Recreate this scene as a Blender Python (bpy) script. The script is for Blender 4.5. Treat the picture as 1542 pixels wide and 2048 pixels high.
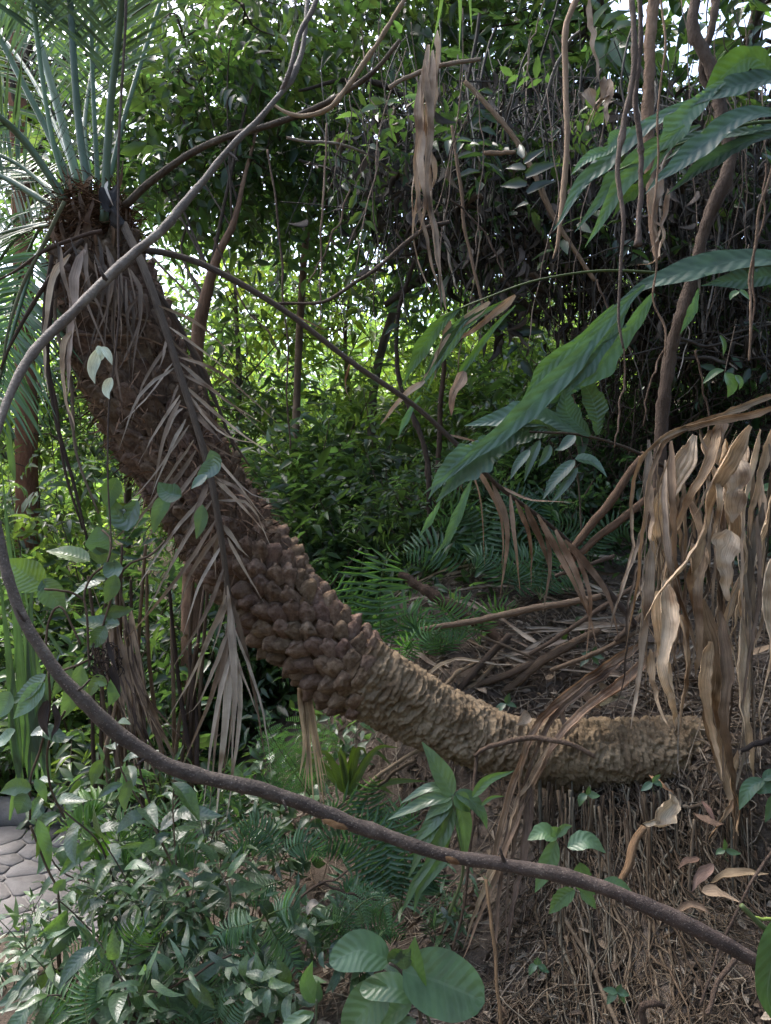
import bpy, math, random
import numpy as np
from mathutils import Matrix, Vector

for o in list(bpy.data.objects):
    bpy.data.objects.remove(o)
SC = bpy.context.scene
COL = SC.collection
R = np.random.default_rng(11)
PI = math.pi
CZ = 1.75            # eye height above the stone path
FPX = 1480.0         # focal length in photograph pixels

# ---------------------------------------------------------------- camera, sky, sun, exposure
cam_d = bpy.data.cameras.new('camera')
cam = bpy.data.objects.new('camera', cam_d)
COL.objects.link(cam)
cam.location = (0, 0, CZ)
cam.rotation_euler = (PI / 2, 0, 0)
cam_d.sensor_fit = 'VERTICAL'
cam_d.sensor_height = 24.0
cam_d.lens = 12.0 * FPX / 1024.0
cam_d.clip_start = 0.05
cam_d.clip_end = 400
SC.camera = cam

SUN_EL, SUN_AZ = math.radians(58), math.radians(-48)   # azimuth measured from +Y towards +X
world = bpy.data.worlds.new('World')
SC.world = world
world.use_nodes = True
wn = world.node_tree
wn.nodes.clear()
w_out = wn.nodes.new('ShaderNodeOutputWorld')
w_bg = wn.nodes.new('ShaderNodeBackground')
w_sky = wn.nodes.new('ShaderNodeTexSky')
w_sky.sky_type = 'NISHITA'
w_sky.sun_disc = False
w_sky.sun_elevation = SUN_EL
w_sky.sun_rotation = SUN_AZ
w_sky.air_density = 1.0
w_sky.dust_density = 4.0
w_sky.ozone_density = 1.0
w_bg.inputs['Strength'].default_value = 0.15
wn.links.new(w_sky.outputs[0], w_bg.inputs['Color'])
wn.links.new(w_bg.outputs[0], w_out.inputs['Surface'])

sun_d = bpy.data.lights.new('sun', 'SUN')
sun_d.energy = 1.15
sun_d.angle = math.radians(24)
sun_d.color = (1.0, 0.985, 0.96)
sun = bpy.data.objects.new('sun', sun_d)
COL.objects.link(sun)
sv = Vector((math.sin(SUN_AZ) * math.cos(SUN_EL), math.cos(SUN_AZ) * math.cos(SUN_EL), math.sin(SUN_EL)))
sun.rotation_euler = (-sv).to_track_quat('-Z', 'Y').to_euler()
sun.location = sv * 50

SC.view_settings.view_transform = 'Standard'
SC.view_settings.look = 'None'
SC.view_settings.gamma = 1.0
SC.view_settings.use_curve_mapping = False
SC.view_settings.exposure = 2.38
SC.render.engine = 'CYCLES'
SC.cycles.max_bounces = 8
SC.cycles.diffuse_bounces = 4
SC.cycles.transmission_bounces = 6
SC.cycles.transparent_max_bounces = 4

# ---------------------------------------------------------------- small maths
def P(px, py, Y):
    return np.array([(px - 771.0) / FPX * Y, Y, CZ - (py - 1024.0) / FPX * Y])

def PP(*pts, Y=None):
    """pixel/depth triples (or pairs with one Y) -> world points"""
    return np.array([P(p[0], p[1], p[2] if len(p) > 2 else Y) for p in pts])

def spl(pts, n):
    """Catmull-Rom through pts, n samples evenly spread by length"""
    pts = np.asarray(pts, float)
    if len(pts) == 2:
        t = np.linspace(0, 1, n)[:, None]
        return pts[0] * (1 - t) + pts[1] * t
    q = np.vstack([2 * pts[0] - pts[1], pts, 2 * pts[-1] - pts[-2]])
    out = []
    for i in range(len(pts) - 1):
        t = np.linspace(0, 1, 24, endpoint=False)[:, None]
        a, b, c, d = q[i:i + 4]
        out.append(.5 * (2 * b + (c - a) * t + (2 * a - 5 * b + 4 * c - d) * t * t + (3 * b - a - 3 * c + d) * t ** 3))
    out.append(pts[-1:])
    o = np.vstack(out)
    s = np.r_[0, np.cumsum(np.linalg.norm(np.diff(o, axis=0), axis=1))]
    u = np.linspace(0, s[-1], n)
    return np.stack([np.interp(u, s, o[:, k]) for k in range(o.shape[1])], 1)

def wob(n, amp, freq=3.0):
    t = np.linspace(0, freq, n)
    o = R.uniform(0, 90)
    return amp * np.stack([fbm(np.stack([t, t * 0 + o + k * 13.7, t * 0 + k], -1), 2) for k in range(3)], -1)

def unit(v):
    v = np.asarray(v, float)
    return v / np.maximum(np.linalg.norm(v, axis=-1, keepdims=True), 1e-9)

def _h(i, j, k):
    n = (i * 374761393 + j * 668265263 + k * 2147483647 % 1274126177) & 0xffffffff
    n = ((n ^ (n >> 13)) * 1274126177) & 0xffffffff
    n = n ^ (n >> 16)
    return (n & 0xffff) / 65535.0

def vnoise(p):
    """value noise, p (...,3) -> [-1,1]"""
    p = np.asarray(p, float)
    i = np.floor(p).astype(np.int64)
    f = p - i
    f = f * f * (3 - 2 * f)
    r = 0
    for a in (0, 1):
        for b in (0, 1):
            for c in (0, 1):
                w = (f[..., 0] if a else 1 - f[..., 0]) * (f[..., 1] if b else 1 - f[..., 1]) * (f[..., 2] if c else 1 - f[..., 2])
                r = r + w * _h(i[..., 0] + a, i[..., 1] + b, i[..., 2] * 7919 + c * 7919)
    return r * 2 - 1

def fbm(p, o=3):
    p = np.asarray(p, float)
    r, a = 0, 1.0
    for k in range(o):
        r = r + a * vnoise(p * 2 ** k + 17.3 * k)
        a *= .5
    return r

# ---------------------------------------------------------------- meshes
class Acc:
    """collects quads with uv and tint"""
    def __init__(s):
        s.V, s.F, s.U, s.T, s.n = [], [], [], [], 0
    def add(s, V, F, U=None, tint=(1, 1, 1)):
        V = np.asarray(V, float).reshape(-1, 3)
        s.V.append(V)
        s.F.append(np.asarray(F, np.int64).reshape(-1, 4) + s.n)
        s.U.append(np.zeros((len(V), 2)) if U is None else np.asarray(U, float).reshape(-1, 2))
        t = np.asarray(tint, float)
        s.T.append(np.broadcast_to(t, (len(V), 3)) if t.ndim == 1 else t.reshape(-1, 3))
        s.n += len(V)
        return s
    def arrays(s):
        return np.vstack(s.V), np.vstack(s.F), np.vstack(s.U), np.vstack(s.T)
    def mesh(s, name, mat, off=(0, 0, 0), smooth=True):
        V, F, U, T = s.arrays()
        V = V - np.asarray(off)
        me = bpy.data.meshes.new(name)
        nv, nf = len(V), len(F)
        me.vertices.add(nv)
        me.vertices.foreach_set('co', V.astype(np.float32).ravel())
        me.loops.add(nf * 4)
        me.loops.foreach_set('vertex_index', F.astype(np.int32).ravel())
        me.polygons.add(nf)
        me.polygons.foreach_set('loop_start', np.arange(0, nf * 4, 4, dtype=np.int32))
        me.polygons.foreach_set('loop_total', np.full(nf, 4, dtype=np.int32))
        me.polygons.foreach_set('use_smooth', np.full(nf, smooth))
        uv = me.uv_layers.new(name='UVMap')
        uv.data.foreach_set('uv', U[F.ravel()].astype(np.float32).ravel())
        at = me.attributes.new('tint', 'FLOAT_COLOR', 'POINT')
        at.data.foreach_set('color', np.c_[T, np.ones(nv)].astype(np.float32).ravel())
        me.update(calc_edges=True)
        me.materials.append(mat)
        return me

def wloc(o):
    v = Vector((0, 0, 0))
    while o is not None:
        v += o.location
        o = o.parent
    return np.array(v)

def thing(name, label, cat, loc, group=None):
    o = bpy.data.objects.new(name, None)
    COL.objects.link(o)
    o.location = [float(c) for c in loc]
    o.empty_display_size = .1
    o['label'] = label
    o['category'] = cat
    if group:
        o['group'] = group
    return o

def part(name, acc, mat, parent, kind=None, label=None, smooth=True):
    me = acc.mesh(name, mat, wloc(parent) if parent else (0, 0, 0), smooth)
    o = bpy.data.objects.new(name, me)
    COL.objects.link(o)
    o.parent = parent
    if kind:
        o['kind'] = kind
    if label:
        o['label'] = label
    return o

def solo(name, acc, mat, label, cat, group=None, smooth=True):
    """a thing that is one mesh, origin at its first point"""
    b = acc.V[0][0].copy()
    me = acc.mesh(name, mat, b, smooth)
    o = bpy.data.objects.new(name, me)
    COL.objects.link(o)
    o.location = [float(c) for c in b]
    o['label'] = label
    o['category'] = cat
    if group:
        o['group'] = group
    return o

def setting(name, acc, mat, kind='structure', smooth=True):
    me = acc.mesh(name, mat, (0, 0, 0), smooth)
    o = bpy.data.objects.new(name, me)
    COL.objects.link(o)
    o['kind'] = kind
    return o

def inst(name, mesh, parent, loc, y, z, sx, sy, sz=None, color=(1, 1, 1, 1)):
    """object sharing a template mesh: local y along `y`, local z towards `z`"""
    y = unit(y)
    x = unit(np.cross(y, z))
    z = np.cross(x, y)
    o = bpy.data.objects.new(name, mesh)
    COL.objects.link(o)
    o.parent = parent
    l = np.asarray(loc) - (wloc(parent) if parent else 0)
    sz = sy if sz is None else sz
    M = Matrix([[x[0] * sx, y[0] * sy, z[0] * sz, l[0]], [x[1] * sx, y[1] * sy, z[1] * sz, l[1]],
                [x[2] * sx, y[2] * sy, z[2] * sz, l[2]], [0, 0, 0, 1]])
    o.matrix_basis = M
    o.color = color
    return o

def grid_faces(a, b, wrap=False):
    """a rows x b columns of vertices"""
    i, j = np.meshgrid(np.arange(a - 1), np.arange(b if wrap else b - 1), indexing='ij')
    j2 = (j + 1) % b
    return np.stack([i * b + j, i * b + j2, (i + 1) * b + j2, (i + 1) * b + j], -1).reshape(-1, 4)

def frames(pts, up=(0, -1, .2)):
    T = unit(np.gradient(pts, axis=0))
    n = np.asarray(up, float)
    n = n - T[0] * n.dot(T[0])
    if np.linalg.norm(n) < 1e-3:
        n = np.cross(T[0], (1, 0, 0))
    N = np.empty_like(pts)
    for i in range(len(pts)):
        n = n - T[i] * n.dot(T[i])
        n = n / max(np.linalg.norm(n), 1e-9)
        N[i] = n
    return T, N, np.cross(T, N)

def tube(acc, pts, r, k=8, tint=(1, 1, 1), rough=0, rs=30.0, caps=True, knots=()):
    pts = np.asarray(pts, float)
    n = len(pts)
    r = np.interp(np.linspace(0, 1, n), np.linspace(0, 1, len(r)), r) if np.ndim(r) else np.full(n, float(r))
    T, N, B = frames(pts)
    if caps:
        pts = np.vstack([pts[:1] - T[:1] * r[0] * .2, pts, pts[-1:] + T[-1:] * r[-1] * .2])
        N = np.vstack([N[:1], N, N[-1:]]); B = np.vstack([B[:1], B, B[-1:]])
        r = np.r_[r[0] * .12, r, r[-1] * .12]
    a = np.linspace(0, 2 * PI, k, endpoint=False)
    rr = np.broadcast_to(r[:, None], (len(pts), k)).copy()
    dirs = N[:, None] * np.cos(a)[None, :, None] + B[:, None] * np.sin(a)[None, :, None]
    if rough:
        rr *= 1 + rough * fbm((pts[:, None] + dirs * rr[..., None]) * rs, 2)
    for (t, amp, wid) in knots:
        rr *= 1 + amp * np.exp(-((np.linspace(0, 1, len(pts)) - t) / wid) ** 2)[:, None]
    V = pts[:, None] + dirs * rr[..., None]
    L = np.r_[0, np.cumsum(np.linalg.norm(np.diff(pts, axis=0), axis=1))]
    U = np.stack(np.broadcast_arrays((a / (2 * PI))[None], L[:, None]), -1)
    acc.add(V, grid_faces(len(pts), k, True), U, tint)
    return acc

PROF = {
    'leaf':  lambda t: np.sin(PI * np.clip(t, 0, 1) ** .8) ** .85 * (1 - .25 * t) * 1.08,
    'lance': lambda t: np.sin(PI * np.clip(t, 0, 1) ** .62) ** .9,
    'oval':  lambda t: np.clip(1 - (2 * t - 1) ** 2, 0, 1) ** .5 * (1 - .12 * t),
    'strap': lambda t: np.minimum(1, np.minimum(t * 9 + .25, (1 - t) * 3.2)),
    'spear': lambda t: np.minimum(np.minimum(1, t * 5 + .3), (1 - t) * 1.3 + .02),
    'ribbon': lambda t: np.minimum(1, np.minimum(t * 6 + .35, (1 - t) * 2.0 + .05)) * (.82 + .18 * np.sin(t * 9)),
    'jag':   lambda t: np.interp(t, [0, .12, .42, .58, .66, .78, .90, 1], [.15, .45, .9, 1, .80, .50, .20, .02]),
}

def blade(acc, pts, w, prof='leaf', nrm=(0, -1, .6), fold=.25, twist=0., curl=0., rib=0., nrib=9, jag=0., crump=0., cs=20., pleat=0., npleat=2.5,
          ns=14, nw=5, tint=(1, 1, 1), seed=0., raw=False):
    """a leaf blade along pts, full width w; fold raises the edges, curl rolls them, rib corrugates it"""
    c = np.asarray(pts, float) if raw else spl(pts, ns)
    ns = len(c)
    t = np.linspace(0, 1, ns)
    T, N, B = frames(c, nrm)
    if np.ndim(nrm) == 1 and abs(np.dot(unit(np.asarray(nrm, float)), T[0])) > .98:
        pass
    tw = np.interp(t, np.linspace(0, 1, len(twist)), twist) if np.ndim(twist) else twist * t
    ca, sa = np.cos(tw)[:, None], np.sin(tw)[:, None]
    N, B = N * ca + B * sa, B * ca - N * sa
    half = .5 * w * np.maximum(PROF[prof](t), .025)
    u = np.linspace(-1, 1, nw)
    au = np.abs(u)
    h = np.broadcast_to(half[:, None], (ns, nw)).copy()
    if jag:
        h *= 1 - jag * (.5 + .5 * vnoise(np.stack(np.broadcast_arrays(t[:, None] * 11, np.sign(u)[None] * 3 + 0 * t[:, None], seed + 0 * t[:, None]), -1))) * (au[None] > .99)
    if curl:
        ang = curl * u[None] * np.ones((ns, 1))
        x = h * np.sin(ang) / max(abs(curl), 1e-3)
        z = h * (1 - np.cos(ang)) / max(abs(curl), 1e-3)
    else:
        x = h * u[None]
        z = h * fold * au[None]
    if rib:
        z = z + rib * np.sin(2 * PI * (t[:, None] * nrib - au[None] * 1.1)) * np.minimum(1, au[None] * 3) * (half / max(half.max(), 1e-6))[:, None]
    if pleat:
        z = z + pleat * np.sin(u[None] * npleat * PI + seed + 3 * t[:, None]) * (half / half.max())[:, None]
    V = c[:, None] + B[:, None] * x[..., None] + N[:, None] * z[..., None]
    if crump:
        V = V + crump * np.stack([fbm(V * cs + k * 31.7 + seed, 2) for k in range(3)], -1)
    U = np.stack(np.broadcast_arrays((u[None] + 1) / 2, t[:, None]), -1)
    acc.add(V, grid_faces(ns, nw), U, tint)
    return acc

def tpl(prof, ns=4, nw=3, fold=.25, droop=.25):
    """unit leaf template: y along 0..1, x across +-.5, z up"""
    t = np.linspace(0, 1, ns)
    h = .5 * np.maximum(PROF[prof](np.clip(t, .04, .99)), .05)
    u = np.linspace(-1, 1, nw)
    x = h[:, None] * u[None]
    z = h[:, None] * np.abs(u)[None] * fold - droop * (t ** 2)[:, None]
    y = np.broadcast_to((t * (1 - .12 * droop))[:, None], x.shape)
    V = np.stack([x, y, z], -1).reshape(-1, 3)
    U = np.stack(np.broadcast_arrays((u[None] + 1) / 2, t[:, None]), -1).reshape(-1, 2)
    return V, grid_faces(ns, nw), U

def scatter(acc, T, pos, d, n, L, W, tint):
    """copies of template T at pos, along d, facing n"""
    V, F, U = T
    d = unit(d); x = unit(np.cross(d, n)); z = np.cross(x, d)
    L = np.broadcast_to(L, len(pos)); W = np.broadcast_to(W, len(pos))
    W_ = (pos[:, None] + x[:, None] * (V[None, :, 0] * W[:, None])[..., None]
          + d[:, None] * (V[None, :, 1] * L[:, None])[..., None] + z[:, None] * (V[None, :, 2] * L[:, None])[..., None])
    m = len(pos)
    FF = F[None] + (np.arange(m) * len(V))[:, None, None]
    acc.add(W_, FF, np.broadcast_to(U[None], (m, len(V), 2)), np.repeat(tint, len(V), axis=0))

def rdir(n):
    return unit(R.normal(size=(n, 3)))

# ---------------------------------------------------------------- materials
def mat(name):
    m = bpy.data.materials.new(name)
    m.use_nodes = True
    nt = m.node_tree
    nt.nodes.clear()
    return m, nt

def N_(nt, typ, **kw):
    n = nt.nodes.new(typ)
    for k, v in kw.items():
        if k.startswith('i_'):
            key = k[2:]
            key = int(key) if key.isdigit() else key
            n.inputs[key].default_value = v
        else:
            setattr(n, k, v)
    return n

def ramp(nt, fac, stops):
    r = nt.nodes.new('ShaderNodeValToRGB')
    e = r.color_ramp.elements
    while len(e) < len(stops):
        e.new(.5)
    for i, (p, c) in enumerate(stops):
        e[i].position = p
        e[i].color = (c[0], c[1], c[2], 1)
    nt.links.new(fac, r.inputs['Fac'])
    return r.outputs['Color']

def mul(nt, a, b, fac=1.0):
    m = N_(nt, 'ShaderNodeMix', data_type='RGBA', blend_type='MULTIPLY')
    m.inputs[0].default_value = fac
    nt.links.new(a, m.inputs[6])
    if isinstance(b, tuple):
        m.inputs[7].default_value = (*b, 1)
    else:
        nt.links.new(b, m.inputs[7])
    return m.outputs[2]

def mth(nt, op, a, b=None, c=None):
    m = N_(nt, 'ShaderNodeMath', operation=op)
    for k, v in enumerate((a, b, c)):
        if v is None:
            continue
        if isinstance(v, (int, float)):
            m.inputs[k].default_value = v
        else:
            nt.links.new(v, m.inputs[k])
    return m.outputs[0]

def leaf_material(name, base, trans, rough=.42, spec=.5, veins=0, vein_col=None, trans_amt=.35, bump=.3, blotch=.35, streak=False):
    """leaf: tint attribute x object colour x base, veins from uv, light through the blade"""
    m, nt = mat(name)
    L = nt.links
    out = N_(nt, 'ShaderNodeOutputMaterial')
    at = N_(nt, 'ShaderNodeAttribute', attribute_name='tint')
    oi = N_(nt, 'ShaderNodeObjectInfo')
    tc = N_(nt, 'ShaderNodeTexCoord')
    no = N_(nt, 'ShaderNodeTexNoise', i_Scale=14.0, i_Detail=4.0)
    L.new(tc.outputs['Object'], no.inputs['Vector'])
    var = ramp(nt, no.outputs['Fac'], [(.3, (1 - blotch,) * 3), (.7, (1 + blotch * .6,) * 3)])
    col = mul(nt, at.outputs['Color'], oi.outputs['Color'])
    col = mul(nt, col, var)
    if streak:      # fibres along the blade and brown blotches
        uvn = N_(nt, 'ShaderNodeUVMap')
        mpn = N_(nt, 'ShaderNodeMapping')
        mpn.inputs['Scale'].default_value = (16, 1.3, 1)
        L.new(uvn.outputs[0], mpn.inputs['Vector'])
        ns_ = N_(nt, 'ShaderNodeTexNoise', i_Scale=1.6, i_Detail=5.0, i_Roughness=.7)
        L.new(mpn.outputs[0], ns_.inputs['Vector'])
        col = mul(nt, col, ramp(nt, ns_.outputs['Fac'], [(.28, (.55, .50, .46)), (.45, (1.0, .98, .96)), (.65, (1.45, 1.44, 1.42))]))
        n4 = N_(nt, 'ShaderNodeTexNoise', i_Scale=7.0, i_Detail=3.0)
        L.new(tc.outputs['Object'], n4.inputs['Vector'])
        col = mul(nt, col, ramp(nt, n4.outputs['Fac'], [(.33, (.62, .52, .44)), (.45, (1, 1, 1))]))
    c1 = mul(nt, col, tuple(base))
    bsdf = N_(nt, 'ShaderNodeBsdfPrincipled')
    bsdf.inputs['Roughness'].default_value = rough
    bsdf.inputs['Specular IOR Level'].default_value = spec
    nrm = None
    if veins:
        uv = N_(nt, 'ShaderNodeUVMap')
        sp = N_(nt, 'ShaderNodeSeparateXYZ')
        L.new(uv.outputs[0], sp.inputs[0])
        au = mth(nt, 'ABSOLUTE', mth(nt, 'SUBTRACT', sp.outputs['X'], .5))
        ph = mth(nt, 'SUBTRACT', mth(nt, 'MULTIPLY', sp.outputs['Y'], float(veins)), mth(nt, 'MULTIPLY', au, 3.0))
        ph = mth(nt, 'ADD', ph, mth(nt, 'MULTIPLY', no.outputs['Fac'], 1.1))
        s = mth(nt, 'SINE', mth(nt, 'MULTIPLY', ph, 2 * PI))
        lat = mth(nt, 'POWER', mth(nt, 'ADD', mth(nt, 'MULTIPLY', s, .5), .5), 8.0)
        mid = mth(nt, 'LESS_THAN', au, .022)
        v = mth(nt, 'MAXIMUM', mth(nt, 'MULTIPLY', lat, .35), mid)
        mx = N_(nt, 'ShaderNodeMix', data_type='RGBA')
        L.new(mth(nt, 'MULTIPLY', v, .6), mx.inputs[0])
        L.new(c1, mx.inputs[6])
        vc = vein_col or tuple(min(1, c * 2.1) for c in base)
        mx.inputs[7].default_value = (*vc, 1)
        c1 = mx.outputs[2]
        bp = N_(nt, 'ShaderNodeBump', i_Strength=bump, i_Distance=.004)
        L.new(s, bp.inputs['Height'])
        nrm = bp.outputs[0]
        L.new(nrm, bsdf.inputs['Normal'])
    if streak:
        bp = N_(nt, 'ShaderNodeBump', i_Strength=.8, i_Distance=.004)
        L.new(ns_.outputs['Fac'], bp.inputs['Height'])
        L.new(bp.outputs[0], bsdf.inputs['Normal'])
    L.new(c1, bsdf.inputs['Base Color'])
    tr = N_(nt, 'ShaderNodeBsdfTranslucent')
    L.new(mul(nt, col, tuple(trans)), tr.inputs['Color'])
    mx = N_(nt, 'ShaderNodeMixShader', i_0=trans_amt)
    L.new(bsdf.outputs[0], mx.inputs[1])
    L.new(tr.outputs[0], mx.inputs[2])
    L.new(mx.outputs[0], out.inputs['Surface'])
    return m

def bark_material(name, stops, scale=8.0, stretch=(1, 1, .25), rough=.9, bump=.6, bscale=60.0, uvs=False, dist=.01, spots=None, spec=.25):
    m, nt = mat(name)
    L = nt.links
    out = N_(nt, 'ShaderNodeOutputMaterial')
    b = N_(nt, 'ShaderNodeBsdfPrincipled')
    b.inputs['Roughness'].default_value = rough
    b.inputs['Specular IOR Level'].default_value = spec
    tc = N_(nt, 'ShaderNodeTexCoord')
    mp = N_(nt, 'ShaderNodeMapping')
    mp.inputs['Scale'].default_value = stretch
    L.new(tc.outputs['UV' if uvs else 'Object'], mp.inputs['Vector'])
    oi0 = N_(nt, 'ShaderNodeObjectInfo')
    L.new(mth(nt, 'MULTIPLY', oi0.outputs['Random'], 40.0), mp.inputs['Location'])
    n1 = N_(nt, 'ShaderNodeTexNoise', i_Scale=scale, i_Detail=6.0, i_Roughness=.65)
    L.new(mp.outputs[0], n1.inputs['Vector'])
    col = ramp(nt, n1.outputs['Fac'], stops)
    at = N_(nt, 'ShaderNodeAttribute', attribute_name='tint')
    oi = N_(nt, 'ShaderNodeObjectInfo')
    col = mul(nt, mul(nt, col, at.outputs['Color']), oi.outputs['Color'])
    if spots:
        n3 = N_(nt, 'ShaderNodeTexNoise', i_Scale=spots[0], i_Detail=1.0)
        L.new(tc.outputs['Object'], n3.inputs['Vector'])
        f = ramp(nt, n3.outputs['Fac'], [(spots[1], (0, 0, 0)), (spots[1] + .05, (1, 1, 1))])
        mx = N_(nt, 'ShaderNodeMix', data_type='RGBA')
        L.new(f, mx.inputs[0]); L.new(col, mx.inputs[6])
        mx.inputs[7].default_value = (*spots[2], 1)
        col = mx.outputs[2]
    L.new(col, b.inputs['Base Color'])
    n2 = N_(nt, 'ShaderNodeTexNoise', i_Scale=bscale, i_Detail=5.0, i_Roughness=.7)
    L.new(mp.outputs[0], n2.inputs['Vector'])
    bp = N_(nt, 'ShaderNodeBump', i_Strength=bump, i_Distance=dist)
    L.new(n2.outputs['Fac'], bp.inputs['Height'])
    L.new(bp.outputs[0], b.inputs['Normal'])
    L.new(b.outputs[0], out.inputs['Surface'])
    return m

M = {}
M['foliage'] = leaf_material('foliage', (.046, .080, .036), (.18, .29, .06), .34, .6, trans_amt=.44)
M['ribbed'] = leaf_material('ribbed_leaf', (.050, .082, .050), (.14, .24, .045), .30, .75, veins=11, vein_col=(.08, .12, .075), trans_amt=.28, bump=.13)
M['plain'] = leaf_material('plain_leaf', (.062, .100, .056), (.14, .24, .055), .34, .65, veins=8, vein_col=(.095, .15, .085), trans_amt=.3, bump=.13)
M['jagged'] = leaf_material('ragged_leaf', (.054, .090, .062), (.11, .20, .055), .40, .5, veins=15, vein_col=(.06, .11, .07), trans_amt=.25, bump=.22, blotch=.35)
M['fern'] = leaf_material('fern_leaf', (.082, .128, .076), (.14, .28, .05), .45, .45, trans_amt=.35)
M['frond'] = leaf_material('palm_leaflet', (.078, .118, .068), (.12, .22, .07), .42, .45, trans_amt=.3)
M['dry'] = leaf_material('dry_leaf', (.355, .305, .25), (.28, .225, .16), .62, .3, trans_amt=.16, blotch=.4, streak=True)
M['bark'] = bark_material('grey_brown_bark', [(.3, (.05, .038, .03)), (.55, (.11, .085, .066)), (.75, (.19, .155, .125))], 10, (1, 1, .4), bump=1.0, dist=.02)
M['vine'] = bark_material('brown_vine_bark', [(.3, (.030, .022, .018)), (.55, (.066, .050, .040)), (.8, (.14, .115, .092))], 26, (1, 1, 1), bscale=170,
                          bump=1.0, dist=.006, rough=.66, spec=.35, spots=(330.0, .66, (.19, .155, .125)))
M['soil'] = bark_material('brown_soil', [(.25, (.05, .038, .030)), (.5, (.115, .090, .071)), (.75, (.19, .155, .124))], 9, (1, 1, 1), bscale=90, bump=1.0, dist=.02, rough=1, spec=.1)
M['stem'] = bark_material('green_stem', [(.3, (.05, .065, .035)), (.7, (.10, .12, .065))], 12, (1, 1, 1), rough=.5, bump=.2)
M['twig'] = bark_material('thin_twig', [(.3, (.045, .034, .026)), (.7, (.13, .10, .075))], 14, (1, 1, 1), rough=.85, bump=.4)
M['drystem'] = bark_material('dry_stem', [(.3, (.10, .078, .060)), (.52, (.24, .195, .15)), (.75, (.38, .32, .25))], 6, (6, 5, 1), rough=.8, bump=.9, uvs=True, bscale=14)
M['petiole'] = bark_material('palm_petiole', [(.3, (.05, .085, .045)), (.7, (.10, .15, .09))], 6, (1, 1, .3), rough=.42, bump=.12, spec=.5)
M['trunk'] = bark_material('palm_trunk_scars', [(.28, (.11, .076, .046)), (.5, (.215, .158, .100)), (.72, (.32, .25, .165))], 12, (1, 1, 1), bscale=90, bump=1.0, dist=.012, rough=.95, spec=.1)
M['boot'] = bark_material('palm_leaf_base', [(.28, (.082, .053, .038)), (.5, (.165, .113, .080)), (.74, (.28, .21, .155))], 3.2, (1, 1, 1), bscale=8, bump=.9, dist=.014, rough=.95, spec=.1)
M['fibre'] = bark_material('palm_fibre', [(.3, (.055, .034, .024)), (.7, (.17, .115, .078))], 40, (1, 1, 1), rough=.95, bump=.5, spec=.1)
M['root'] = bark_material('aerial_root', [(.3, (.065, .050, .038)), (.55, (.145, .118, .092)), (.8, (.26, .23, .19))], 30, (1, 1, .5), rough=.9, bump=.4, spec=.15)
M['stone'] = bark_material('paving_stone', [(.3, (.11, .10, .096)), (.7, (.20, .185, .178))], 10, (1, 1, 1), bscale=80, bump=.4, rough=.85)
M['mortar'] = bark_material('mortar', [(.3, (.13, .12, .112)), (.7, (.21, .195, .182))], 20, (1, 1, 1), bscale=100, bump=.6, rough=.95)

# ---------------------------------------------------------------- the ground
_c = []
def gp(px, py, Y):
    p = P(px, py, Y); _c.append((p[0], p[1], p[2]))
for a in [(1432, 1440, 2.82), (1436, 1470, 2.70), (1450, 1525, 2.56), (1500, 1450, 2.72), (1380, 1610, 2.58), (1200, 1425, 3.0), (1000, 1330, 3.35), (900, 1385, 3.2), (800, 1230, 4.0), (1300, 1250, 3.6), (1542, 1350, 3.0), (1542, 1100, 3.9),
          (1200, 1585, 2.64), (1200, 1800, 2.36), (1200, 2040, 2.12), (1400, 1900, 2.12), (1540, 2040, 1.9), (1500, 1750, 2.4), (1000, 1680, 2.8), (1000, 2040, 2.15),
          (700, 1950, 2.5), (800, 1650, 3.0), (650, 1500, 3.5), (1540, 1560, 2.6), (420, 1950, 2.7), (150, 1980, 2.35)]:
    gp(*a)
_c += [(-.9, 3.3, .12), (-.6, 4.0, .35), (-.5, 5.0, .8), (-1.15, 3.8, 0), (-1.25, 3.0, .03), (-2.2, 2, .14), (-1.8, 2.65, .1), (-2.2, 2.95, .02), (-1.9, 4.5, -.02), (-3, 3.5, 0), (-1.3, 2.2, .22),
       (-4.5, 2.5, 0), (-3, 6, .05), (-1.2, 6, .5), (0, 6, 1.45), (1.2, 6, 2.0), (2.6, 5, 2.5), (3.2, 3, 2.1), (2.2, 2.2, 1.25), (1.6, 1.2, .75), (.2, 1.0, .1),
       (-.6, .8, 0), (3, 1, 1.6), (0, 9, 1.7), (-3, 9, .5), (3, 9, 3.0), (-7, 8, 0), (7, 7, 4.5), (-6, 16, .8), (0, 16, 2.2), (6, 16, 4.5), (0, -3, -.1), (-6, -3, 0), (5, -3, 1.5),
       (0, 40, 6), (-40, 40, 3), (40, 40, 12), (-40, 0, 0), (40, 0, 9), (0, -40, 0), (-40, -40, 0), (40, -40, 4)]
_c = np.array(_c)
def _tps(r):
    return r * r * np.log(np.maximum(r, 1e-9))
_n = len(_c)
_A = np.zeros((_n + 3, _n + 3))
_A[:_n, :_n] = _tps(np.linalg.norm(_c[:, None, :2] - _c[None, :, :2], axis=-1)) + np.eye(_n) * 2e-3
_A[:_n, _n:] = np.c_[np.ones(_n), _c[:, :2]]
_A[_n:, :_n] = _A[:_n, _n:].T
_w = np.linalg.solve(_A, np.r_[_c[:, 2], 0, 0, 0])
def ground(x, y):
    x, y = np.broadcast_arrays(np.asarray(x, float), np.asarray(y, float))
    q = np.stack([x, y], -1)
    r = 0
    for k in range(_n):
        r = r + _w[k] * _tps(np.linalg.norm(q - _c[k, :2], axis=-1))
    z = r + _w[_n] + _w[_n + 1] * x + _w[_n + 2] * y
    # the path stays level
    m = np.clip((-1.12 - x) / .1, 0, 1) * np.clip((y - 3.0 - .05 * np.sin(x * 7)) / .1, 0, 1) * np.clip((4.15 - y) / .1, 0, 1)
    return z * (1 - m) + m * (-.03)

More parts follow.
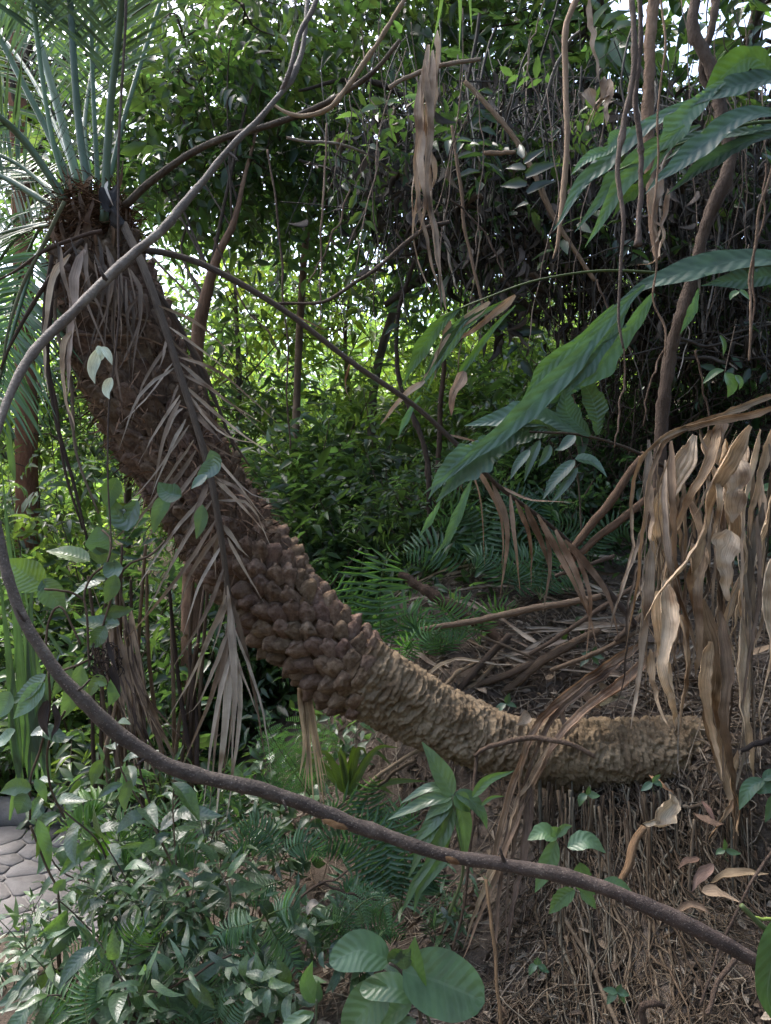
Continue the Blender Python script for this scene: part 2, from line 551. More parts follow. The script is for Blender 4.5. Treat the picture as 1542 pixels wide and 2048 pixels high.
def spaced(*segs):
    o = []
    for a, b, s in segs:
        o.append(np.arange(a, b, s))
    return np.concatenate(o + [[segs[-1][1]]])
gx = spaced((-120, -20, 10), (-20, -5, 1), (-5, -1.6, .12), (-1.6, .15, .03), (.15, 1.7, .0125), (1.7, 3, .06), (3, 8, .3), (8, 20, 1), (20, 120, 10))
gy = spaced((-120, -10, 10), (-10, .8, .8), (.8, 1.5, .06), (1.5, 3.4, .0125), (3.4, 5, .04), (5, 9, .12), (9, 20, .6), (20, 150, 8))
GX, GY = np.meshgrid(gx, gy, indexing='ij')
GZ = ground(GX, GY)
q = np.stack([GX, GY, GZ], -1)
soft = np.clip((GX + 1.0) / .3, 0, 1)
GZ = GZ + soft * (.03 * fbm(q * 3.1, 3) + .016 * np.abs(fbm(q * 16, 3)) + .006 * fbm(q * 60, 2))
a = Acc()
a.add(np.stack([GX, GY, GZ], -1), grid_faces(len(gx), len(gy)))
setting('ground', a, M['soil'])

# the stone path at the lower left: each paving stone is a part of it
a = Acc()
px_, py_ = np.meshgrid(np.linspace(-5, -1.12, 30), np.linspace(3.06, 4.1, 24), indexing='ij')
a.add(np.stack([px_, py_, 0 * px_ - .012 + .002 * vnoise(np.stack([px_ * 9, py_ * 9, 0 * px_], -1))], -1), grid_faces(30, 24))
path = setting('path', a, M['mortar'])
sites, sp_ = [], .185
for i in range(24):
    for j in range(26):
        sites.append((-3.75 + (i + .5 * (j % 2)) * sp_ * 1.12 + R.uniform(-.055, .055), 1.9 + j * sp_ * .62 + R.uniform(-.032, .032)))
sites = np.array(sites)
sites = sites[(sites[:, 0] < -1.2) & (sites[:, 1] < 4.02)]
cand = sites[(sites[:, 0] / sites[:, 1] > -.66) & (sites[:, 1] > 3.14)]
for s in cand:
    nb = sites[np.argsort(np.linalg.norm(sites - s, axis=1))[1:12]] - s
    angs = np.linspace(0, 2 * PI, 20, endpoint=False) + R.uniform(0, .5)
    rad = []
    for an in angs:
        d = np.array([math.cos(an), math.sin(an)])
        k = nb @ d
        lim = np.where(k > 1e-6, (nb ** 2).sum(1) / 2 / np.maximum(k, 1e-6), 9)
        rad.append(max(.015, min(lim.min() - .005, .19)))
    rad = np.array(rad)
    rings = []
    for f, z in ((1.0, -.012), (.998, -.006), (.95, -.001), (.02, .0 + R.uniform(0, .004))):
        rings.append(np.stack([s[0] + rad * f * np.cos(angs), s[1] + rad * f * np.sin(angs), np.full(20, z)], -1))
    aa = Acc()
    aa.add(np.array(rings), grid_faces(4, 20, True), None, np.array([.96, .97, .97]) * R.uniform(.7, 1.0))
    part('paving_stone', aa, M['stone'], path)

a = Acc()
for k in range(9):      # rough kerb along the far side of the path
    x0 = -5 + k * .44
    g_ = np.linspace(0, 1, 7)
    for seg in (0,):
        u_, v_ = np.meshgrid(np.linspace(0, .43, 8), np.linspace(0, 2 * PI, 12, endpoint=False), indexing='ij')
        sq = np.maximum(np.abs(np.cos(v_)), np.abs(np.sin(v_)))
        e_ = np.where((u_ < .01) | (u_ > .42), .55, 1)
        V_ = np.stack([x0 + u_, 4.24 + .10 * np.cos(v_) / sq ** .8 * e_, .03 + .075 * np.sin(v_) / sq ** .8 * e_], -1)
        V_ = V_ + .012 * np.stack([fbm(V_ * 8 + q_ * 9, 2) for q_ in range(3)], -1)
        aa = Acc().add(V_, grid_faces(8, 12, True), None, (.9, .88, .86))
        if k == 0:
            kerb = setting('kerb', aa, M['stone'])
        else:
            part('kerb_stone', aa, M['stone'], kerb)
# ---------------------------------------------------------------- the leaning palm
TC = [(1420, 1500, 2.80, 62), (1330, 1502, 2.76, 63), (1200, 1506, 2.72, 65), (1060, 1502, 2.70, 64), (940, 1466, 2.68, 66), (840, 1420, 2.66, 70), (760, 1372, 2.64, 76),
      (690, 1330, 2.64, 84), (610, 1262, 2.64, 94), (530, 1172, 2.64, 99), (455, 1070, 2.64, 100), (390, 970, 2.64, 104), (325, 860, 2.64, 114), (270, 745, 2.64, 120),
      (228, 630, 2.64, 116), (200, 530, 2.64, 92), (190, 455, 2.64, 66), (186, 400, 2.64, 44)]
tc_pts = PP(*[t[:3] for t in TC])
tc_rad = np.array([t[3] / FPX * t[2] for t in TC])
NT = 1300
cl = spl(np.c_[tc_pts, tc_rad], NT)
tr_c, tr_r = cl[:, :3], cl[:, 3]
_s0 = np.r_[0, np.cumsum(np.linalg.norm(np.diff(tr_c, axis=0), axis=1))]
_sb = _s0[np.argmin(np.linalg.norm(tr_c - tc_pts[7], axis=1))]
tr_r = tr_r * (1 - .20 * np.clip((_s0 - _sb + .03) / .10, 0, 1))     # the leaf bases stand proud of the wood
tr_T, tr_N, tr_B = frames(tr_c, (0, -1, 0))
tr_s = np.r_[0, np.cumsum(np.linalg.norm(np.diff(tr_c, axis=0), axis=1))]
S_BOOT = float(np.interp(690, [t[0] for t in TC][::-1], np.array([tr_s[np.argmin(np.linalg.norm(tr_c - p, axis=1))] for p in tc_pts])[::-1]))
S_OLD = float(tr_s[np.argmin(np.linalg.norm(tr_c - tc_pts[10], axis=1))])
S_TOP = float(tr_s[-1])

def trunk_at(s, ang, off=0.):
    """point on the trunk, outward normal, direction up the trunk"""
    i = np.interp(s, tr_s, np.arange(NT))
    i0 = np.clip(np.round(i).astype(int), 0, NT - 1)
    nrm = tr_N[i0] * np.cos(ang)[..., None] + tr_B[i0] * np.sin(ang)[..., None]
    return tr_c[i0] + nrm * (tr_r[i0] + off)[..., None], nrm, tr_T[i0]

palm = thing('palm_tree', 'thick leaning palm with brown knobbly trunk rising from the bank to the upper left', 'palm tree', tr_c[0])
ka = 180
ang = np.linspace(0, 2 * PI, ka, endpoint=False)
SG, AG = np.meshgrid(tr_s, ang, indexing='ij')
base = tr_c[:, None] + (tr_N[:, None] * np.cos(ang)[None, :, None] + tr_B[:, None] * np.sin(ang)[None, :, None]) * tr_r[:, None, None]
cyl = np.stack([np.cos(AG) * 1.3, np.sin(AG) * 1.3, SG], -1)
ph = SG / .0175 + .45 * np.sin(AG + .4) + 1.2 * vnoise(cyl * [.9, .9, 7]) + .30 * vnoise(cyl * [3, 3, 16])
saw = ph - np.floor(ph)
tooth = .5 + .5 * vnoise(np.stack([np.cos(AG) * 2.6, np.sin(AG) * 2.6, np.floor(ph) * 1.7], -1))
ridge = np.where(saw < .75, (saw / .75) ** 1.4, (1 - saw) / .25) * (.15 + 1.1 * tooth)
smoothz = np.clip((S_BOOT + .05 - SG) / .08, 0, 1)
worn = .55 + .45 * np.clip(vnoise(cyl * [1.2, 1.2, 3.3]) * 1.6 + .5, 0, 1)
disp = smoothz * (.0065 * ridge * worn + .0125 * (1 - 2 * np.abs(fbm(np.stack([cyl[..., 0] * 2.2, cyl[..., 1] * 2.2, (SG + .035 * np.sin(AG * 1.0 + .8)) * 40], -1), 3))) + .012 * vnoise(cyl * [1.5, 1.5, 5]) + .0035 * fbm(cyl * [9, 9, 90], 2) - .009)
disp = disp + (1 - smoothz) * (-.012 + .012 * fbm(cyl * [5, 5, 22], 3))
nrm_g = tr_N[:, None] * np.cos(ang)[None, :, None] + tr_B[:, None] * np.sin(ang)[None, :, None]
V = base + nrm_g * disp[..., None]
# towards the base the scars lean: shift along the axis with the ridge
V = V - tr_T[:, None] * (smoothz * .010 * ridge)[..., None]
dark = np.where(SG < S_BOOT, 1, .42)[..., None] * np.ones(3)
redd = np.clip((SG - S_BOOT + .10) / .12, 0, 1)[..., None]
tint = dark * (1 - redd) + redd * np.array([.66, .52, .46]) * np.where(SG > S_OLD, .7, 1)[..., None]
a = Acc(); a.add(V, grid_faces(NT, ka, True), np.stack([AG / 2 / PI, SG], -1), tint.reshape(-1, 3))
part('trunk', a, M['trunk'], palm)

# leaf bases: a few knob shapes, placed in a spiral
def boot_mesh(i, long=False):
    n = 9
    u, v = np.meshgrid(np.linspace(-1, 1, n), np.linspace(-1, 1, n), indexing='ij')
    rr = np.clip(1 - (np.abs(u) ** 2.6 + np.abs(v) ** 2.4) ** .9, 0, 1)
    h = rr ** .30
    q = np.stack([u * 1.3 + i * 5.1, v * 1.3 + i * 9.7, 0 * u], -1)
    x = u * .5 * (1 - .16 * h) + .06 * vnoise(q * 2)
    y = v * .5 * (1 - .25 * h) + h * (.30 if not long else .75) + .09 * vnoise(q * 2 + 9)
    z = h * (.62 if not long else .5) * (1 + .28 * vnoise(q * 1.3 + 3)) - .12 - .06 * np.clip(-v, 0, 1) * h + .05 * vnoise(q * 2.7) + .03 * vnoise(q * 6.1)
    aa = Acc().add(np.stack([x, y, z], -1), grid_faces(n, n))
    return aa
boots = [boot_mesh(i).mesh('leaf_base', M['boot']) for i in range(9)]
boots_l = [boot_mesh(20 + i, True).mesh('leaf_base', M['boot']) for i in range(6)]
pos = []
row, s = 0, S_BOOT - .075
while s < S_TOP - .24:
    r = float(np.interp(s, tr_s, tr_r))
    n = 12
    for k in range(n):
        an = 2 * PI * (k + .5 * (row % 2) + .10 * math.sin(row * 2.1)) / n
        an_s = s + .035 * math.cos(an - 1.2) * (1 if s < S_OLD else .5)
        pos.append((an_s + R.normal() * .005, an + R.normal() * .045, s, r, n))
    row += 1
    s += .046 if s < S_OLD else .060
pos = np.array(pos)
pp_, nn_, tt_ = trunk_at(pos[:, 0], pos[:, 1], np.zeros(len(pos)))
facing = (nn_ * unit(pp_ - np.array([0, 0, CZ]))).sum(1)
order = np.argsort(facing)
rest = Acc()
for rank, i in enumerate(order):
    old = pos[i, 0] > S_OLD - .02 + R.normal() * .05
    me = (boots_l if old else boots)[R.integers(0, 6)]
    wdt = 2 * PI * pos[i, 3] / pos[i, 4] * R.uniform(.82, .95)
    hgt = (.074 if not old else .084) * R.uniform(.9, 1.1) * (1 - .35 * max(0, 1 - (pos[i, 2] - S_BOOT + .055) / .07))
    up = unit(tt_[i] + .11 * R.normal(size=3))
    if rank >= 300 or facing[i] > .35:
        x = unit(np.cross(up, nn_[i])); z = np.cross(x, up)
        co = np.array([v.co[:] for v in me.vertices])
        rest.add(pp_[i] + x * co[:, :1] * wdt + up * co[:, 1:2] * hgt + z * co[:, 2:] * hgt, grid_faces(9, 9), None, (.9, .9, .9))
        continue
    g = R.uniform(.78, 1.2) * (1 if not old else .8)
    inst('leaf_base', me, palm, pp_[i], up, nn_[i], wdt, hgt, hgt * R.uniform(.75, 1.15), (g, g * R.uniform(.93, 1.02), g * R.uniform(.88, 1.0), 1))
part('leaf_base', rest, M['boot'], palm, kind='stuff')

# shaggy fibre and torn sheaths over the old leaf bases
a = Acc()
nf = 4200
s = R.uniform(S_OLD - .12, S_TOP - .02, nf); an = R.uniform(-PI, PI, nf)
p0, n0, t0 = trunk_at(s, an, np.full(nf, .01))
for i in range(nf):
    d = unit(t0[i] * R.uniform(-1, .8) + n0[i] * R.uniform(.1, .7) + R.normal(size=3) * .6)
    l = R.uniform(.02, .085)
    pts = np.array([p0[i], p0[i] + d * l * .5, p0[i] + d * l + np.array([0, 0, -.3 * l]) + R.normal(size=3) * .012])
    blade(a, pts, R.uniform(.0025, .009), 'ribbon', n0[i], ns=4, nw=2, fold=0, tint=np.array([1, .92, .84]) * R.choice([.45, .7, 1.1, 1.9]), raw=False)
part('trunk_fibre', a, M['fibre'], palm, kind='stuff')
# sheath flakes, countable ones, near the crown
for i in range(46):
    s0 = R.uniform(S_TOP - .42, S_TOP + .0)
    an0 = R.uniform(-1.6, 1.6)
    p, n, t = trunk_at(np.array([s0]), np.array([an0]), np.array([.022]))
    p, n, t = p[0], n[0], t[0]
    l = R.uniform(.07, .17)
    sd = unit(np.cross(n, t)) * R.normal() * .25
    pts = np.array([p - n * .02, p + t * l * .5 + n * R.uniform(.0, .02) + sd * l * .5, p + t * l + n * R.uniform(-.02, .035) + sd * l])
    a = Acc(); blade(a, pts, R.uniform(.012, .034), 'ribbon', n, ns=8, nw=4, curl=R.uniform(.4, 1.3), crump=.008, cs=25, seed=i, tint=np.array([.48, .36, .28]) * R.uniform(.45, 1.5))
    part('leaf_sheath', a, M['dry'], palm)
# a woolly collar under the youngest stalks
a = Acc()
for k in range(900):
    an0 = R.uniform(-PI, PI); s0 = S_TOP - R.uniform(-.02, .14)
    p, n, t = trunk_at(np.array([s0]), np.array([an0]), np.array([R.uniform(.0, .03)]))
    p, n, t = p[0], n[0], t[0]
    d = unit(np.cross(n, t) * R.choice([-1, 1]) + R.normal(size=3) * .35)
    l = R.uniform(.05, .13)
    tube(a, spl([p, p + d * l * .5 + n * .012, p + d * l + R.normal(size=3) * .02], 5), .0016, 3, np.array([.9, .75, .6]) * R.uniform(.5, 1.2), caps=False)
part('crown_fibre', a, M['fibre'], palm, kind='stuff')

# ------- green fronds
def frond(pts, r0, r1, t0, nl, ll, lw, mrach, mleaf, up, sweep=.55, leaflet_tint=(1, 1, 1), tint=(1, 1, 1), droop=.15, spread=1.0, indiv=False, spine=0, vee=.35, name='frond', lean=0., label=None):
    """a feather frond: rachis with two rows of leaflets"""
    c = spl(pts, 60)
    T, N, B = frames(c, up)
    a = Acc()
    tube(a, c, [r0, r0 * .8, (r0 + r1) * .5, r1], 8, tint, rough=.06)
    f = part(name, a, mrach, palm, label=label)
    acc = Acc()
    for k in range(nl):
        t = t0 + (1 - t0) * (k + .5) / nl
        for sd in (-1, 1):
            tt = min(.999, max(0, t + R.normal() * .006))
            i = int(tt * 59)
            w = math.sin(PI * (.12 + .86 * (k + .5) / nl)) ** .6
            L = ll * w * R.uniform(.85, 1.12)
            fw = sweep + .25 * (k / nl)
            d = unit(B[i] * sd * spread + T[i] * fw + N[i] * vee + R.normal(size=3) * .07)
            p = c[i] + B[i] * sd * r1 * .8
            g = np.array([0, 0, -1.0])
            pts_ = np.array([p, p + d * L * .5 + g * droop * L * .15, p + d * L + g * droop * L])
            al = Acc() if indiv else acc
            blade(al, pts_, lw * R.uniform(.8, 1.15), 'spear', unit(N[i] + R.normal(size=3) * .25), fold=.45, ns=6, nw=3, tint=np.array(leaflet_tint) * R.uniform(.75, 1.25))
            if indiv:
                part('leaflet', al, mleaf, f)
    if spine:
        for k in range(spine):
            i = int(R.uniform(.08, t0 + .1) * 59)
            d = unit(B[i] * R.choice([-1, 1]) + T[i] * .8 + R.normal(size=3) * .15)
            tube(acc, np.array([c[i], c[i] + d * R.uniform(.06, .16)]), [.0018, .0005], 4, (.5, .5, .4), caps=False)
    if not indiv and acc.n:
        part('leaflet', acc, mleaf, f, kind='stuff')
    return f

CY = 2.64
def px_w(w, Y):
    return w / FPX * Y
up_fronds = [
    # pixel path (x, y, depth), radius px at base, tip, tint
    ([(208, 445, 2.52), (213, 330, 2.50), (222, 200, 2.46), (238, 60, 2.40), (252, -120, 2.28), (275, -360, 2.1), (300, -560, 1.95)], 9.5, 6, .34, (.62, .66, .58)),
    ([(178, 385, 2.56), (160, 270, 2.55), (148, 130, 2.52), (140, 0, 2.5), (128, -180, 2.42), (100, -420, 2.3)], 9, 6, .42, (.62, .68, .62)),
    ([(158, 370, 2.66), (120, 230, 2.70), (80, 90, 2.74), (48, -20, 2.78), (-20, -240, 2.85), (-120, -420, 2.9)], 10, 7, .45, (1.35, 1.4, 1.25)),
    ([(150, 385, 2.62), (96, 265, 2.62), (45, 165, 2.60), (-10, 60, 2.58), (-120, -120, 2.5), (-260, -240, 2.4)], 8, 6, .45, (.95, 1.05, .9)),
    ([(132, 405, 2.56), (84, 330, 2.52), (40, 272, 2.48), (-10, 228, 2.42), (-150, 130, 2.3), (-320, 90, 2.15)], 9, 6, .35, (.72, .78, .66)),
    ([(216, 372, 2.70), (246, 245, 2.74), (285, 115, 2.80), (326, -10, 2.86), (390, -180, 2.95), (480, -330, 3.05)], 6, 4.5, .5, (.7, .85, .65)),
    ([(120, 425, 2.6), (60, 385, 2.62), (0, 352, 2.64), (-120, 310, 2.66), (-300, 330, 2.7)], 8, 5, .3, (.85, .9, .8)),
    ([(150, 440, 2.72), (80, 450, 2.85), (0, 470, 3.0), (-100, 520, 3.1), (-230, 620, 3.15)], 7, 4, .15, (.7, .75, .65)),
    ([(140, 390, 2.60), (110, 300, 2.58), (88, 180, 2.55), (70, 40, 2.5), (50, -140, 2.4), (20, -320, 2.3)], 6, 5, .5, (1.2, 1.3, 1.15)),
    ([(196, 372, 2.62), (190, 260, 2.62), (184, 120, 2.62), (182, -20, 2.6), (178, -200, 2.55)], 6, 5, .5, (1.0, 1.1, .95)),
    ([(128, 415, 2.64), (70, 355, 2.68), (20, 320, 2.7), (-40, 300, 2.72), (-160, 290, 2.75)], 6, 4.5, .35, (1.1, 1.15, 1.0)),
    ([(180, 370, 2.74), (170, 240, 2.85), (195, 90, 3.0), (230, -60, 3.1), (290, -220, 3.25)], 6, 4, .25, (1.1, 1.2, 1.05)),
    ([(165, 380, 2.78), (110, 250, 2.95), (60, 150, 3.1), (-10, 60, 3.25), (-130, -40, 3.4)], 6, 4, .25, (1.1, 1.2, 1.15)),
]
for k, (pts, r0, r1, t0, tn) in enumerate(up_fronds):
    frond(PP(*pts), r0 * .92 / FPX * CY, r1 / FPX * CY * .7, t0, 36, .42, .013, M['petiole'], M['frond'], (0.1, -1, .3), tint=tn,
          leaflet_tint=(.98, 1.0, .92), spine=16, droop=.12, spread=.8, vee=.3)
# fronds that arch out behind on the left and hang down there
for pts, tn, ll in [
    ([(150, 430, 2.75), (60, 420, 3.0), (-20, 500, 3.2), (-90, 640, 3.3), (-130, 800, 3.35)], (.8, .9, .75), .40),
    ([(140, 445, 2.7), (40, 470, 2.9), (-30, 580, 3.05), (-60, 720, 3.1), (-70, 880, 3.1)], (.8, .9, .75), .40),
    ([(170, 420, 2.85), (100, 430, 3.1), (50, 520, 3.3), (20, 640, 3.4), (5, 780, 3.4)], (.7, .8, .6), .34),
    ([(120, 440, 2.62), (70, 520, 2.56), (38, 620, 2.52), (10, 720, 2.5), (-20, 840, 2.5)], (.95, 1.05, .85), .30),
    ([(150, 420, 2.8), (60, 350, 3.05), (-40, 350, 3.3), (-140, 440, 3.5), (-200, 560, 3.6)], (.9, 1.0, .9), .42)]:
    frond(PP(*pts), .0085, .003, .2, 44, ll, .013, M['petiole'], M['frond'], (0.2, -1, .6), tint=tn, leaflet_tint=(.8, 1.0, .85), droop=.22, sweep=.5, vee=.15)
# the dark stalk that leaves the crown to the right
a = Acc(); tube(a, spl(PP((250, 412, 2.56), (300, 365, 2.52), (380, 308, 2.46), (450, 275, 2.42), (540, 250, 2.36), (640, 212, 2.3), (740, 150, 2.24), (800, 80, 2.2)), 40), [.0135, .011, .009, .006], 8, (.9, .9, .85), rough=.12)
part('frond', a, M['bark'], palm, label='bare dark frond stalk reaching out to the right from the crown')

# ------- dead fronds hanging from the crown
dead = frond(PP((246, 448, 2.50), (285, 530, 2.42), (318, 620, 2.38), (350, 718, 2.36), (386, 830, 2.35), (418, 940, 2.35), (440, 1060, 2.36), (456, 1185, 2.38), (468, 1300, 2.40)),
             .0145, .0075, .99, 0, 0, 0, M['drystem'], M['dry'], (0, -1, 0), name='dead_frond', tint=(.55, .52, .5), label='grey dead frond hanging down in front of the trunk')
def deadleaf(f, pts, w, Y=2.36, tint=(.9, .9, .9), bend=0.03, m='dry', prof='spear', fold=.35, tw=0.):
    q = PP(*[(p[0], p[1], p[2] if len(p) > 2 else Y) for p in pts])
    a = Acc()
    blade(a, q, w / FPX * Y, prof, (R.normal() * .3, -1, R.normal() * .3), fold=fold, ns=10, nw=3, tint=np.array(tint), twist=tw, crump=.002, cs=30, seed=R.uniform(0, 99))
    return part('leaflet', a, M[m], f)
g1 = [(1.2, 1.2, 1.17), (1.0, .97, .92), (.75, .68, .61), (1.4, 1.42, 1.4), (.55, .48, .42)]
DL = [
    # right side
    ((318, 612), (400, 650), (492, 738), 8), ((340, 655), (430, 720), (475, 760), 7), ((352, 712), (440, 745), (560, 850), 9), ((356, 722), (450, 800), (530, 850), 10),
    ((362, 748), (440, 790), (545, 880), 8), ((368, 770), (460, 850), (556, 918), 10), ((378, 790), (450, 870), (553, 892), 8), ((380, 800), (440, 855), (480, 890), 10),
    ((386, 822), (420, 858), (450, 888), 15), ((392, 868), (470, 960), (535, 1045), 9), ((402, 875), (450, 905), (500, 925), 8), ((420, 945), (475, 1000), (530, 1065), 14),
    ((425, 955), (480, 980), (520, 1035), 10), ((448, 1050), (480, 1095), (500, 1115), 13), ((455, 1075), (490, 1140), (528, 1205), 10), ((436, 1000), (500, 1010), (545, 1100), 8),
    ((405, 885), (500, 985), (575, 1000), 7), ((330, 640), (350, 690), (500, 800), 6),
    # left side
    ((332, 680), (325, 720), (314, 745), 8), ((346, 726), (290, 800), (238, 850), 8), ((348, 735), (280, 790), (236, 905), 9), ((360, 790), (320, 850), (275, 930), 9),
    ((362, 800), (330, 870), (304, 985), 13), ((372, 838), (340, 900), (300, 1000), 10), ((378, 850), (300, 960), (252, 1010), 7), ((388, 880), (340, 950), (250, 1085), 8),
    ((392, 900), (335, 980), (205, 1100), 12), ((402, 930), (350, 1000), (270, 1110), 11), ((416, 968), (390, 1030), (365, 1085), 16), ((420, 985), (350, 1060), (265, 1190), 10),
    ((425, 1000), (370, 1080), (280, 1250), 11), ((432, 1040), (360, 1150), (225, 1310), 12), ((438, 1055), (430, 1110), (432, 1160), 12), ((440, 1060), (380, 1150), (355, 1240), 13),
    ((444, 1090), (400, 1170), (360, 1290), 11), ((450, 1130), (410, 1230), (330, 1360), 11), ((455, 1160), (445, 1240), (420, 1320), 14), ((356, 770), (345, 800), (330, 830), 7),
    ((334, 690), (290, 760), (262, 850), 8), ((366, 815), (350, 830), (335, 870), 7),
    # the bottom tuft
    ((455, 1170), (470, 1300), (520, 1440), 12), ((460, 1190), (500, 1340), (535, 1545), 13), ((458, 1200), (470, 1370), (462, 1560), 20), ((462, 1220), (440, 1400), (418, 1640), 18),
    ((464, 1240), (455, 1420), (445, 1600), 16), ((460, 1260), (420, 1400), (360, 1540), 16), ((468, 1280), (480, 1420), (450, 1668), 14), ((452, 1190), (400, 1320), (330, 1450), 12),
    ((466, 1290), (430, 1440), (402, 1660), 14), ((464, 1300), (450, 1450), (430, 1655), 22), ((455, 1210), (410, 1290), (385, 1400), 14), ((458, 1260), (400, 1400), (370, 1430), 12),
    ((470, 1300), (470, 1400), (452, 1530), 18), ((470, 1260), (520, 1400), (545, 1560), 8),
]
for (p0, p1, p2, w) in DL:
    dz = R.uniform(-.05, .05)
    deadleaf(dead, (p0 + (2.37,), p1 + (2.36 + dz,), p2 + (2.37 + dz * 1.5,)), w * .8, tint=.88 * np.array(g1[R.integers(0, 5)]) * R.uniform(.85, 1.15), tw=R.normal() * .5)
# long thin dead frond stretching down to the right, over the gap
d2 = frond(PP((262, 498, 2.52), (340, 508, 2.5), (430, 540, 2.5), (570, 622, 2.52), (700, 722, 2.55), (830, 812, 2.6), (930, 905, 2.66), (1000, 975, 2.72), (1080, 1035, 2.78), (1150, 1095, 2.84), (1215, 1175, 2.9)),
           .0125, .006, .99, 0, 0, 0, M['drystem'], M['dry'], (0, -1, 0), name='dead_frond', tint=(.36, .32, .30), label='long thin dead frond slanting right across the gap with brown hanging tips')
for p0, p1, p2, w in [((940, 912), (1000, 1030), (1005, 1150), 11), ((985, 965), (1015, 1060), (1000, 1200), 13), ((1030, 1000), (1060, 1080), (1062, 1180), 11), ((1050, 1010), (1085, 1090), (1105, 1165), 15),
                      ((1075, 1030), (1140, 1150), (1190, 1260), 14), ((1110, 1060), (1160, 1170), (1195, 1300), 15), ((1000, 972), (1060, 1000), (1150, 1005), 7), ((930, 905), (960, 1000), (970, 1140), 6),
                      ((925, 900), (918, 960), (930, 990), 5), ((900, 870), (940, 880), (975, 885), 5), ((1130, 1080), (1210, 1180), (1240, 1290), 16), ((1020, 990), (1030, 1080), (1040, 1190), 9),
                      ((1090, 1045), (1100, 1130), (1085, 1230), 10), ((1150, 1100), (1180, 1200), (1170, 1330), 11), ((700, 722), (690, 770), (700, 800), 5), ((560, 615), (640, 655), (670, 660), 5)]:
    deadleaf(d2, (p0 + (2.72,), p1 + (2.74 + R.normal() * .03,), p2 + (2.76,)), w, 2.74, np.array((.58, .48, .41)) * R.uniform(.6, 1.4), tw=R.normal() * .4)
# more dry stalks drooping on the left flank
for pts, w, tn in [(((128, 505), (108, 600), (98, 720), (118, 860), (150, 980), (175, 1080)), 10, (.30, .24, .22)), (((120, 520), (112, 640), (142, 760), (150, 900), (195, 1030)), 8, (1.0, .9, .8)),
                   (((150, 500), (170, 510), (150, 560), (140, 640), (128, 760), (150, 900)), 9, (1.25, 1.2, 1.15)), (((100, 510), (88, 600), (94, 720), (112, 800), (130, 940), (165, 1060)), 8, (.35, .28, .25)),
                   (((205, 465), (150, 478), (90, 500), (30, 540), (-10, 560)), 9, (.40, .30, .26)), (((170, 480), (120, 530), (60, 620), (20, 690), (0, 740)), 10, (.35, .28, .24)),
                   (((175, 600), (210, 612), (260, 635), (305, 640)), 5, (1.1, .95, .75)), (((150, 672), (230, 668), (290, 675), (325, 688)), 6, (.9, .66, .48)),
                   (((290, 560), (335, 610), (380, 690), (430, 800), (470, 900)), 10, (.3, .25, .22)), (((300, 580), (350, 680), (400, 760), (430, 870)), 9, (.35, .28, .25)),
                   (((310, 520), (345, 560), (395, 605), (390, 620)), 5, (1.0, .85, .7)), (((320, 600), (400, 720), (450, 850), (500, 930)), 8, (.45, .36, .3)),
                   (((130, 400), (95, 470), (50, 560), (20, 650), (-5, 760)), 8, (.8, 1.0, .7))]:
    a = Acc(); n = spl(PP(*pts, Y=2.44), 24) + wob(24, .006)
    tube(a, n, [w / FPX * 1.25, w / FPX * 1.1, w / FPX * .6], 7, tn, rough=.1)
    part('dead_stalk', a, M['drystem'], palm)
for k in range(24):      # limp dead strips round the neck of the palm
    x0 = R.uniform(95, 290); y0 = R.uniform(470, 560) + max(0, x0 - 200) * .6
    a = Acc(); Yk = 2.40 + R.normal() * .02
    q = PP((x0, y0, Yk), (x0 + R.normal() * 16, y0 + R.uniform(50, 90), Yk - .02), (x0 + R.normal() * 26, y0 + R.uniform(130, 260), Yk))
    blade(a, q, px_w(R.uniform(4, 11), Yk), 'ribbon', (R.normal() * .5, -1, 0), ns=16, nw=4, curl=.5, twist=R.normal() * .9, crump=.004, tint=np.array((.62, .54, .48)) * R.uniform(.3, 1.1))
    part('dead_strap', a, M['dry'], palm)
# the broad pale dry strap that folds over below the crown
for pts, w, tn in [(((172, 500), (155, 530), (148, 600), (142, 690), (135, 800)), 24, (1.15, 1.05, 1.02)), (((140, 505), (112, 545), (96, 620), (90, 720), (96, 790)), 16, (1.25, 1.15, 1.0)), (((152, 660), (128, 690), (130, 780), (150, 860)), 14, (1.2, 1.05, .85))]:
    a = Acc(); blade(a, PP(*pts, Y=2.4), w / FPX * 2.4, 'ribbon', (.2, -1, .2), ns=16, nw=4, curl=.6, twist=.5, crump=.004, tint=tn)
    part('dead_strap', a, M['dry'], palm)
# black rotten sheath beside the stalks
a = Acc(); blade(a, PP((228, 368, 2.5), (222, 400, 2.48), (232, 430, 2.48), (240, 458, 2.5)), 46 / FPX * 2.5, 'oval', (0, -1, 0), curl=.7, crump=.02, cs=30, ns=16, nw=9, tint=(.07, .075, .09))
blade(a, PP((216, 362, 2.48), (214, 378, 2.47), (224, 400, 2.47), (228, 412, 2.47)), 6 / FPX * 2.5, 'ribbon', (0, -1, 0), ns=8, nw=3, crump=.004, tint=(1.7, 1.8, 1.9))
part('rotten_sheath', a, M['dry'], palm, label='black rotten leaf sheath beside the green stalks')

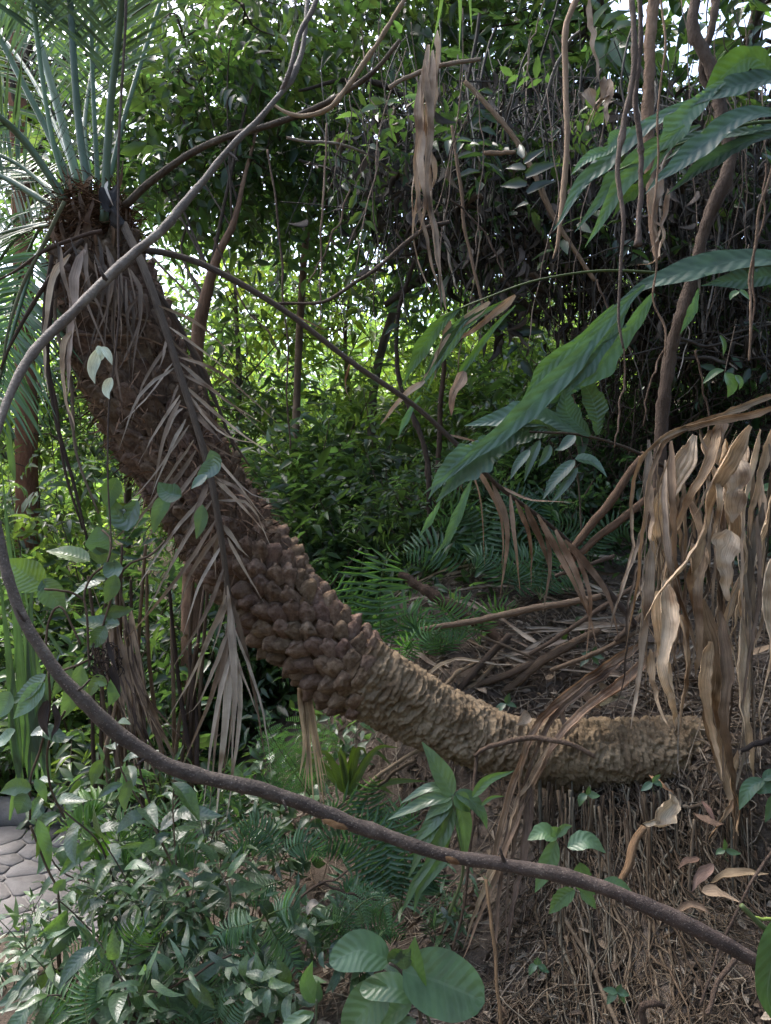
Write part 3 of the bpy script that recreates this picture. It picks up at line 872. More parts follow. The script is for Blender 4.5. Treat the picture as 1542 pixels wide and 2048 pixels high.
# ------- aerial roots under the trunk, hanging down the bank
Z3 = np.array([0, 0, 1.])
def root_path(x0, lean, y0, L, off):
    n = 14
    t = np.linspace(0, 1, n)
    x = x0 + lean * t + .042 * vnoise(np.stack([t * 5, t * 0 + x0 * 91, t * 0 + off * 700], -1)) * (t > 0) + .014 * vnoise(np.stack([t * 12, t * 0 + x0 * 71, t * 0 + off * 300], -1))
    y = y0 - L * t
    z = ground(x, y) + off + .008 * vnoise(np.stack([t * 9, t * 0 + x0 * 51, t * 0 + off * 400], -1))
    top = float(np.interp(x0, tr_c[::-1, 0], tr_c[::-1, 2])) - .10
    z = np.minimum(z, top + .02 + t * .05)
    if off > .028:
        z[0] = top + .03
    return np.stack([x, y, z], -1)
stuff_r = Acc()
tints = [(1, .92, .80), (1.2, 1.12, 1.0), (.8, .72, .62), (.5, .42, .35), (.95, 1.02, .98), (1.4, 1.42, 1.36), (.65, .55, .45), (.85, .76, .62)]
for i in range(190):
    x0 = .50 + .72 * R.beta(1.25, 1.2)
    L = min(1.0, R.uniform(.08, .55) * (1.45 if x0 < .9 else .75))
    pts = root_path(x0, R.normal() * .04 - .07 * L, 2.66 - R.beta(1, 2.2) * .42, L, R.uniform(.004, .055))
    a = Acc(); r = R.uniform(.0014, .0042) if R.random() < .8 else R.uniform(.0045, .0075)
    tube(a, spl(pts, 22), [r, r * 1.0, r * .85, r * .3], 6, np.array(tints[R.integers(0, 8)]) * R.uniform(.5, 1.0), rough=.25, rs=90)
    part('root', a, M['root'], palm)
for i in range(900):
    x0 = R.uniform(.42, 1.22); y0 = 2.64 - R.beta(1.1, 1.4) * .85
    x0 += (y0 - 2.6) * .30
    L = R.uniform(.02, .13)
    n = 6; t = np.linspace(0, 1, n)
    x = x0 + R.normal() * .085 * t + .010 * R.normal(size=n); y = y0 - L * t
    z = ground(x, y) + R.uniform(.004, .045) + .006 * R.normal(size=n)
    r = R.uniform(.0009, .0026)
    tube(stuff_r, spl(np.stack([x, y, z], -1), 9), [r, r * .5], 4, np.array(tints[R.integers(0, 8)]) * R.uniform(.4, 1.0), caps=False)
part('fine_roots', stuff_r, M['root'], palm, kind='stuff')

# ---------------------------------------------------------------- the vine across the foreground
vp = PP((1536, 1930, 1.30), (1440, 1880, 1.30), (1300, 1813, 1.31), (1180, 1770, 1.31), (1040, 1736, 1.31), (900, 1710, 1.30), (760, 1668, 1.29), (640, 1624, 1.28), (520, 1580, 1.26), (400, 1553, 1.24), (320, 1524, 1.22),
        (240, 1470, 1.20), (170, 1405, 1.18), (110, 1338, 1.17), (60, 1262, 1.16), (25, 1180, 1.16), (2, 1090, 1.17), (-14, 1000, 1.18), (-14, 910, 1.2), (2, 840, 1.24), (35, 760, 1.28), (80, 690, 1.32), (150, 622, 1.36),
        (210, 562, 1.40), (270, 503, 1.44), (335, 450, 1.48), (362, 415, 1.5), (428, 332, 1.54), (515, 243, 1.58), (575, 168, 1.62), (607, 90, 1.66), (618, 0, 1.7), (622, -120, 1.76))
vr = np.array([18, 17.5, 17, 16, 15.5, 16, 16.5, 17, 16, 16, 16.5, 16, 15, 14.5, 14, 13.5, 12.5, 11, 10.5, 10.5, 10.5, 10.5, 11, 11, 10.5, 11, 9, 7.5, 7, 6.5, 5.5, 5, 4]) * .86 / FPX
vy = np.array([p[1] for p in vp])
vs = spl(np.c_[vp, vr * vy], 420)
vine = thing('woody_vine', 'thick brown woody vine looping across the whole foreground from lower right to upper left', 'vine', vs[0, :3])
a = Acc()
pts, rad = vs[:, :3], vs[:, 3]
pts = pts + wob(420, .0045, 26)
rad = rad * (1 + .13 * fbm(np.stack([np.linspace(0, 34, 420), np.zeros(420), np.zeros(420)], -1), 2))
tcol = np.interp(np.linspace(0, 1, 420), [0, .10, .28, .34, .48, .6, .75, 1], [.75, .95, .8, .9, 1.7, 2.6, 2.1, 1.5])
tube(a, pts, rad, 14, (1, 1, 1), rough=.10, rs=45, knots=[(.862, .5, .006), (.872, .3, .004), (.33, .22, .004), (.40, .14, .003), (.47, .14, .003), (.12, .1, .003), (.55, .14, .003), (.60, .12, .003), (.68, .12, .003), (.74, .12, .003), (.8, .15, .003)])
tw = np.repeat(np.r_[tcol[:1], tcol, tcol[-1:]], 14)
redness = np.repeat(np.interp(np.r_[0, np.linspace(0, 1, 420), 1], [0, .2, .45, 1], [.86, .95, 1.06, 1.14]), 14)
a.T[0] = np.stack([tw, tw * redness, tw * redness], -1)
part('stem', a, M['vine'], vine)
a = Acc(); tube(a, spl(PP((560, 190, 1.61), (580, 140, 1.60), (598, 70, 1.63), (632, 0, 1.66), (650, -120, 1.7)), 30), [.005, .006, .005], 8, (1.4, 1.35, 1.3), rough=.1)
part('side_shoot', a, M['vine'], vine)
for (x, y, Y, dx, dy, l) in [(1010, 1728, 1.305, -10, -34, 3.2), (560, 1592, 1.262, 14, 30, 3), (300, 1512, 1.215, -26, 18, 3.4), (150, 1385, 1.178, 30, -26, 3), (1240, 1788, 1.305, 8, 26, 3), (52, 1245, 1.16, -20, -30, 3), (212, 560, 1.40, -14, -26, 3.4), (455, 303, 1.555, 22, 20, 2.6)]:
    a = Acc(); tube(a, spl(PP((x, y, Y), (x + dx * .6, y + dy * .5, Y - .01), (x + dx, y + dy, Y - .012)), 8), np.array([l * 1.6, l, l * .6]) / FPX * Y, 6, (.8, .75, .7), rough=.25, rs=90)
    part('stub', a, M['vine'], vine)
# scraped patches where the bark is gone
for (x, y, Y, l) in [(670, 1650, 1.262, 52), (905, 1722, 1.277, 30)]:
    a = Acc(); p = P(x, y, Y)
    blade(a, np.array([P(x - l * .5, y - l * .20, Y), P(x, y, Y - .0015), P(x + l * .5, y + l * .15, Y)]), 13 / FPX * Y, 'oval', (0, -1, .25), fold=-.3, ns=10, nw=5, crump=.0015, cs=120, tint=(.5, .33, .18))
    part('bare_patch', a, M['dry'], vine)
# ---------------------------------------------------------------- woods, trees, thicket
LT_far = [tpl('leaf', 3, 3, .3, .3), tpl('leaf', 3, 3, .15, .1)]
LT_mid = [tpl('leaf', 4, 3, .3, .35), tpl('lance', 4, 3, .25, .2), tpl('leaf', 4, 3, .1, .15)]
GREENS = np.array([(.75, .85, .75), (.95, 1.0, .85), (1.25, 1.2, .8), (.6, .72, .68), (1.5, 1.35, .75), (.85, 1.0, .95)])

def leaves_at(acc, pos, outward, L, W, tints, T, droop=.5, updown=.8):
    n = len(pos)
    d = unit(outward * .7 + R.normal(size=(n, 3)) * .7 + np.array([0, 0, -droop]))
    nr = unit(np.array([0, 0, updown]) + R.normal(size=(n, 3)) * .55 + outward * .25)
    k = R.integers(0, len(T), n)
    s = np.exp(R.normal(size=n) * .24)
    for j in range(len(T)):
        m = k == j
        if m.any():
            scatter(acc, T[j], pos[m], d[m], nr[m], L * s[m], W * s[m], tints[m])

def sprays(acc, st, sd, L, W, tints, T, npl=7, twig=None, flat=.5):
    """leafy twigs: leaves in two ranks along short lines starting at st, running along sd"""
    n = len(st)
    sd = unit(sd)
    b = unit(np.cross(sd, np.array([0, 0, 1.0]) + R.normal(size=(n, 3)) * flat))
    up = np.cross(b, sd)
    up = up * np.where(up[:, 2:] < 0, -1, 1)
    L = np.broadcast_to(L, n) * np.exp(R.normal(size=n) * .22)
    k = np.arange(npl)
    bend = -.05 * (k[None, :, None] ** 1.6) * L[:, None, None] * np.array([0, 0, 1.0])
    pos = st[:, None] + sd[:, None] * (k[None, :, None] * .46 * L[:, None, None]) + bend
    side = np.where(k % 2, 1., -1.)[None, :, None]
    d = sd[:, None] * (.5 + .9 * (k == npl - 1))[None, :, None] + b[:, None] * side * (.85 * (k < npl - 1))[None, :, None] + R.normal(size=(n, npl, 3)) * .2 + np.array([0, 0, -.18])
    nr = up[:, None] + R.normal(size=(n, npl, 3)) * .28
    f = np.exp(R.normal(size=(n, npl)) * .16) * (.75 + .3 * np.sin(PI * (k + 1) / (npl + .5)))[None]
    tt = np.repeat(tints, npl, 0) * np.exp(R.normal(size=(n * npl, 1)) * .13)
    pos, d, nr = pos.reshape(-1, 3), unit(d).reshape(-1, 3), unit(nr).reshape(-1, 3)
    LL = (L[:, None] * f).ravel(); WW = LL * (W / np.mean(L))
    kk = np.repeat(R.integers(0, len(T), n), npl)
    for j in range(len(T)):
        m = kk == j
        if m.any():
            scatter(acc, T[j], pos[m], d[m], nr[m], LL[m], WW[m], tt[m])
    if twig is not None:
        e = st + sd * (npl * .44 * L)[:, None] + np.array([0, 0, -1.]) * (.05 * npl ** 1.6 * L)[:, None] * .9
        for i in range(n):
            tube(twig, np.array([st[i], (st[i] + e[i]) / 2 + np.array([0, 0, .02]), e[i]]), .0014, 3, (.5, .45, .4), caps=False)

def tint_mix(n, pal, jit=.16, patch=None):
    t = GREENS[np.asarray(pal)[R.integers(0, len(pal), n)]] * np.exp(R.normal(size=(n, 1)) * jit)
    return t

def shell(n, c, rad, inner=.25):
    """points in an ellipsoid, denser to the outside, broken into clumps"""
    d = rdir(n) * (inner + (1 - inner) * R.random((n, 1)) ** .5)
    return np.asarray(c) + d * np.asarray(rad), d

def make_tree(name, label, trunk, rads, crowns, nclump, nleaf, L, W, pal, group=None, mt='bark', ttint=(1, 1, 1), clump_r=.21, T=None, limbs=9, cat='tree'):
    """trunk: points from the ground up; crowns: [(centre, radii)]"""
    T = T or LT_mid
    t = thing(name, label, cat, trunk[0], group)
    tp = spl(trunk, 30)
    a = Acc(); tube(a, tp, rads, 10, ttint, rough=.12, rs=9)
    part('trunk', a, M[mt], t)
    la, fa = Acc(), Acc()
    nodes = [tp[k] for k in range(12, 30, 3)]
    per = max(1, nclump // len(crowns))
    for (c, rad) in crowns:
        c = np.asarray(c)
        ends, _ = shell(limbs, c, np.asarray(rad) * .85, .3)
        for e in ends:
            i = int(R.integers(19, 30))
            p = tp[i]
            mid = (p + e) / 2 + R.normal(size=3) * .14 + np.array([0, 0, .1])
            lp = spl([p, mid, e], 10)
            r = np.interp(i / 29, np.linspace(0, 1, len(rads)), rads) * .34
            tube(la, lp, [r, r * .35], 6, np.array((.7, .66, .62)), rough=.1, rs=12)
            nodes += [lp[k] for k in (4, 6, 8, 9)]
        nd = np.array(nodes)
        cc, cd = shell(per, c, rad)
        for q, o in zip(cc, cd):
            j = np.argmin(np.linalg.norm(nd - q, axis=1) + R.random(len(nd)) * .3)
            tw = spl([nd[j], (nd[j] + q) / 2 + R.normal(size=3) * .07, q], 6)
            tube(la, tw, [.007, .003], 4, (.55, .5, .46), caps=False)
            m = int(.62 * nleaf / nclump * R.uniform(.3, 1.6))
            pp = q + R.normal(size=(m, 3)) * np.array([1, 1, .62]) * clump_r
            base = GREENS[pal[R.integers(0, len(pal))]] * np.exp(R.normal() * .2) * (.78 if q[1] < 7.6 else 1.25)  # tint toned down near, lifted far to imitate the brightly lit gap
            pp = pp[:max(1, m // 7)]
            k_ = len(pp)
            sprays(fa, pp, (pp - q) * 2.2 + .35 * o + R.normal(size=(k_, 3)) * .45 + np.array([0, 0, -.3]), L, W, base * np.exp(R.normal(size=(k_, 1)) * .16) * (1 + R.normal(size=(k_, 3)) * .05), T, twig=la)
    part('branches', la, M['bark'], t, kind='stuff')
    part('crown', fa, M['foliage'], t, kind='stuff')
    return t

def gz(p, sink=.1):
    p = np.array(p, float); p[2] = float(ground(p[0], p[1])) - sink
    return p

# a far wood that closes the view below the sky
a = Acc()
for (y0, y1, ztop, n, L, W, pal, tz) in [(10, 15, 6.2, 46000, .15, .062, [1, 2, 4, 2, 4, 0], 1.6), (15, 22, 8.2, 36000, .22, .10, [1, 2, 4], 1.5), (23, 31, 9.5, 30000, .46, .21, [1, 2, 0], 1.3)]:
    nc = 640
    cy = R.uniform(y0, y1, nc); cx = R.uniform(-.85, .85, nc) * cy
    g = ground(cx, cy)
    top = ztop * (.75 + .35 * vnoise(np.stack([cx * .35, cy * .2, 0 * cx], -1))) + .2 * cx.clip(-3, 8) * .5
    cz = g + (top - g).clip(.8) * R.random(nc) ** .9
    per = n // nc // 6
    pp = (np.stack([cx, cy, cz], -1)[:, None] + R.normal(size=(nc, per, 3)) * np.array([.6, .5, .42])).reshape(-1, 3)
    base = np.repeat(GREENS[np.asarray(pal)[R.integers(0, len(pal), nc)]] * np.exp(R.normal(size=(nc, 1)) * .2), per, 0) * tz  # lift in tint per layer stands in for the backlit glow of the gap
    sprays(a, pp, R.normal(size=pp.shape) + np.array([0, -.3, -.3]), L, W, base * np.exp(R.normal(size=(len(pp), 1)) * .2), LT_far, 6)
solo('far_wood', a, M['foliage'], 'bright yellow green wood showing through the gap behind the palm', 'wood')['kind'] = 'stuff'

# trees one can tell apart
make_tree('tree', 'tree with an orange brown leaning trunk right behind the palm', [gz(P(380, 1150, 4.4)), P(392, 760, 4.35), P(402, 640, 4.3), P(432, 520, 4.25), P(468, 445, 4.25), P(490, 350, 4.35), P(520, 240, 4.6)],
          [.07, .066, .058, .05, .038, .014, .006], [(P(400, 90, 4.9), (1.0, .8, .75)), (P(520, 250, 5.3), (.95, .8, .6)), (P(360, 330, 5.0), (.6, .6, .45))], 150, 9000, .105, .045, [0, 1, 3, 5], ttint=(1.6, 1.2, .95))
make_tree('tree', 'tree with a reddish flaking trunk at the far left edge behind the palm leaves', [gz(P(60, 1060, 6.6)), P(48, 600, 6.6), P(38, 250, 6.6), P(30, 100, 6.6), P(40, -80, 6.7)],
          [.12, .10, .085, .08, .05], [(P(60, 20, 7), (1.3, 1.0, .9)), (P(200, 60, 7.4), (1.2, 1.0, .8)), (P(90, 330, 7.2), (.9, .8, .5))], 130, 6500, .12, .05, [1, 2, 4, 5], ttint=(1.9, 1.1, .8))
make_tree('tree', 'slender pale stemmed tree whose crown fills the top between palm and thicket', [gz(P(575, 1080, 6.0)), P(590, 900, 6.0), P(600, 640, 6.1), P(615, 450, 6.2), P(650, 250, 6.3), P(690, 40, 6.4)],
          [.034, .032, .03, .028, .022, .012], [(P(640, 90, 6.4), (1.1, .9, .75)), (P(550, 360, 6.6), (.95, .7, .55)), (P(690, -60, 6.0), (1.0, .8, .45))], 140, 7500, .115, .047, [0, 1, 3, 0], ttint=(1.5, 1.3, 1.1))
make_tree('tree', 'dark crowned tree standing over the hanging dry thicket, top centre', [gz(P(760, 1100, 7.2)), P(745, 800, 7.2), P(800, 560, 7.1), P(840, 250, 7.0), P(930, 0, 7.0)],
          [.05, .045, .04, .035, .02], [(P(860, 40, 6.6), (1.5, 1.0, .8)), (P(1010, 130, 6.4), (1.0, .8, .6)), (P(800, -60, 6.0), (1.1, .8, .4)), (P(720, 440, 7.4), (1.2, .7, .5)), (P(900, 520, 7.6), (1.0, .7, .4))], 160, 8200, .12, .05, [0, 3, 1, 5])
make_tree('tree', 'tree over the right side whose glossy leaves show against white sky', [gz(P(1220, 1000, 5.9)), P(1215, 700, 5.8), P(1190, 400, 5.7), P(1180, 150, 5.6), P(1200, -60, 5.6)],
          [.08, .07, .06, .05, .03], [(P(1110, 200, 5.6), (.7, .7, .5)), (P(1010, 20, 5.8), (.8, .7, .45)), (P(1090, 330, 5.8), (.7, .6, .5))], 130, 6000, .13, .055, [0, 1, 3])
make_tree('tree', 'dark tree at the upper right edge behind the ragged palm blades', [gz(P(1480, 900, 5.2)), P(1470, 700, 5.1), P(1450, 450, 5.0), P(1480, 200, 5.0), P(1520, 0, 5.0)],
          [.10, .09, .075, .06, .04], [(P(1470, 340, 5.0), (.6, .6, .5)), (P(1540, 200, 4.8), (.35, .4, .25)), (P(1470, 560, 5.2), (.8, .6, .5))], 80, 2600, .11, .046, [3, 0, 3])
make_tree('tree', 'yellow green sapling in the bright gap, left of the thin dark stems', [gz(P(690, 1060, 8.0)), P(700, 850, 8.0), P(690, 680, 8.0), P(705, 560, 8.1)], [.04, .035, .028, .012],
          [(P(690, 640, 8.1), (1.0, .8, .8)), (P(580, 560, 8.6), (.9, .7, .6))], 80, 3600, .12, .05, [2, 4, 4, 1], ttint=(1.2, 1.1, .9))
make_tree('tree', 'pale green sapling in the bright gap, right of the thin dark stems', [gz(P(960, 1020, 8.6)), P(950, 850, 8.6), P(965, 700, 8.6), P(955, 600, 8.6)], [.05, .04, .03, .012],
          [(P(960, 690, 8.7), (1.2, .8, .9)), (P(1090, 600, 9.2), (1.1, .8, .7))], 90, 4000, .125, .05, [2, 4, 1, 2], ttint=(1.2, 1.1, .9))
for (x, y0, y1, Y, lab) in [(470, 1060, 560, 7.5, 'slim green tree between palm trunk and the bright gap'), (250, 1080, 480, 8.0, 'leafy green tree seen left of the palm trunk through hanging stalks'),
                            (60, 1080, 640, 7.0, 'pale leafy tree low behind the fan of palm leaves at left')]:
    make_tree('tree', lab, [gz(P(x, y0, Y)), P(x + 8, (y0 + y1) / 2, Y), P(x, y1, Y)], [.05, .04, .015], [(P(x, y1 + 130, Y), (1.1, .8, .95)), (P(x - 40, y1 + 320, Y - .3), (.9, .7, .7))], 90, 4600, .115, .046, [1, 2, 5, 1])
# unseen canopy above the bank, kept closed overhead to darken it
make_tree('tree', 'broad crown overhanging the bank above the top right corner', [gz((3.2, 3.6, 0)), (3.1, 3.6, 3.5), (2.7, 3.6, 5.4), (2.2, 3.7, 6.4)], [.16, .14, .1, .05],
          [((1.6, 3.9, 5.9), (1.6, 1.2, .6)), ((.6, 4.6, 6.3), (1.4, 1.2, .5)), ((2.5, 4.4, 5.4), (1.0, 1.0, .6))], 130, 7000, .12, .05, [0, 3, 1])

# unseen trees added round the viewer only to shade the scene; the path side (left) stays open to the sky
for lab, x, y, h, cr in [('large tree standing right of the viewer, outside the picture', 4.2, 1.0, 7.0, [((3.6, .8, 5.2), (1.9, 1.8, 1.8)), ((3.2, -.6, 3.4), (1.2, 1.2, 1.3))]),
                         ('large tree standing behind the viewer on the right, outside the picture', 2.2, -4.2, 7.5, [((2.0, -4.0, 4.6), (2.4, 1.6, 2.3)), ((.2, -4.6, 3.2), (1.8, 1.0, 1.8))]),
                         ('large tree standing behind the viewer across the path, outside the picture', -2.4, -5.4, 7.0, [((-2.2, -5.2, 4.0), (2.2, 1.2, 2.2)), ((-4.2, -5.0, 3.0), (1.5, 1.2, 1.8))]),
                         ('tall tree at the far side of the path, left of the picture', -6.6, 3.2, 6.0, [((-6.6, 3.2, 3.4), (1.2, 2.0, 2.0)), ((-6.6, .4, 2.6), (1.2, 1.8, 1.6))])]:
    make_tree('tree', lab, [gz((x, y, 0)), (x, y, h * .3), (x - .1, y + .1, h * .6), (x - .2, y + .1, h * .85)], [.2, .17, .12, .05], cr, 130, 6500, .22, .11, [0, 3, 1], clump_r=.4, T=LT_far)

# ---------------------------------------------------------------- the dry thicket hanging over the right
br = thing('fallen_tree', 'dark nearly horizontal branch arching under the dry thicket', 'fallen tree', gz(P(1330, 1000, 4.5)))
a = Acc(); tube(a, spl([gz(P(1330, 1000, 4.5)), P(1330, 860, 4.5), P(1280, 680, 4.5), P(1190, 570, 4.5), P(1110, 522, 4.5), P(1040, 497, 4.5), P(960, 502, 4.5), P(890, 528, 4.5), P(840, 560, 4.5), P(770, 610, 4.6)], 50), [.10, .09, .075, .06, .05, .042, .03, .015], 10, (.42, .40, .40), rough=.2, rs=12)
part('trunk', a, M['bark'], br)
a = Acc()
for pts in [[(1110, 522), (1000, 400), (900, 300), (760, 250)], [(1190, 570), (1210, 420), (1160, 250), (1120, 80)], [(960, 502), (820, 440), (700, 360), (600, 330)], [(1040, 497), (1000, 330), (1010, 160)], [(1280, 680), (1380, 560), (1480, 480), (1560, 440)],
            [(960, 505), (880, 430), (790, 400), (680, 330)], [(900, 300), (800, 180), (690, 150), (600, 170)]]:
    tube(a, spl(PP(*pts, Y=4.5), 24) + wob(24, .05), [.03, .02, .008], 7, (.45, .42, .42), rough=.15)
part('branches', a, M['bark'], br, kind='stuff')

a, dl = Acc(), Acc()
def in_thicket(n):
    """points in the volume of the thicket: an arch from the upper left of it to the right edge"""
    out = []
    while len(out) < n:
        x = R.uniform(620, 1620); y = R.uniform(-40, 720)
        low = np.interp(x, [620, 760, 900, 1050, 1250, 1620], [330, 470, 560, 640, 720, 740])
        high = np.interp(x, [620, 760, 1000, 1250, 1620], [240, 170, 150, 190, 200])
        core = math.exp(-((x - 1020) / 330) ** 2 - ((y - 400) / 190) ** 2)
        core2 = math.exp(-((x - 1430) / 200) ** 2 - ((y - 480) / 220) ** 2)
        if high < y < low and R.random() < .25 + .9 * max(core, core2):
            out.append(P(x, y, R.uniform(3.7, 5.3)))
    return np.array(out)
st = in_thicket(1900)
for p in st:
    k = R.random()
    L = R.uniform(.25, 1.0)
    if k < .6:
        d = unit(np.array([R.normal() * .22, R.normal() * .2, -1]))
    else:
        d = unit(np.array([R.normal(), R.normal() * .6, R.normal() * .7]))
    n = 12
    t = np.linspace(-.5, .5, n)[:, None]
    pts = p + d * t * L + R.normal(size=3) * .10 * (t ** 2 - .1) * 4 * L + wob(n, .035 * L + .01, 3)
    r = R.uniform(.0016, .0045) if R.random() < .88 else R.uniform(.005, .010)
    tube(a, pts, [r, r, r * .5], 4, np.array([.92, .93, .95]) * R.choice([.12, .2, .32, .65, 1.4], p=[.36, .32, .19, .08, .05]), caps=False)  # mostly low tints: the thicket's backlit dark silhouette is put into the colour
# matted dead leaves caught in it
q = in_thicket(5200)
cl = R.integers(0, 260, len(q))
cen = in_thicket(260)
q = np.where(R.random((len(q), 1)) < .75, cen[cl] + R.normal(size=q.shape) * .10, q)
d = unit(R.normal(size=q.shape) * .6 + np.array([0, 0, -1.0]))
tt = np.array([.24, .22, .21]) * np.exp(R.normal(size=(len(q), 1)) * .5)  # dead leaves darkened in colour too, standing in for the thicket's shade
scatter(a, tpl('lance', 5, 3, .6, .3), q, d, rdir(len(q)), R.uniform(.04, .13, len(q)), R.uniform(.004, .018, len(q)), tt * .7)
solo('dry_thicket', a, M['dry'], 'dense dark tangle of dry stems and dead leaves hanging over the right half', 'thicket')['kind'] = 'stuff'
# live leaves growing through it
q = in_thicket(2600)
cen = in_thicket(110)
q = cen[R.integers(0, 110, len(q))] + R.normal(size=q.shape) * np.array([.16, .16, .12])
a = Acc(); sprays(a, q[:680], R.normal(size=(680, 3)) + np.array([0, 0, -.5]), .085, .036, tint_mix(680, [0, 3, 1, 3]) * .8, LT_mid)
solo('creeper', a, M['foliage'], 'small dark green creeper leaves scattered through the dry thicket', 'creeper')['kind'] = 'stuff'

# dark bank of creepers and stems at the right, under the thicket
a = Acc()
n = 900
for i in range(n):
    x, y = R.uniform(1120, 1640), R.uniform(560, 980)
    Y = R.uniform(3.9, 4.9)
    p = P(x, y, Y)
    d = unit(np.array([R.normal() * .5, R.normal() * .3, R.normal() * .8 - .5])); L = R.uniform(.2, .7)
    t = np.linspace(-.5, .5, 10)[:, None]
    r = R.uniform(.0016, .005)
    tube(a, p + d * t * L + wob(10, .05, 3), [r, r * .6], 4, np.array([1, .9, .8]) * R.choice([.25, .4, .7, 1.3], p=[.38, .3, .22, .1]), caps=False)
solo('dry_thicket', a, M['twig'], 'dark mass of bare twigs on the bank at right under the thicket', 'thicket')['kind'] = 'stuff'

# ---------------------------------------------------------------- shrubs of the middle distance
def make_shrub(label, x, y, h, spread, nst, nleaf, L, W, pal, group='shrubs behind the palm', T=None, tz=1.0):
    b = gz((x, y, 0), .03)
    t = thing('shrub', label, 'shrub', b, group)
    sa, fa = Acc(), Acc()
    for k in range(nst):
        an = R.uniform(0, 2 * PI); s = spread * R.random() ** .6
        tip = b + np.array([math.cos(an) * s, math.sin(an) * s * .7, h * R.uniform(.55, 1.05)])
        mid = b * .5 + tip * .5 + np.array([math.cos(an) * -s * .12, 0, h * .12])
        sp = spl([b + R.normal(size=3) * .04 * np.array([1, 1, 0]), mid, tip], 14)
        tube(sa, sp, [.009, .006, .003], 5, np.array([1, .95, .85]) * R.uniform(.6, 1.5), caps=False)
        m = nleaf // nst
        i = (R.beta(1.6, 1.1, m) * 13).astype(int)
        pp = sp[i] + R.normal(size=(m, 3)) * np.array([.13, .13, .09]) * (spread / .6) ** .5
        pp = pp[:max(1, m // 7)]; k_ = len(pp)
        sprays(fa, pp, (pp - sp[i[:k_]]) * 5 + R.normal(size=(k_, 3)) * .5 + np.array([0, -.1, .05]), L, W, GREENS[pal[R.integers(0, len(pal))]] * tz * np.exp(R.normal(size=(k_, 1)) * .22), T or LT_mid, twig=sa)
    part('stems', sa, M['twig'], t, kind='stuff')
    part('foliage', fa, M['foliage'], t, kind='stuff')
    return t
SH = [
    (470, 1020, 5.2, 1.5, .6, 'tall dark glossy shrub just right of the palm trunk', [0, 3, 5], 2200, .095), (620, 1000, 5.6, 1.5, .7, 'dense mid green shrub in the centre under the slanting dead frond', [1, 0, 5], 2400, .10),
    (560, 880, 6.2, 1.7, .7, 'dark leafy shrub higher up behind the dense centre shrub', [0, 3, 1], 2200, .095), (760, 960, 6.2, 1.3, .7, 'bright shrub directly left of the thin dark stems', [1, 2, 1], 1900, .10),
    (860, 1010, 6.6, 1.3, .6, 'light green shrub behind the ragged hanging blades', [2, 1, 5], 1600, .10), (1000, 1000, 6.2, 1.2, .6, 'green shrub low behind the oval leaf of the ragged palm', [1, 0, 5], 1500, .09),
    (1120, 960, 5.0, .8, .5, 'small shrub of long drooping leaves under the ragged palm leaf', [5, 0], 700, .12), (700, 1080, 5.0, .9, .6, 'dark low shrub at the foot of the gap, above the knobbly trunk', [3, 0], 1500, .085),
    (420, 1150, 4.6, 1.3, .5, 'shady shrub hidden behind the hanging dead frond', [0, 3, 5], 1400, .09), (250, 1130, 4.9, 1.2, .7, 'pale leaved shrub left of the palm behind hanging stalks', [5, 1, 2], 1900, .095),
    (110, 1040, 5.2, 1.5, .8, 'bluish green bush at left behind the curved vine', [5, 1, 5], 2600, .10), (20, 1200, 5.0, 1.2, .6, 'leafy bush at the left edge beyond the path', [1, 0, 5], 1500, .09),
    (170, 1300, 4.5, 1.0, .55, 'light leaved bush on the far side of the path', [5, 2, 1], 1500, .085), (1260, 960, 4.7, .9, .6, 'dark creeping shrub on the bank below the thicket', [3, 0, 5], 1400, .075),
    (1420, 880, 4.6, 1.0, .6, 'dark shrub on the bank at the right behind the dry leaf curtain', [3, 0], 1200, .08), (340, 1500, 4.1, .8, .5, 'shaded bush beneath the palm trunk at left', [0, 5, 3], 1100, .085),
    (980, 1120, 4.4, .55, .5, 'low mixed green growth on the slope behind the broken log', [3, 5, 0], 1500, .055), (1120, 1120, 4.2, .5, .5, 'small leaved dark growth right of the long dead frond tips', [3, 5, 0], 1300, .05),
    (840, 1130, 4.6, .6, .5, 'low fernlike bush above the smooth part of the trunk', [5, 0, 1], 1400, .06),
]
for (x, y, Y, h, s, lab, pal, n, L) in SH:
    p = P(x, y, Y)
    make_shrub(lab, p[0], Y, h, s, 11, n, L, L * .42, pal)

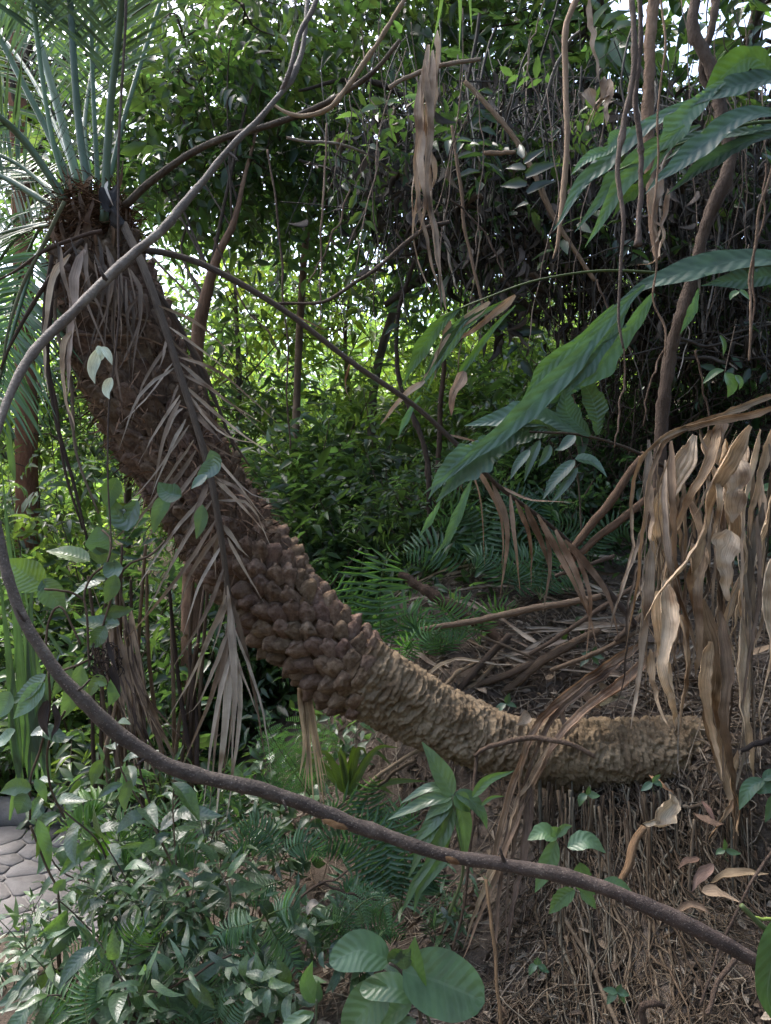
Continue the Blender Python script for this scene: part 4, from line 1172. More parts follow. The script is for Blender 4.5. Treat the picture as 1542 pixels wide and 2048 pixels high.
for (x, y, Y, h, s, lab, pal, n, L) in [
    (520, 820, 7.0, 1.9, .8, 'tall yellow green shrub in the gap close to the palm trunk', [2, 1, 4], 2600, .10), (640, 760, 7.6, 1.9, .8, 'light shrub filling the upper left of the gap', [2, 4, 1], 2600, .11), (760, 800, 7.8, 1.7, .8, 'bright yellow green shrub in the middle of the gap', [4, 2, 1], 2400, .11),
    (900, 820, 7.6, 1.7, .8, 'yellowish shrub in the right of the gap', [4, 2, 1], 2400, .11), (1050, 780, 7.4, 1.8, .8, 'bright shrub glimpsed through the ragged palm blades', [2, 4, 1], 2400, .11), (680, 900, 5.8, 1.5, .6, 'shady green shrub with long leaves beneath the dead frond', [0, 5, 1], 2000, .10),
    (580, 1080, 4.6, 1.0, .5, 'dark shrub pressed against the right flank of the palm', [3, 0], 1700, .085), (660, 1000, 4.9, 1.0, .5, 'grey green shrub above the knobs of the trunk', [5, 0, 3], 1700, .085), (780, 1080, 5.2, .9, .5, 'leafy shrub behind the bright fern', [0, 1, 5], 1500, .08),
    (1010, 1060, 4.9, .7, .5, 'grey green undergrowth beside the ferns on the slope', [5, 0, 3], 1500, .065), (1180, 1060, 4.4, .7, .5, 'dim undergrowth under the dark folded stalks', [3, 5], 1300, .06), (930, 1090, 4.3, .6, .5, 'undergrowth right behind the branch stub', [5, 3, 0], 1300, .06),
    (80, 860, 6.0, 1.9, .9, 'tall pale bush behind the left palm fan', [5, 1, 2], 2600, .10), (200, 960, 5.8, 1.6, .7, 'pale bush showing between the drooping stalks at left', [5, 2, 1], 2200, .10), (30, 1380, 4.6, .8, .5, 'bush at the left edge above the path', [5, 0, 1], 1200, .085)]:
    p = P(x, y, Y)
    make_shrub(lab, p[0], Y, h, s, 11, n, L, L * .4, pal, tz=1.45 if Y > 6.9 else 1.0)  # shrubs in the gap get a lighter tint that imitates its glow

# ground cover creeping over the slope behind the trunk and under the thicket
a = Acc()
n = 15000
x = R.uniform(-3.2, 4.0, n); y = R.uniform(3.4, 10, n)
keep = (x > -1.0 - .15 * (y - 3)) & ~((x > .25) & (y < 3.75) & (R.random(n) < .8))
x, y = x[keep], y[keep]
z = ground(x, y) + R.random(len(x)) ** 2 * .28
pp = np.stack([x, y, z], -1)
leaves_at(a, pp, unit(R.normal(size=pp.shape) * np.array([1, 1, .3]) + np.array([0, -.3, .2])), .07, .03, tint_mix(len(pp), [0, 3, 5, 1]), LT_mid, droop=.1)
solo('ground_cover', a, M['foliage'], 'low green creepers covering the slope behind the trunk', 'ground cover')['kind'] = 'stuff'
# ---------------------------------------------------------------- plants close to the camera
def px(w, Y):
    return w / FPX * Y

def traced(parent, pts, w, Y, m='plain', prof='leaf', nrm=(0, -1, .8), tint=(1, 1, 1), name='leaf', ns=16, nw=7, label=None, **k):
    q = PP(*[(p[0], p[1], p[2] if len(p) > 2 else Y) for p in pts])
    a = Acc()
    if m == 'jagged':
        nrm = tuple(unit(np.array(nrm, float)) + np.array([0, -.9, 0]))
    blade(a, q, px(w, Y), prof, nrm, ns=ns, nw=nw, tint=np.array(tint, float), seed=R.uniform(0, 99), **k)
    return part(name, a, M[m], parent, label=label)

def stem_part(parent, pts, r, Y=None, m='stem', tint=(1, 1, 1), name='stem', n=24, rough=.08, w=.003):
    q = PP(*[(p[0], p[1], p[2] if len(p) > 2 else Y) for p in pts])
    a = Acc(); tube(a, spl(q, n) + wob(n, w), r, 7, tint, rough=rough)
    return part(name, a, M[m], parent)

def leaf_tpls(m, prof, n, rib, ratio, fold=.2):
    out = []
    for i in range(n):
        a = Acc()
        dr = R.uniform(.06, .34); sd = R.normal() * .07
        pts = np.array([[0, 0, 0], [sd, .35, .03], [sd * .5, .72, -.03 - dr * .35], [-sd, 1, -dr]])
        blade(a, pts, ratio, prof, (0, 0, 1), fold=fold + R.normal() * .1, rib=rib * .55, nrib=11, ns=13, nw=7, crump=.012, cs=4, seed=i * 3.3)
        out.append(a.mesh('leaf', M[m]))
    return out
TL = {'ribbed': leaf_tpls('ribbed', 'leaf', 6, .012, .40), 'plain': leaf_tpls('plain', 'leaf', 6, .003, .40), 'narrow': leaf_tpls('plain', 'lance', 6, .002, .20),
      'broad': leaf_tpls('ribbed', 'oval', 5, .008, .55)}

def leafy(t, sp, n, L, kind, tints, t0=.15, droop=.35, face=(0, -.5, .9), petiole=.12, flat=.35, whorl=1):
    """leaf objects in two ranks along a stem"""
    T, N, B = frames(sp, (0, -1, .3))
    for k in range(n):
        f = t0 + (1 - t0) * (k + .5) / n
        i = min(len(sp) - 1, int(f * (len(sp) - 1)))
        an = (k * 2.4 if whorl else k * PI + R.normal() * .5)
        o = N[i] * math.cos(an) + B[i] * math.sin(an)
        end = f > .93
        d = unit(o * (.25 if end else .9) + T[i] * .45 + np.array([0, 0, -droop]) + R.normal(size=3) * .22)
        nr = unit(np.asarray(face) + R.normal(size=3) * flat)
        l = L * R.uniform(.6, 1.15)
        c = np.array(tints[R.integers(0, len(tints))]) * math.exp(R.normal() * .15)
        inst('leaf', TL[kind][R.integers(0, len(TL[kind]))], t, sp[i] + o * .012, d, nr, l * R.uniform(.85, 1.15), l, l, (*c, 1))

PALE = [(1.2, 1.3, 1.15), (1.0, 1.1, .9), (.8, .92, .8), (1.35, 1.45, 1.2), (1.15, 1.25, .7), (.7, .8, .7), (.6, .68, .6)]
DARK = [(.85, .95, .9), (.65, .75, .72), (1.1, 1.2, 1.05), (1.0, 1.1, .7)]
FRESH = [(1.15, 1.25, .85), (1.0, 1.1, .8), (.9, 1.0, .9), (1.35, 1.4, .7)]

def sprig(label, stems, n, L, kind, tints, cat='shrub', name='leafy_shrub', group=None, r=.004, m='stem', stint=(1, 1, 1), **k):
    first = np.array(stems[0][0])
    b = gz(P(*first)) if len(first) == 3 and first[1] > 1000 and k.pop('ground', False) else P(*first)
    t = thing(name, label, cat, b, group)
    for s in stems:
        q = spl(PP(*s), 26) + wob(26, .006)
        a = Acc(); tube(a, q, [r, r * .8, r * .4], 6, stint, rough=.1)
        part('stem', a, M[m], t)
        leafy(t, q, n, L, kind, tints, **k)
    return t

# --- lower left: shrubs with ribbed leaves hanging over the path edge
G1 = 'ribbed leaf shrubs along the path'
sprig('ribbed leaf shrub with pale shining leaves at the path edge, lower left', [[(330, 2010, 2.35), (300, 1880, 2.32), (250, 1760, 2.28), (205, 1680, 2.24)], [(330, 2010, 2.35), (230, 1900, 2.3), (150, 1830, 2.25), (110, 1800, 2.2)], [(330, 2010, 2.35), (220, 1960, 2.25), (120, 1940, 2.2), (60, 1960, 2.15)]], 15, .125, 'ribbed', PALE, group=G1, m='twig')
sprig('dark ribbed leaf shrub under the hanging frond tips', [[(430, 2040, 2.3), (410, 1900, 2.28), (360, 1780, 2.25), (345, 1640, 2.22), (352, 1540, 2.2)], [(410, 1900, 2.28), (380, 1800, 2.26), (300, 1640, 2.2), (240, 1540, 2.15), (225, 1440, 2.12)], [(420, 1960, 2.3), (440, 1880, 2.25), (460, 1800, 2.25), (430, 1720, 2.3)]], 14, .12, 'ribbed', DARK, group=G1, m='twig', stint=(1.3, 1.2, 1.1))
sprig('low spreading shrub with broad dull leaves at the bottom left', [[(250, 2100, 2.1), (200, 2020, 2.05), (120, 1990, 2.0), (40, 2010, 1.95)], [(250, 2100, 2.1), (300, 2010, 2.05), (340, 1960, 2.05), (400, 1960, 2.0)], [(250, 2100, 2.1), (260, 2000, 2.0), (220, 1920, 2.0), (190, 1880, 2.0)]], 14, .11, 'ribbed', PALE, group=G1, m='twig')
sprig('long stemmed shrub leaning left over the paving', [[(280, 1960, 2.5), (240, 1800, 2.45), (120, 1740, 2.4), (70, 1640, 2.35)], [(240, 1800, 2.45), (200, 1690, 2.4), (125, 1620, 2.35), (60, 1560, 2.3)]], 15, .115, 'ribbed', [(1, 1.1, .9), (.8, .95, .8), (1.2, 1.3, .8)], group=G1, m='twig')
sprig('shrub with dark upright leaves behind the curving vine, low centre left', [[(470, 1960, 2.6), (450, 1840, 2.6), (420, 1720, 2.6), (400, 1640, 2.6)], [(470, 1960, 2.6), (500, 1840, 2.6), (530, 1760, 2.6)], [(470, 1960, 2.6), (400, 1860, 2.6), (330, 1800, 2.6), (280, 1760, 2.6)]], 14, .12, 'ribbed', DARK, group=G1, m='twig')
# narrow leaved herbs among them
for lab, b, ns, L, pal in [('narrow leaved herb bending over the paving stones', (260, 1900, 2.5), 6, .085, PALE), ('pale narrow leaved herb at the bottom left corner', (130, 2060, 2.2), 6, .10, PALE), ('narrow leaved herb between the ferns and ribbed shrubs', (400, 2040, 2.25), 6, .085, DARK),
                           ('narrow leaved herb under the curving vine at left', (300, 1760, 2.7), 7, .09, FRESH), ('fresh green narrow leaved herb beside the path edge', (180, 1800, 2.75), 6, .08, FRESH), ('dark narrow leaved herb below the knobbly trunk', (520, 1800, 2.8), 5, .09, DARK),
                           ('narrow leaved herb at the very bottom left of the fern', (330, 2100, 2.05), 5, .09, PALE)]:
    x, y, Y = b
    sprig(lab, [[b, (x + R.uniform(-60, 60), y - R.uniform(60, 110), Y - .02), (x + R.uniform(-170, 130), y - R.uniform(110, 260), Y - R.uniform(0, .12))] for _ in range(ns)], 13, L, 'narrow', pal, 'herb', 'herb', 'narrow leaved herbs along the path', r=.0025, droop=.25)

for lab, b, ns, L, pal in [('grey green herb over the near edge of the paving', (90, 1930, 2.6), 7, .075, PALE), ('leafy herb at the left edge in front of the paving', (20, 2000, 2.4), 6, .08, DARK), ('fine leaved herb in the middle of the lower left shrubs', (330, 1900, 2.2), 8, .08, PALE), ('fine leaved herb over the curving vine shadow at lower left', (240, 1860, 2.35), 8, .075, FRESH),
                           ('dark fine leaved herb beneath the hanging frond tips', (430, 1880, 2.4), 8, .075, DARK)]:
    x, y, Y = b
    sprig(lab, [[b, (x + R.uniform(-60, 60), y - R.uniform(40, 100), Y - .02), (x + R.uniform(-130, 130), y - R.uniform(60, 220), Y - R.uniform(0, .12))] for _ in range(ns)], 13, L, 'narrow', pal, 'herb', 'herb', 'narrow leaved herbs along the path', r=.0022, droop=.25)

# --- the climber with big ribbed leaves at the left
cl_ = thing('climber', 'twining climber with big ribbed bright green leaves inside the bend of the vine', 'climbing plant', gz(P(130, 1700, 2.3)))
for pts in [[(178, 1330, 2.1), (172, 1230, 2.1), (168, 1190, 2.1), (185, 1150, 2.12), (215, 1125, 2.12), (222, 1080, 2.14), (205, 1060, 2.16)], [(170, 1200, 2.1), (140, 1185, 2.08), (92, 1180, 2.05)], [(90, 1320, 2.1), (95, 1250, 2.1), (120, 1215, 2.1), (160, 1290, 2.1)],
            [(90, 1320, 2.1), (100, 1342, 2.1), (150, 1330, 2.1), (190, 1300, 2.12), (240, 1150, 2.14), (300, 1110, 2.16), (330, 1080, 2.2)], [(185, 1300, 2.1), (210, 1360, 2.12), (250, 1430, 2.14), (275, 1500, 2.16)], [(60, 1640, 2.15), (62, 1560, 2.15), (80, 1500, 2.15), (100, 1420, 2.12), (95, 1340, 2.1)],
            [(130, 1640, 2.2), (100, 1570, 2.18), (98, 1490, 2.15), (130, 1420, 2.12)], [(245, 1090, 2.14), (240, 1160, 2.14), (250, 1220, 2.14)], [(120, 1950, 2.25), (118, 1800, 2.22), (95, 1740, 2.2), (60, 1650, 2.18)], [(120, 1950, 2.25), (115, 1880, 2.25), (125, 1990, 2.25)]]:
    stem_part(cl_, pts, .0034, m='twig', tint=(.9, .8, .7), w=.004)
for pts, w, tn, nr in [
    ([(88, 1176), (55, 1150), (9, 1118)], 66, (1.7, 1.75, .45), (0, -1, .35)), ([(84, 1160), (110, 1195), (132, 1222)], 52, (1.0, 1.15, .95), (-.3, -1, .5)), ([(180, 1122), (140, 1108), (92, 1102)], 42, (1.5, 1.5, .55), (0, -.7, 1)),
    ([(200, 1110), (200, 1085), (193, 1052)], 54, (1.15, 1.35, 1.0), (.2, -1, .3)), ([(176, 1105), (205, 1110), (240, 1112)], 34, (.75, .85, .6), (0, -1, -.3)), ([(245, 1135), (225, 1140), (208, 1125)], 40, (1.0, 1.15, .9), (0, -1, .4)),
    ([(232, 1150), (222, 1180), (208, 1208)], 30, (1.15, 1.3, .95), (.4, -1, .2)), ([(200, 1165), (170, 1175), (132, 1205)], 28, (1.2, 1.45, 1.2), (0, -.6, 1)), ([(205, 1225), (235, 1222), (270, 1218)], 30, (.7, .8, .6), (0, -1, -.2)),
    ([(240, 1250), (200, 1245), (150, 1240)], 34, (.9, 1.05, .7), (0, -.8, .6)), ([(212, 1252), (195, 1280), (178, 1295)], 34, (1.1, 1.25, .55), (0, -1, .4)), ([(92, 1350), (60, 1380), (20, 1410)], 38, (.95, 1.05, 1.0), (-.4, -1, .5)),
    ([(90, 1365), (60, 1400), (28, 1435)], 40, (1.5, 1.65, 1.75), (.5, -.5, .8)), ([(20, 1385), (10, 1410), (0, 1435)], 44, (1.5, 1.65, 1.75), (.2, -.7, .9)), ([(165, 1330), (150, 1380), (120, 1440)], 40, (1.2, 1.3, 1.25), (.4, -1, .6)),
    ([(140, 1320), (125, 1360), (105, 1395)], 26, (.9, 1.0, 1.0), (.3, -1, .2)), ([(215, 1370), (195, 1365), (175, 1400)], 28, (1.3, 1.3, .45), (0, -1, .4)), ([(222, 1360), (228, 1385), (218, 1412)], 26, (1.2, 1.4, 1.3), (.4, -1, .2)),
    ([(60, 1470), (90, 1462), (130, 1480), (150, 1470)], 32, (.8, .95, .9), (0, -.6, 1)), ([(30, 1460), (10, 1480), (-15, 1490)], 34, (1.3, 1.5, 1.5), (0, -.6, 1)), ([(62, 1580), (30, 1575), (0, 1585)], 34, (.95, 1.05, .6), (0, -1, .4)), ([(56, 1590), (45, 1610), (35, 1630)], 40, (.75, .9, .8), (0, -1, .3)),
    ([(70, 1560), (85, 1580), (92, 1606)], 18, (1.2, 1.4, .9), (.4, -1, .2)), ([(75, 1640), (92, 1690), (98, 1740)], 24, (1.3, 1.5, 1.1), (.5, -.8, .4)), ([(205, 1520), (190, 1545), (185, 1570)], 24, (1.0, 1.1, .6), (.3, -1, .4)), ([(262, 1560), (250, 1590), (250, 1625)], 22, (1.3, 1.4, 1.1), (.4, -.8, .6)),
    ([(275, 1000), (250, 1040), (225, 1010), (212, 985)], 44, (.75, .9, .65), (0, -1, .2)), ([(235, 955), (222, 985), (215, 1020)], 40, (.8, .95, .7), (.4, -1, 0)), ([(335, 985), (315, 1030), (307, 1068)], 30, (1.3, 1.5, 1.45), (.4, -1, .3)),
    ([(420, 900), (425, 930), (390, 970)], 36, (1.0, 1.15, 1.0), (-.3, -1, .4)), ([(415, 950), (395, 965), (382, 978)], 24, (1.2, 1.35, 1.25), (0, -1, .6)), ([(362, 992), (335, 985), (318, 965)], 40, (.9, 1.1, .45), (0, -1, .4)), ([(405, 1010), (400, 1050), (392, 1078)], 26, (1.2, 1.35, 1.3), (.3, -1, .3)),
    ([(100, 1650), (80, 1690), (70, 1720)], 16, (.9, 1.0, .5), (.4, -1, .2)), ([(130, 1760), (112, 1780), (115, 1790)], 24, (1.4, 1.55, 1.2), (.3, -1, .2))]:
    traced(cl_, pts, w * 1.05, 2.12 + R.uniform(-.05, .05), 'ribbed', nrm=nr, tint=tn, rib=.0014, nrib=10, fold=.22, crump=.003, cs=20)
# shrivelled black leaves and a curled dry tangle on the climber
for pts, w in [([(95, 1400), (90, 1440), (98, 1475)], 26), ([(108, 1405), (118, 1440), (104, 1480)], 18), ([(225, 1330), (235, 1365), (243, 1395)], 20), ([(215, 1280), (225, 1320), (236, 1345)], 12)]:
    traced(cl_, pts, w, 2.08, 'dry', 'lance', (0, -1, 0), (.12, .11, .12), curl=1.2, crump=.004, label='shrivelled black leaf')
a = Acc()
for k in range(46):
    c = P(R.uniform(178, 240), R.uniform(1290, 1350), 2.1); an = np.linspace(0, R.uniform(2, 6), 10); r = px(R.uniform(5, 13), 2.1)
    d1, d2 = rdir(2)
    tube(a, c + d1 * np.cos(an)[:, None] * r + d2 * np.sin(an)[:, None] * r, .0016, 4, (.28, .24, .22), caps=False)
part('dry_tendrils', a, M['twig'], cl_, kind='stuff')

# grassy straps at the far left
gt = thing('grass_clump', 'tall strap leaved clump at the left edge behind the vine', 'grass clump', gz(P(60, 1640, 2.7)))
for pts, w, tn in [([(60, 1560), (40, 1300), (15, 1050), (0, 900)], 22, (.8, 1.0, .6)), ([(40, 1560), (20, 1320), (-5, 1120)], 24, (.6, .75, .5)), ([(75, 1560), (60, 1360), (40, 1180), (22, 1060)], 16, (1.0, 1.2, .9)), ([(100, 1560), (70, 1400), (62, 1240), (70, 1120)], 30, (.55, .68, .6)),
                   ([(30, 960), (18, 860), (22, 760)], 14, (1.1, 1.25, .5)), ([(60, 1560), (110, 1320), (125, 1310), (60, 1210)], 26, (.6, .72, .65)), ([(20, 1640), (50, 1480), (45, 1380)], 12, (1.2, 1.3, .9)), ([(50, 1600), (25, 1430), (35, 1250)], 15, (.9, 1.1, .8)), ([(85, 1580), (90, 1420), (50, 1180), (42, 1080)], 12, (1.2, 1.3, 1.1))]:
    traced(gt, pts, w, 2.6, 'plain', 'spear', (0, -1, .2), tn, ns=18, nw=3, fold=.5)

# dark and tan stalks rising behind the dead frond
sk = thing('dead_leaf_clump', 'clump of upright brown dead stalks and drooping dry blades beneath the palm trunk', 'dead leaves', gz(P(280, 1640, 2.75)))
for k in range(46):
    x0 = R.uniform(190, 400); x1 = x0 + R.normal() * 30
    y0, y1 = R.uniform(1480, 1680), R.uniform(1060, 1300)
    c = np.array([(.35, .28, .25), (.6, .5, .42), (1.0, .85, .7), (.25, .2, .2)][R.integers(0, 4)])
    if k < 20:
        stem_part(sk, [(x0, y0, 2.8 + R.normal() * .1), ((x0 + x1) / 2 + R.normal() * 10, (y0 + y1) / 2, 2.8), (x1, y1, 2.8 + R.normal() * .1)], [px(5, 2.8), px(3, 2.8)], m='drystem', tint=c, name='stalk')
    else:
        xx = R.uniform(215, 265)
        traced(sk, [(xx, R.uniform(1210, 1290), 2.75), (xx + R.uniform(0, 40), 1360, 2.72), (xx + R.uniform(10, 120), R.uniform(1450, 1600), 2.7)], R.uniform(7, 15), 2.75, 'dry', 'spear', (R.normal() * .4, -1, 0), c, ns=12, nw=3, fold=.4, twist=R.normal() * .6)

# --- lance leaved plant in front of the trunk
lp = thing('lance_leaf_plant', 'rosette of long lance shaped leaves in front of the smooth trunk', 'plant', gz(P(900, 1800, 2.2)))
LY = 2.15
stem_part(lp, [(900, 1830, 2.2), (925, 1740, 2.18), (915, 1660, 2.15), (908, 1592, LY)], [.005, .004], tint=(.9, .9, .7))
for pts, w, tn, nr in [([(906, 1592), (880, 1545), (844, 1484)], 40, (1.05, 1.15, 1.1), (.5, -1, .4)), ([(907, 1590), (860, 1574), (800, 1608)], 20, (1.0, 1.1, 1.0), (0, -.7, 1)), ([(906, 1594), (860, 1600), (775, 1640)], 26, (1.2, 1.35, 1.3), (0, -.8, .9)),
                       ([(904, 1598), (860, 1650), (825, 1690)], 30, (1.0, 1.15, .9), (-.4, -1, .5)), ([(908, 1600), (880, 1625), (845, 1690), (815, 1760)], 26, (.9, 1.05, .8), (-.4, -1, .4)), ([(906, 1600), (890, 1660), (850, 1740), (832, 1760)], 30, (.95, 1.1, .8), (-.3, -1, .4)),
                       ([(912, 1600), (925, 1640), (930, 1680), (928, 1722)], 31, (1.15, 1.3, .9), (.1, -1, .4)), ([(910, 1585), (940, 1600), (965, 1630), (975, 1657)], 33, (.9, 1.05, .85), (.3, -.8, .8)), ([(944, 1594), (975, 1562), (1030, 1540)], 17, (1.1, 1.3, .6), (0, -1, .5)),
                       ([(906, 1602), (896, 1650), (893, 1710)], 24, (1.2, 1.35, .7), (0, -1, .3)), ([(910, 1588), (925, 1605), (940, 1625)], 30, (1.25, 1.4, .9), (0, -1, .5)), ([(870, 1715), (835, 1760), (815, 1800), (800, 1830)], 16, (.9, 1.05, .85), (-.4, -1, .3)),
                       ([(905, 1700), (870, 1740), (840, 1780), (828, 1830)], 18, (1.0, 1.2, .9), (-.3, -1, .3)), ([(962, 1612), (985, 1596), (1010, 1592)], 7, (1.2, 1.35, .6), (0, -1, .3)), ([(905, 1600), (870, 1620), (850, 1640)], 26, (1.1, 1.3, 1.1), (0, -.8, .8))]:
    traced(lp, pts, w * 1.1, LY, 'plain', 'lance', nr, tn, fold=.25, crump=.003, cs=18, ns=18)

# --- toothed seedling against the roots
sp_ = thing('seedling', 'seedling with toothed bright leaves standing against the hanging roots', 'seedling', gz(P(1170, 1800, 2.1)))
stem_part(sp_, [(1175, 1800, 2.1), (1160, 1735, 2.08), (1140, 1700, 2.06), (1115, 1675, 2.05)], [.004, .003], m='twig', tint=(.5, .4, .35))
for pts, w, tn, nr in [([(1115, 1676), (1085, 1664), (1055, 1680)], 40, (1.35, 1.5, 1.0), (0, -.8, .9)), ([(1112, 1674), (1130, 1655), (1145, 1652)], 20, (1.2, 1.35, .9), (0, -1, .5)), ([(1135, 1695), (1175, 1680), (1212, 1706)], 42, (1.35, 1.5, 1.3), (.1, -.8, 1)), ([(1112, 1680), (1095, 1730), (1070, 1785)], 42, (1.25, 1.45, 1.0), (-.4, -1, .3)),
                       ([(1115, 1672), (1108, 1660), (1102, 1655)], 26, (1.3, 1.5, .8), (0, -1, .4)), ([(1160, 1725), (1165, 1760), (1190, 1790)], 44, (1.0, 1.2, .7), (.1, -1, .3)), ([(1200, 1772), (1235, 1770), (1265, 1785)], 32, (1.1, 1.3, .8), (0, -.9, .7)), ([(1150, 1780), (1125, 1795), (1098, 1828)], 36, (1.1, 1.3, .7), (0, -1, .4)), ([(1160, 1780), (1180, 1800), (1192, 1818)], 24, (1.0, 1.2, .8), (.2, -1, .2))]:
    traced(sp_, pts, w, 2.05, 'plain', 'leaf', nr, tn, jag=.18, ns=22, fold=.2, rib=.001)
for lab, c, tn, n in [('tiny seedling between the roots just below the trunk', (1175, 1590), (1.1, 1.3, .9), 3), ('tiny seedling high beside the curled dry leaf', (1305, 1565), (1.0, 1.2, 1.2), 3), ('small pale seedling low on the root curtain', (1075, 1930), (1.0, 1.2, 1.1), 4), ('small seedling near the bottom of the root curtain', (1235, 1985), (.95, 1.15, 1.1), 5),
                      ('single round seedling leaf on the bank behind the trunk', (1012, 1408), (.9, 1.1, 1.0), 3), ('small plant poking out behind the draped dry stalks', (1185, 1310), (.8, .95, .9), 5), ('little seedling on the bank among fallen leaves at right', (1450, 1700), (.8, .95, .6), 3)]:
    Yk = 2.75 if c[1] < 1450 else (2.4 if c[1] < 1700 else 2.1)
    if c[1] < 1450: Yk = 3.02
    t = thing('seedling', lab, 'seedling', P(c[0], c[1] + 20, Yk))
    stem_part(t, [(c[0] + 4, c[1] + 24, Yk), (c[0], c[1], Yk - .02)], .0018, m='stem')
    for k in range(n):
        an = k * 2.3 + R.uniform(0, .6)
        traced(t, [(c[0], c[1]), (c[0] + 14 * math.cos(an), c[1] + 10 * math.sin(an)), (c[0] + R.uniform(20, 36) * math.cos(an), c[1] + 24 * math.sin(an) + R.uniform(-4, 10))], R.uniform(11, 17), Yk - .03, 'plain', 'leaf', (R.normal() * .3, -.8, .8), np.array(tn) * R.uniform(.85, 1.15), ns=8, nw=5)
for lab, c in [('dark glossy leaf cluster at the right edge below the dry curtain', (1535, 1560))]:
    t = thing('seedling', lab, 'plant', gz(P(1560, 1640, 2.3)))
    stem_part(t, [(1575, 1650, 2.3), (1545, 1560, 2.25)], .003)
    for pts, w in [([(1530, 1560), (1500, 1575), (1478, 1620)], 30), ([(1510, 1585), (1535, 1575), (1570, 1590)], 26), ([(1525, 1560), (1545, 1550), (1575, 1560)], 24), ([(1545, 1590), (1540, 1620), (1530, 1645)], 22)]:
        traced(t, pts, w, 2.25, 'plain', 'leaf', (0, -.8, .8), (.95, 1.15, 1.0))

# --- big leaves at the bottom centre
bp_ = thing('broad_leaf_plant', 'plant with large smooth oval leaves at the bottom centre', 'plant', gz(P(800, 2060, 1.75)))
stem_part(bp_, [(850, 2120, 1.78), (830, 1990, 1.74), (800, 1940, 1.72), (778, 1925, 1.7)], [.005, .003], m='twig')
stem_part(bp_, [(880, 2100, 1.78), (850, 2020, 1.74), (835, 1990, 1.72)], [.004, .003], m='stem')
for pts, w, tn, nr in [([(780, 1920), (720, 1902), (658, 1930)], 78, (1.0, 1.2, .95), (0, -.9, .75)), ([(806, 1940), (880, 1965), (968, 2002)], 128, (1.0, 1.2, 1.0), (.1, -1, .5)), ([(845, 1985), (830, 1940), (830, 1872)], 44, (1.25, 1.45, .75), (-.6, -1, .2)), ([(836, 1995), (780, 1975), (718, 1980)], 62, (1.2, 1.4, 1.25), (0, -.6, 1)),
                       ([(775, 1970), (735, 2010), (690, 2070)], 84, (1.05, 1.25, .9), (-.2, -1, .5)), ([(825, 2010), (780, 2030), (730, 2065)], 40, (1.3, 1.5, 1.2), (0, -.7, .9)), ([(798, 1922), (790, 1910), (803, 1898)], 40, (.6, .7, .5), (.2, -1, .2)), ([(830, 2040), (800, 2060), (760, 2080)], 40, (1.1, 1.3, 1.0), (0, -.8, .8)), ([(812, 1938), (808, 1918), (822, 1900)], 36, (.7, .8, .7), (0, -1, .2))]:
    traced(bp_, pts, w, 1.72, 'plain', 'oval' if w > 60 else 'leaf', nr, tn, fold=.12, rib=.0005, nrib=8, crump=.003, cs=14, ns=20, nw=9)
s2 = thing('sapling', 'thin sapling with a narrow upright leaf left of the large oval leaves', 'sapling', gz(P(625, 2080, 1.8)))
stem_part(s2, [(620, 2100, 1.8), (632, 2040, 1.78), (634, 2000, 1.77)], .003)
for pts, w, tn, nr in [([(630, 2006), (612, 1960), (625, 1922)], 36, (1.15, 1.35, 1.0), (.5, -1, .3)), ([(625, 2030), (600, 2035), (548, 2070)], 26, (1.2, 1.4, 1.1), (0, -.7, .9)), ([(628, 2025), (600, 2045), (590, 2070)], 26, (1.1, 1.3, .9), (0, -1, .6)), ([(634, 2005), (640, 1985), (636, 1960)], 16, (1, 1.2, .8), (-.5, -1, .1))]:
    traced(s2, pts, w, 1.78, 'plain', 'leaf', nr, tn)
# the leaf and cut twig poking in at the lower right edge
s3 = thing('shoot', 'dark green shoot cut off at the lower right edge with a pale twig end', 'shoot', P(1600, 1960, 1.2))
stem_part(s3, [(1600, 1900, 1.2), (1545, 1870, 1.2), (1510, 1840, 1.2), (1484, 1812, 1.2)], .0045, m='stem', tint=(.8, .9, .6))
stem_part(s3, [(1510, 1838, 1.2), (1530, 1838, 1.2), (1560, 1842, 1.2)], .0025, m='stem', tint=(2.0, 2.2, .8))
traced(s3, [(1560, 1830), (1545, 1920), (1535, 1990), (1552, 2050)], 60, 1.18, 'plain', 'leaf', (-.5, -1, 0), (.55, .75, .5))

# --- curled pale leaves on the hanging string
hs = thing('hanging_vine', 'thin straight hanging stem before the palm trunk with curled whitish leaves', 'hanging vine', P(248, -60, 2.05))
stem_part(hs, [(250, -60, 2.05), (248, 60, 2.05), (238, 300, 2.05), (238, 480, 2.05), (240, 620, 2.05), (228, 740, 2.05), (218, 820, 2.05), (215, 960, 2.05), (222, 1100, 2.05)], [.0042, .0038, .003, .0026, .0022], m='bark', tint=(.9, .85, .85), n=60, w=.004)
for pts, w in [([(198, 695), (184, 740), (190, 768)], 26), ([(200, 695), (215, 710), (224, 730)], 20), ([(222, 755), (212, 780), (218, 798)], 22), ([(196, 692), (204, 710), (202, 722)], 18)]:
    traced(hs, pts, w, 2.03, 'dry', 'leaf', (.4, -1, .3), (1.7, 2.2, 2.1), curl=.9, name='curled_leaf', crump=.003)

